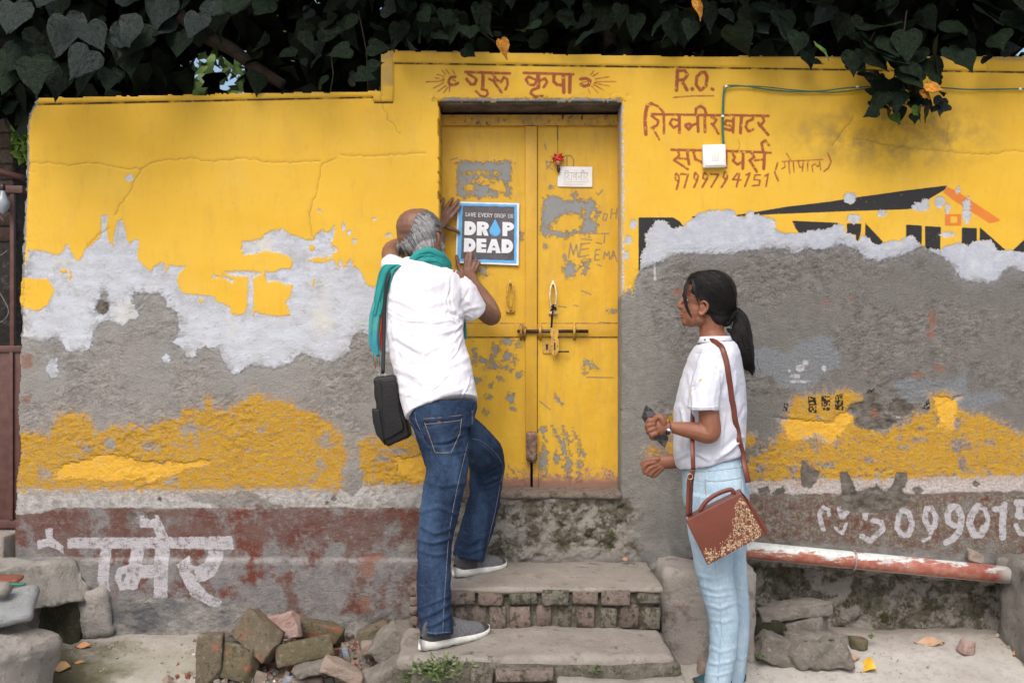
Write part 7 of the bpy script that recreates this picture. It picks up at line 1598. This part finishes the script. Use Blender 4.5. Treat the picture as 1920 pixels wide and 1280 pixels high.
wb_ += [limb([(1336, 880, WY, 40), (1345, 960, WY - .05, 30), (1345, 1100, WY - .07, 20), (1352, 1250, WY - .07, 15)]), limb([(1340, 880, WY, 40), (1368, 1000, WY + .07, 22), (1382, 1160, WY + .07, 15), (1376, 1265, WY + .07, 12)])]
wbody = fuse('body', wb_, .0031, 2, M_SKW, wom)
M_LIP = simple_mat('lips', (0.36, 0.10, 0.08), (0.30, 0.09, 0.07), 40, .4)
fuse('lips', [ell(1276.8, 589.6, WY, 2.7, 1.7, .015), ell(1277.6, 593.4, WY, 2.9, 2.0, .014)], .0013, 2, M_LIP, wom)
M_EYE = simple_mat('eye_white', (0.6, 0.58, 0.56)); M_PUP = simple_mat('dark_eye', (0.01, 0.008, 0.006), rough=.15)
for s_ in (-1, 1):
    v, f = ell(1287, 563, WY + s_ * .032, 3.4, 2.6, .010); e_ = pydata('eye', v, f, mat=M_EYE, parent=wom, smooth=True)
    v, f = ell(1285, 563, WY + s_ * .034, 2.0, 2.0, .006); pydata('iris', v, f, mat=M_PUP, parent=e_, smooth=True)
    tube('eyebrow', [P(1283, 553, WY + s_ * .022), P(1286, 551, WY + s_ * .038), P(1291, 553, WY + s_ * .048)], .0016, M_PUP, wom, 5)
wear = fuse('ear', [limb([(1314, 568, WY - .060, 2.6), (1320, 565, WY - .066, 2.6), (1326, 570, WY - .068, 2.8), (1326, 578, WY - .066, 2.6), (1320, 586, WY - .063, 3), (1314, 589, WY - .060, 3.2), (1311, 585, WY - .058, 2.6)], .9, n=4, seg=9), ell(1318, 577, WY - .057, 7, 11, .007)], .0017, 2, M_SKW, wom)
nhw = NT('black_hair'); stw = nhw.noise(260, 3, .6, sc=(.35, 1, 1))
nhw.set(Base_Color=nhw.mix(nhw.rmp(stw, .35, .65), (0.006, 0.005, 0.005), (0.010, 0.008, 0.008)), Roughness=.5, Normal=nhw.bump(stw, .002)); nhw.b.inputs['Specular IOR Level'].default_value = .28; M_BH = nhw.m
facep = [(1240, 515), (1288, 522), (1291, 545), (1300, 552), (1309, 564), (1311, 592), (1329, 590), (1334, 598), (1345, 612), (1336, 650), (1240, 650)]
whair = fuse('hair', [ell(1336, 551, WY, 46, 46, .079), ell(1341, 563, WY, 40, 40, .078), ell(1316, 540, WY, 34, 32, .066), ell(1345, 590, WY, 24, 23, .062), ell(1368, 590, WY, 12, 16, .03), ell(1360, 606, WY, 12, 7, .03)], .0036, 5, M_BH, wom, amp_noise=(9, .003), cutpoly=facep)
pony = fuse('ponytail', [limb([(1374, 581, WY, 9), (1384, 586, WY, 9), (1390, 602, WY, 14), (1391, 622, WY, 19), (1393, 645, WY, 20), (1397, 668, WY, 18.5), (1404, 684, WY, 12), (1410, 694, WY, 6), (1411, 702, WY, 2)], .95, n=4), limb([(1364, 617, WY, 3), (1378, 628, WY, 8), (1386, 650, WY, 12), (1396, 676, WY, 10)], .8), limb([(1404, 680, WY, 8), (1411, 690, WY, 5), (1412, 700, WY, 1.5)], .8)], .003, 3, M_BH, whair, amp_noise=(4, .005))
tube('hair_tie', [P(1379 + 2 * math.cos(a), 585 + 9 * math.sin(a), WY + .022 * math.cos(a)) for a in np.linspace(0, 6.28, 15)[:-1]], .004, M_PUP, whair, 6, closed=True)
bvw = bvh_of(whair, pony)
strand_set('hair_strands', bvw, [[(1292, 520), (1312, 528), (1340, 552), (1372, 580)], [(1300, 512), (1330, 520), (1356, 545), (1376, 578)], [(1320, 506), (1350, 514), (1370, 540), (1380, 576)], [(1290, 528), (1306, 548), (1334, 570), (1370, 584)], [(1296, 535), (1312, 556), (1338, 582), (1368, 588)]], 420, 2.5, M_BH, whair, .0009, .0022, 7)
strand_set('ponytail_strands', bvw, [[(1380, 588), (1386, 615), (1388, 645), (1398, 685)], [(1386, 590), (1400, 615), (1404, 645), (1410, 690)], [(1376, 606), (1374, 620), (1382, 650), (1400, 690)]], 260, 2.2, M_BH, whair, .0009, .002, 8)
lk = []
rr = random.Random(2)
for k in range(46):
    j = rr.gauss(0, 1.4); t = rr.uniform(0, 1)
    lk.append(tube_vf([P(1293 + t * 6 + j, 519, WY - .045), P(1286 + j * .8 + t * 2, 535, WY - .064), P(1284.5 + j * .7, 555, WY - .068), P(1287 + j * .6, 573, WY - .067), P(1292 + j * .5, 586, WY - .063), P(1297 + j * .3, 597 - 4 * t, WY - .060)], [.0016, .0018, .0018, .0015, .001, .0004], 4))
for k in range(26):
    t = rr.uniform(0, 1); lk.append(tube_vf([P(1296 + t * 5, 522, WY - .058), P(1298 + t * 6, 540, WY - .068), P(1304 + 4 * t, 556, WY - .068), P(1308 + 3 * t, 566 + 8 * t, WY - .062)], [.0016, .0016, .001, .0004], 4))
v, f = merge(lk); pydata('side_lock', v, f, mat=M_BH, parent=whair, smooth=True)
for s_ in (-1, 1): pass
wg = tube('glasses', [P(1283, 548, WY - .052), P(1280.5, 550, WY - .045), P(1280, 556, WY - .04)], .0022, M_GLF, wom, 6)
tube('temple_arm', [P(1284, 551, WY - .057), P(1300, 556, WY - .068), P(1316, 563, WY - .073)], .0014, M_GLF, wg, 6)
lo = []
rr = random.Random(12)
for k in range(60):
    y0 = rr.uniform(510, 600); x0 = 1350 + rr.uniform(0, 30) - abs(y0 - 550) * .15
    q = hit(bvw, x0, y0, .001)
    if q is None: continue
    a_ = rr.uniform(.3, 1.4); e = Vector((math.sin(a_), rr.uniform(-.4, .2), math.cos(a_) * (1 if y0 < 550 else -.8))) * rr.uniform(.008, .024)
    lo.append(tube_vf([q, q + e * .5 + Vector((.002, 0, .001)), q + e], [.0005, .0004, .0002], 3))
for k in range(40):
    x0 = 1400 + rr.gauss(0, 8); lo.append(tube_vf([P(x0 - 4, 660 + rr.uniform(0, 15), WY - .02), P(x0 + rr.gauss(0, 2), 685, WY - .02), P(x0 + rr.gauss(2, 4), 700 + rr.uniform(-4, 8), WY - .01)], [.001, .0008, .0003], 3))
v, f = merge(lo); pydata('loose_hair', v, f, mat=M_BH, parent=whair, smooth=True)
# polo shirt
pf = [([(1290, 700), (1300, 760), (1296, 840)], 4, .003), ([(1270, 860), (1300, 845), (1330, 862)], 4, .007), ([(1345, 860), (1365, 845), (1392, 820)], 5, .008), ([(1350, 850), (1352, 820), (1358, 780)], 5, .006), ([(1380, 700), (1372, 760), (1384, 830)], 5, .004), ([(1275, 760), (1285, 800), (1280, 850)], 4, .004), ([(1300, 662), (1330, 664), (1352, 700), (1352, 760)], 2.0, -.004), ([(1395, 760), (1380, 800), (1395, 835)], 4, -.004)]
polo = fuse('polo_shirt', [limb([(1344, 640, WY, 31), (1344, 652, WY, 38), (1341, 672, WY, 47), (1338, 700, WY, 55), (1335, 730, WY, 61), (1332, 765, WY, 66), (1331, 800, WY, 67), (1330, 832, WY, 66), (1328, 852, WY, 64), (1330, 862, WY, 61)], [1.5, 2.1, 1.85, 1.6, 1.38, 1.2, 1.14, 1.12, 1.15, 1.15], n=4, caps=False, seg=28),
                         limb([(1340, 668, WY - .10, 27), (1333, 688, WY - .135, 28), (1326, 715, WY - .165, 29), (1320, 745, WY - .18, 29.5), (1319, 768, WY - .183, 30)], [.8, .9, .95, 1, 1], n=4, caps=False),
                         limb([(1340, 668, WY + .10, 26), (1334, 700, WY + .14, 28), (1330, 760, WY + .15, 29)], .9, caps=False)],
            .0042, 4, M_POLO, wom, folds=pf, amp_noise=(16, .010), fold_gain=1.3)
# collar
cp = []
for yy, r1, r2 in ((0, 27, 25), (5, 29, 28), (10, 32, 31)):
    cp.append([(1338 + r1 * math.cos(a) * 1.0 + 3, 628 + yy + 14 * -math.cos(a) * -.55 - (4 if False else 0), WY + math.sin(a) * r2 * sc_(WY) * 1.15) for a in np.linspace(0, 2 * math.pi, 30)[:-1]])
V, Fc = [], []
for ring_ in cp:
    V += [P(x, y - (x - 1341) * .62 * .5 + 3, Y) for x, y, Y in ring_]
m = 29
for i in range(2):
    for k in range(m): Fc.append((i * m + k, i * m + (k + 1) % m, (i + 1) * m + (k + 1) % m, (i + 1) * m + k))
col = pydata('collar', V, Fc, mat=M_POLO, parent=polo, smooth=True)
sd_ = col.modifiers.new('thickness', 'SOLIDIFY'); sd_.thickness = .004
bvp = bvh_of(polo)
v, f = ribbon(bvp, [(1290, 762), (1306, 764), (1330, 764), (1349, 761)], 1.6, .0016, .001); pydata('sleeve_hem', v, f, mat=M_POLO, parent=polo, smooth=True)
M_PRY = simple_mat('yellow_print', (0.75, 0.42, 0.04)); M_PRG = simple_mat('grey_print', (0.45, 0.47, 0.52))
for (x, y, r_) in ((1314, 713, 3.6), (1297, 732, 2.4)):
    q = hit(bvp, x, y, .001)
    v, f = ell(x, y, q.y, r_, r_, .0008, seg=12); pydata('sleeve_print', v, f, mat=M_PRY, parent=polo)
rr = random.Random(9)
for k in range(9):
    x, y = 1300 + rr.uniform(-2, 10), 717 + rr.uniform(0, 14); c = on(bvp, [(x, y), (x + 3, y - 1.5), (x + 5, y + .5)], .0008)
    if len(c) > 1: tube('sleeve_print', c, .0005, M_PRG, polo, 4)
for dx_ in ((1278, 735), (1276, 742), (1275, 748)):
    c = on(bvp, [dx_, (dx_[0] - 3, dx_[1] + 3), (dx_[0] - 1, dx_[1] + 6)], .0008); tube('badge_print', c, .0006, M_PRG, polo, 4)
# jeans
wf = [([(1284, 900), (1320, 905), (1392, 898)], 2, -.003), ([(1300, 1075), (1335, 1085), (1372, 1075)], 4, .005), ([(1308, 1095), (1340, 1105), (1378, 1098)], 4, .006), ([(1314, 1112), (1345, 1118), (1380, 1112)], 3, .005), ([(1322, 1132), (1350, 1140), (1384, 1128)], 4, .006), ([(1328, 1160), (1355, 1165), (1385, 1158)], 4, .004), ([(1326, 1210), (1350, 1222), (1382, 1212)], 4, .004), ([(1322, 1240), (1345, 1245), (1378, 1236)], 4, .006), ([(1320, 1262), (1345, 1266), (1374, 1258)], 3, .005), ([(1290, 1010), (1320, 1030), (1345, 1060)], 5, .003), ([(1380, 1100), (1395, 1106), (1402, 1100)], 3, .005), ([(1384, 1130), (1396, 1136), (1404, 1130)], 3, .004), ([(1380, 1230), (1390, 1236), (1400, 1230)], 3, .005)]
wj = fuse('jeans', [limb([(1335, 858, WY, 56), (1337, 878, WY, 58), (1341, 910, WY, 61), (1343, 945, WY, 60)], [1.12, 1.2, 1.3, 1.3], n=4, caps=False, seg=26),
                   limb([(1335, 930, WY - .065, 50), (1332, 975, WY - .075, 45), (1335, 1015, WY - .08, 41), (1339, 1060, WY - .08, 36), (1348, 1110, WY - .08, 32.5), (1357, 1160, WY - .075, 28.5), (1355, 1220, WY - .07, 26), (1346, 1270, WY - .07, 25), (1345, 1282, WY - .07, 25)], .95, n=4, caps=False, seg=20),
                   limb([(1350, 930, WY + .065, 50), (1360, 985, WY + .075, 42), (1366, 1040, WY + .08, 33), (1373, 1090, WY + .08, 28), (1382, 1150, WY + .08, 24), (1381, 1220, WY + .08, 21), (1375, 1270, WY + .08, 20), (1374, 1280, WY + .08, 20)], .95, n=4, caps=False, seg=18)],
          .0046, 4, M_JEANL, wom, folds=wf, amp_noise=(10, .005), fold_gain=.5)
bvl = bvh_of(wj)
for L_ in ([(1280, 880), (1320, 884), (1388, 876)], [(1322, 900), (1350, 902), (1390, 895)], [(1322, 902), (1324, 930), (1330, 960)], [(1390, 897), (1388, 930), (1384, 950)]):
    stitch('stitching', bvl, L_, .0009, M_STITCH, wj)
stitch('seam', bvl, [(1340, 1050), (1348, 1110), (1352, 1180), (1346, 1275)], .0012, M_JEANL, wj)
for L_ in ([(1330, 864), (1331, 880)], [(1384, 848), (1388, 872)]):
    v, f = ribbon(bvl, L_ + [(L_[-1][0] + .5, L_[-1][1] + 2)], 5, .002, .001)
    if v: pydata('belt_loop', v, f, mat=M_JEANL, parent=wj, smooth=True)
M_TSH = simple_mat('teal_shoe', (0.012, 0.06, 0.075), (0.02, 0.08, 0.095), 50, .7)
gzw = CAMZ - 655 * 3.71 / 1840
shoe((1372, 1297), (1272, 1297), WY - .07, WY - .10, gz(WY - .07) + .002, wom, (M_SHOED, M_TSH, M_TSH), wid=.042, hgt=.062, sole_t=.012, label='near shoe')
shoe((1398, 1297), (1300, 1290), WY + .08, WY + .05, gz(WY + .08) + .002, wom, (M_SHOED, M_TSH, M_TSH), wid=.042, hgt=.062, sole_t=.012, label='far shoe')
# watch and ring
M_WST = simple_mat('watch_strap', (0.025, 0.02, 0.03), (0.04, 0.03, 0.04), 60, .4)
WA = WY - .156
wt = tube('watch', [P(1256 - 2.5 * math.cos(a) * .3 + math.sin(a) * -1.2, 801 - 12.2 * math.cos(a), WA + .0265 * math.sin(a)) for a in np.linspace(0, 2 * math.pi, 21)[:-1]], .0048, M_WST, wom, 7, flat=.35, closed=True)
wcx = P(1253, 809, WA - .024)
fc = tube('watch_face', [wcx + Vector((.004, .004, .002)), wcx, wcx + Vector((-.002, -.005, -.001))], [.0125, .0135, .011], M_STEEL, wt, 14)
tube('watch_dial', [wcx + Vector((-.002, -.0055, -.001)), wcx + Vector((-.0022, -.0062, -.001))], [.0095, .0095], M_PUP, wt, 14)
tube('finger_ring', [P(1219.5 + 3.2 * math.cos(a), 815 + 3.6 * math.sin(a) * .8, WY - .17 + .008 * math.sin(a)) for a in np.linspace(0, 6.28, 13)[:-1]], .0012, M_STEEL, wom, 5, closed=True)
# phone
M_PH = NT('phone_case'); gridv = M_PH.voro(55, 'DISTANCE_TO_EDGE', 'Distance', 0.15)
M_PH.set(Base_Color=M_PH.mix(M_PH.rmp(gridv, .05, .02), (0.010, 0.009, 0.011), (0.07, 0.065, 0.075)), Roughness=.35); M_PH = M_PH.m
ph = soft_prism('mobile_phone', [(1203, 782), (1211, 758), (1222, 766), (1242, 790), (1254, 822), (1247, 840), (1232, 826)], WY - .152, WY - .139, M_PH, None, .003); tag(ph, 'dark phone with a checked case held in the near hand of the woman', 'phone')
# handbag
M_LEA = NT('brown_leather'); c = M_LEA.mix(M_LEA.rmp(M_LEA.noise(12, 4), .3, .7), (0.150, 0.038, 0.020), (0.12, 0.030, 0.017))
M_LEA.set(Base_Color=c, Roughness=.45, Normal=M_LEA.bump(M_LEA.noise(260, 3), .001)); M_LEA = M_LEA.m
M_LEAD = simple_mat('dark_leather_edge', (0.05, 0.014, 0.01), (0.08, 0.02, 0.014), 60, .5)
M_GOLD = simple_mat('brass_buckle', (0.6, 0.42, 0.2), (0.7, 0.5, 0.3), 60, .3, .8)
M_CRM = simple_mat('cream_flower_print', (0.62, 0.44, 0.28), (0.50, 0.34, 0.20), 90, .7)
hb = empty('handbag', P(1360, 1040, WY - .22), 'brown leather handbag with cream flowers on its flap, hanging tilted at her hip', 'handbag')
HF = WY - .265
body_ = soft_prism('bag_body', [(1289, 977), (1390, 926), (1434, 1001), (1330, 1057)], HF + .006, HF + .115, M_LEA, hb, .007, tilt=(.020, .006))
flap = soft_prism('flap', [(1286, 975), (1390, 923), (1436, 1001), (1327, 1059)], HF - .003, HF + .007, M_LEA, hb, .0035)
rr = random.Random(31)
def UV(u, v):   # u along top edge, v down
    a = np.array([1286, 975]); b = np.array([1390, 923]); c_ = np.array([1327, 1059]); d = np.array([1436, 1001])
    return (a * (1 - u) + b * u) * (1 - v) + (c_ * (1 - u) + d * u) * v
fl_p, st_p = [], []
cnt = 0
while cnt < 460:
    u, v_ = rr.uniform(.03, .97), rr.uniform(.1, .97)
    lim = .50 + .20 * math.sin(u * 5.2) - (.42 * max(0, (u - .60) / .4) ** 1.2) + (.06 if u < .2 else 0)
    if v_ < lim + abs(rr.gauss(0, .09)): continue
    q = UV(u, v_); c0 = P(q[0], q[1], HF - .0036); r_ = rr.uniform(.0012, .0042) * (1.25 if v_ > lim + .12 else .7); k = rr.choice((5, 6)); ph_ = rr.uniform(0, 6)
    pts_ = [c0 + Vector((math.cos(ph_ + a) * r_ * (1 if i % 2 else .55), 0, math.sin(ph_ + a) * r_ * (1 if i % 2 else .55))) for i, a in enumerate(np.linspace(0, 6.283, 2 * k + 1)[:-1])]
    fl_p.append((pts_, [tuple(reversed(range(2 * k)))])); cnt += 1
    if rr.random() < .5:
        a = rr.uniform(-.6, .6); e = c0 + Vector((math.sin(a) * .008, 0, -abs(math.cos(a)) * .012)); w_ = Vector((.0004, 0, .0001)); st_p.append(([c0 - w_, c0 + w_, e + w_, e - w_], [(0, 1, 2, 3)]))
v, f = merge(fl_p + st_p); fo = pydata('flower_print', v, f, mat=M_CRM, parent=flap); fo['kind'] = 'stuff'
gus = soft_prism('gusset', [(1392, 923), (1404, 936), (1440, 992), (1437, 1003), (1412, 962)], HF + .02, HF + .09, M_LEA, hb, .004)
hd_ = [P(x, y, HF + .05) for x, y in spline([(1309, 966), (1314, 954), (1326, 938), (1344, 926), (1362, 919), (1372, 918), (1376, 926), (1374, 932)], 5)]
tube('handle', hd_, [.004] * 4 + [.0085] * (len(hd_) - 9) + [.004] * 5, M_LEA, hb, 10, .6, (0, 1, 0))
tube('handle_mount', [P(1309, 969, HF + .05), P(1302, 975, HF + .05)], .005, M_STEEL, hb, 8); tube('handle_mount', [P(1374, 930, HF + .05), P(1385, 926, HF + .05)], .005, M_STEEL, hb, 8)
def strapband(name, pts, w_, mat, n=5):
    S = spline(pts, n); c = [P(x, y, Y) for x, y, Y in S]
    return tube(name, c, [w_ * sc_(WY - .2)] * len(c), mat, hb, 8, .28, (0, 1, 0))
strapband('strap', [(1300, 880, WY - .21), (1299, 850, WY - .21), (1298, 800, WY - .14), (1300, 760, WY - .12), (1304, 720, WY - .13), (1312, 690, WY - .165)], 4.2, M_LEA)
strapband('strap', [(1289, 968, HF + .06), (1290, 930, HF + .06), (1292, 895, WY - .21), (1300, 880, WY - .21)], 3.4, M_LEA)
strapband('strap', [(1295, 966, HF + .06), (1296, 930, HF + .06), (1298, 900, WY - .215), (1301, 880, WY - .215)], 3.0, M_LEAD)
tube('buckle', [P(1294 + 5 * math.cos(a), 893 + 5.5 * math.sin(a), WY - .224) for a in np.linspace(0, 6.28, 13)[:-1]], .0014, M_GOLD, hb, 6, closed=True)
bvs = bvh_of(polo, wbody)
c = on(bvs, [tuple(q) for q in spline([(1322, 642), (1332, 640), (1342, 643), (1354, 654), (1362, 680), (1368, 720), (1375, 770), (1384, 820), (1391, 850)], 5)], .0035) + [P(1396, 872, WY - .12), P(1403, 904, WY - .15)]
tube('strap', c, [5.2 * sc_(WY - .13)] * len(c), M_LEA, hb, 8, .28, (0, 1, 0))
tube('strap_ring', [P(1403 + 4 * math.cos(a), 913 + 6 * math.sin(a), WY - .15) for a in np.linspace(0, 6.28, 13)[:-1]], .0011, M_STEEL, hb, 6, closed=True)
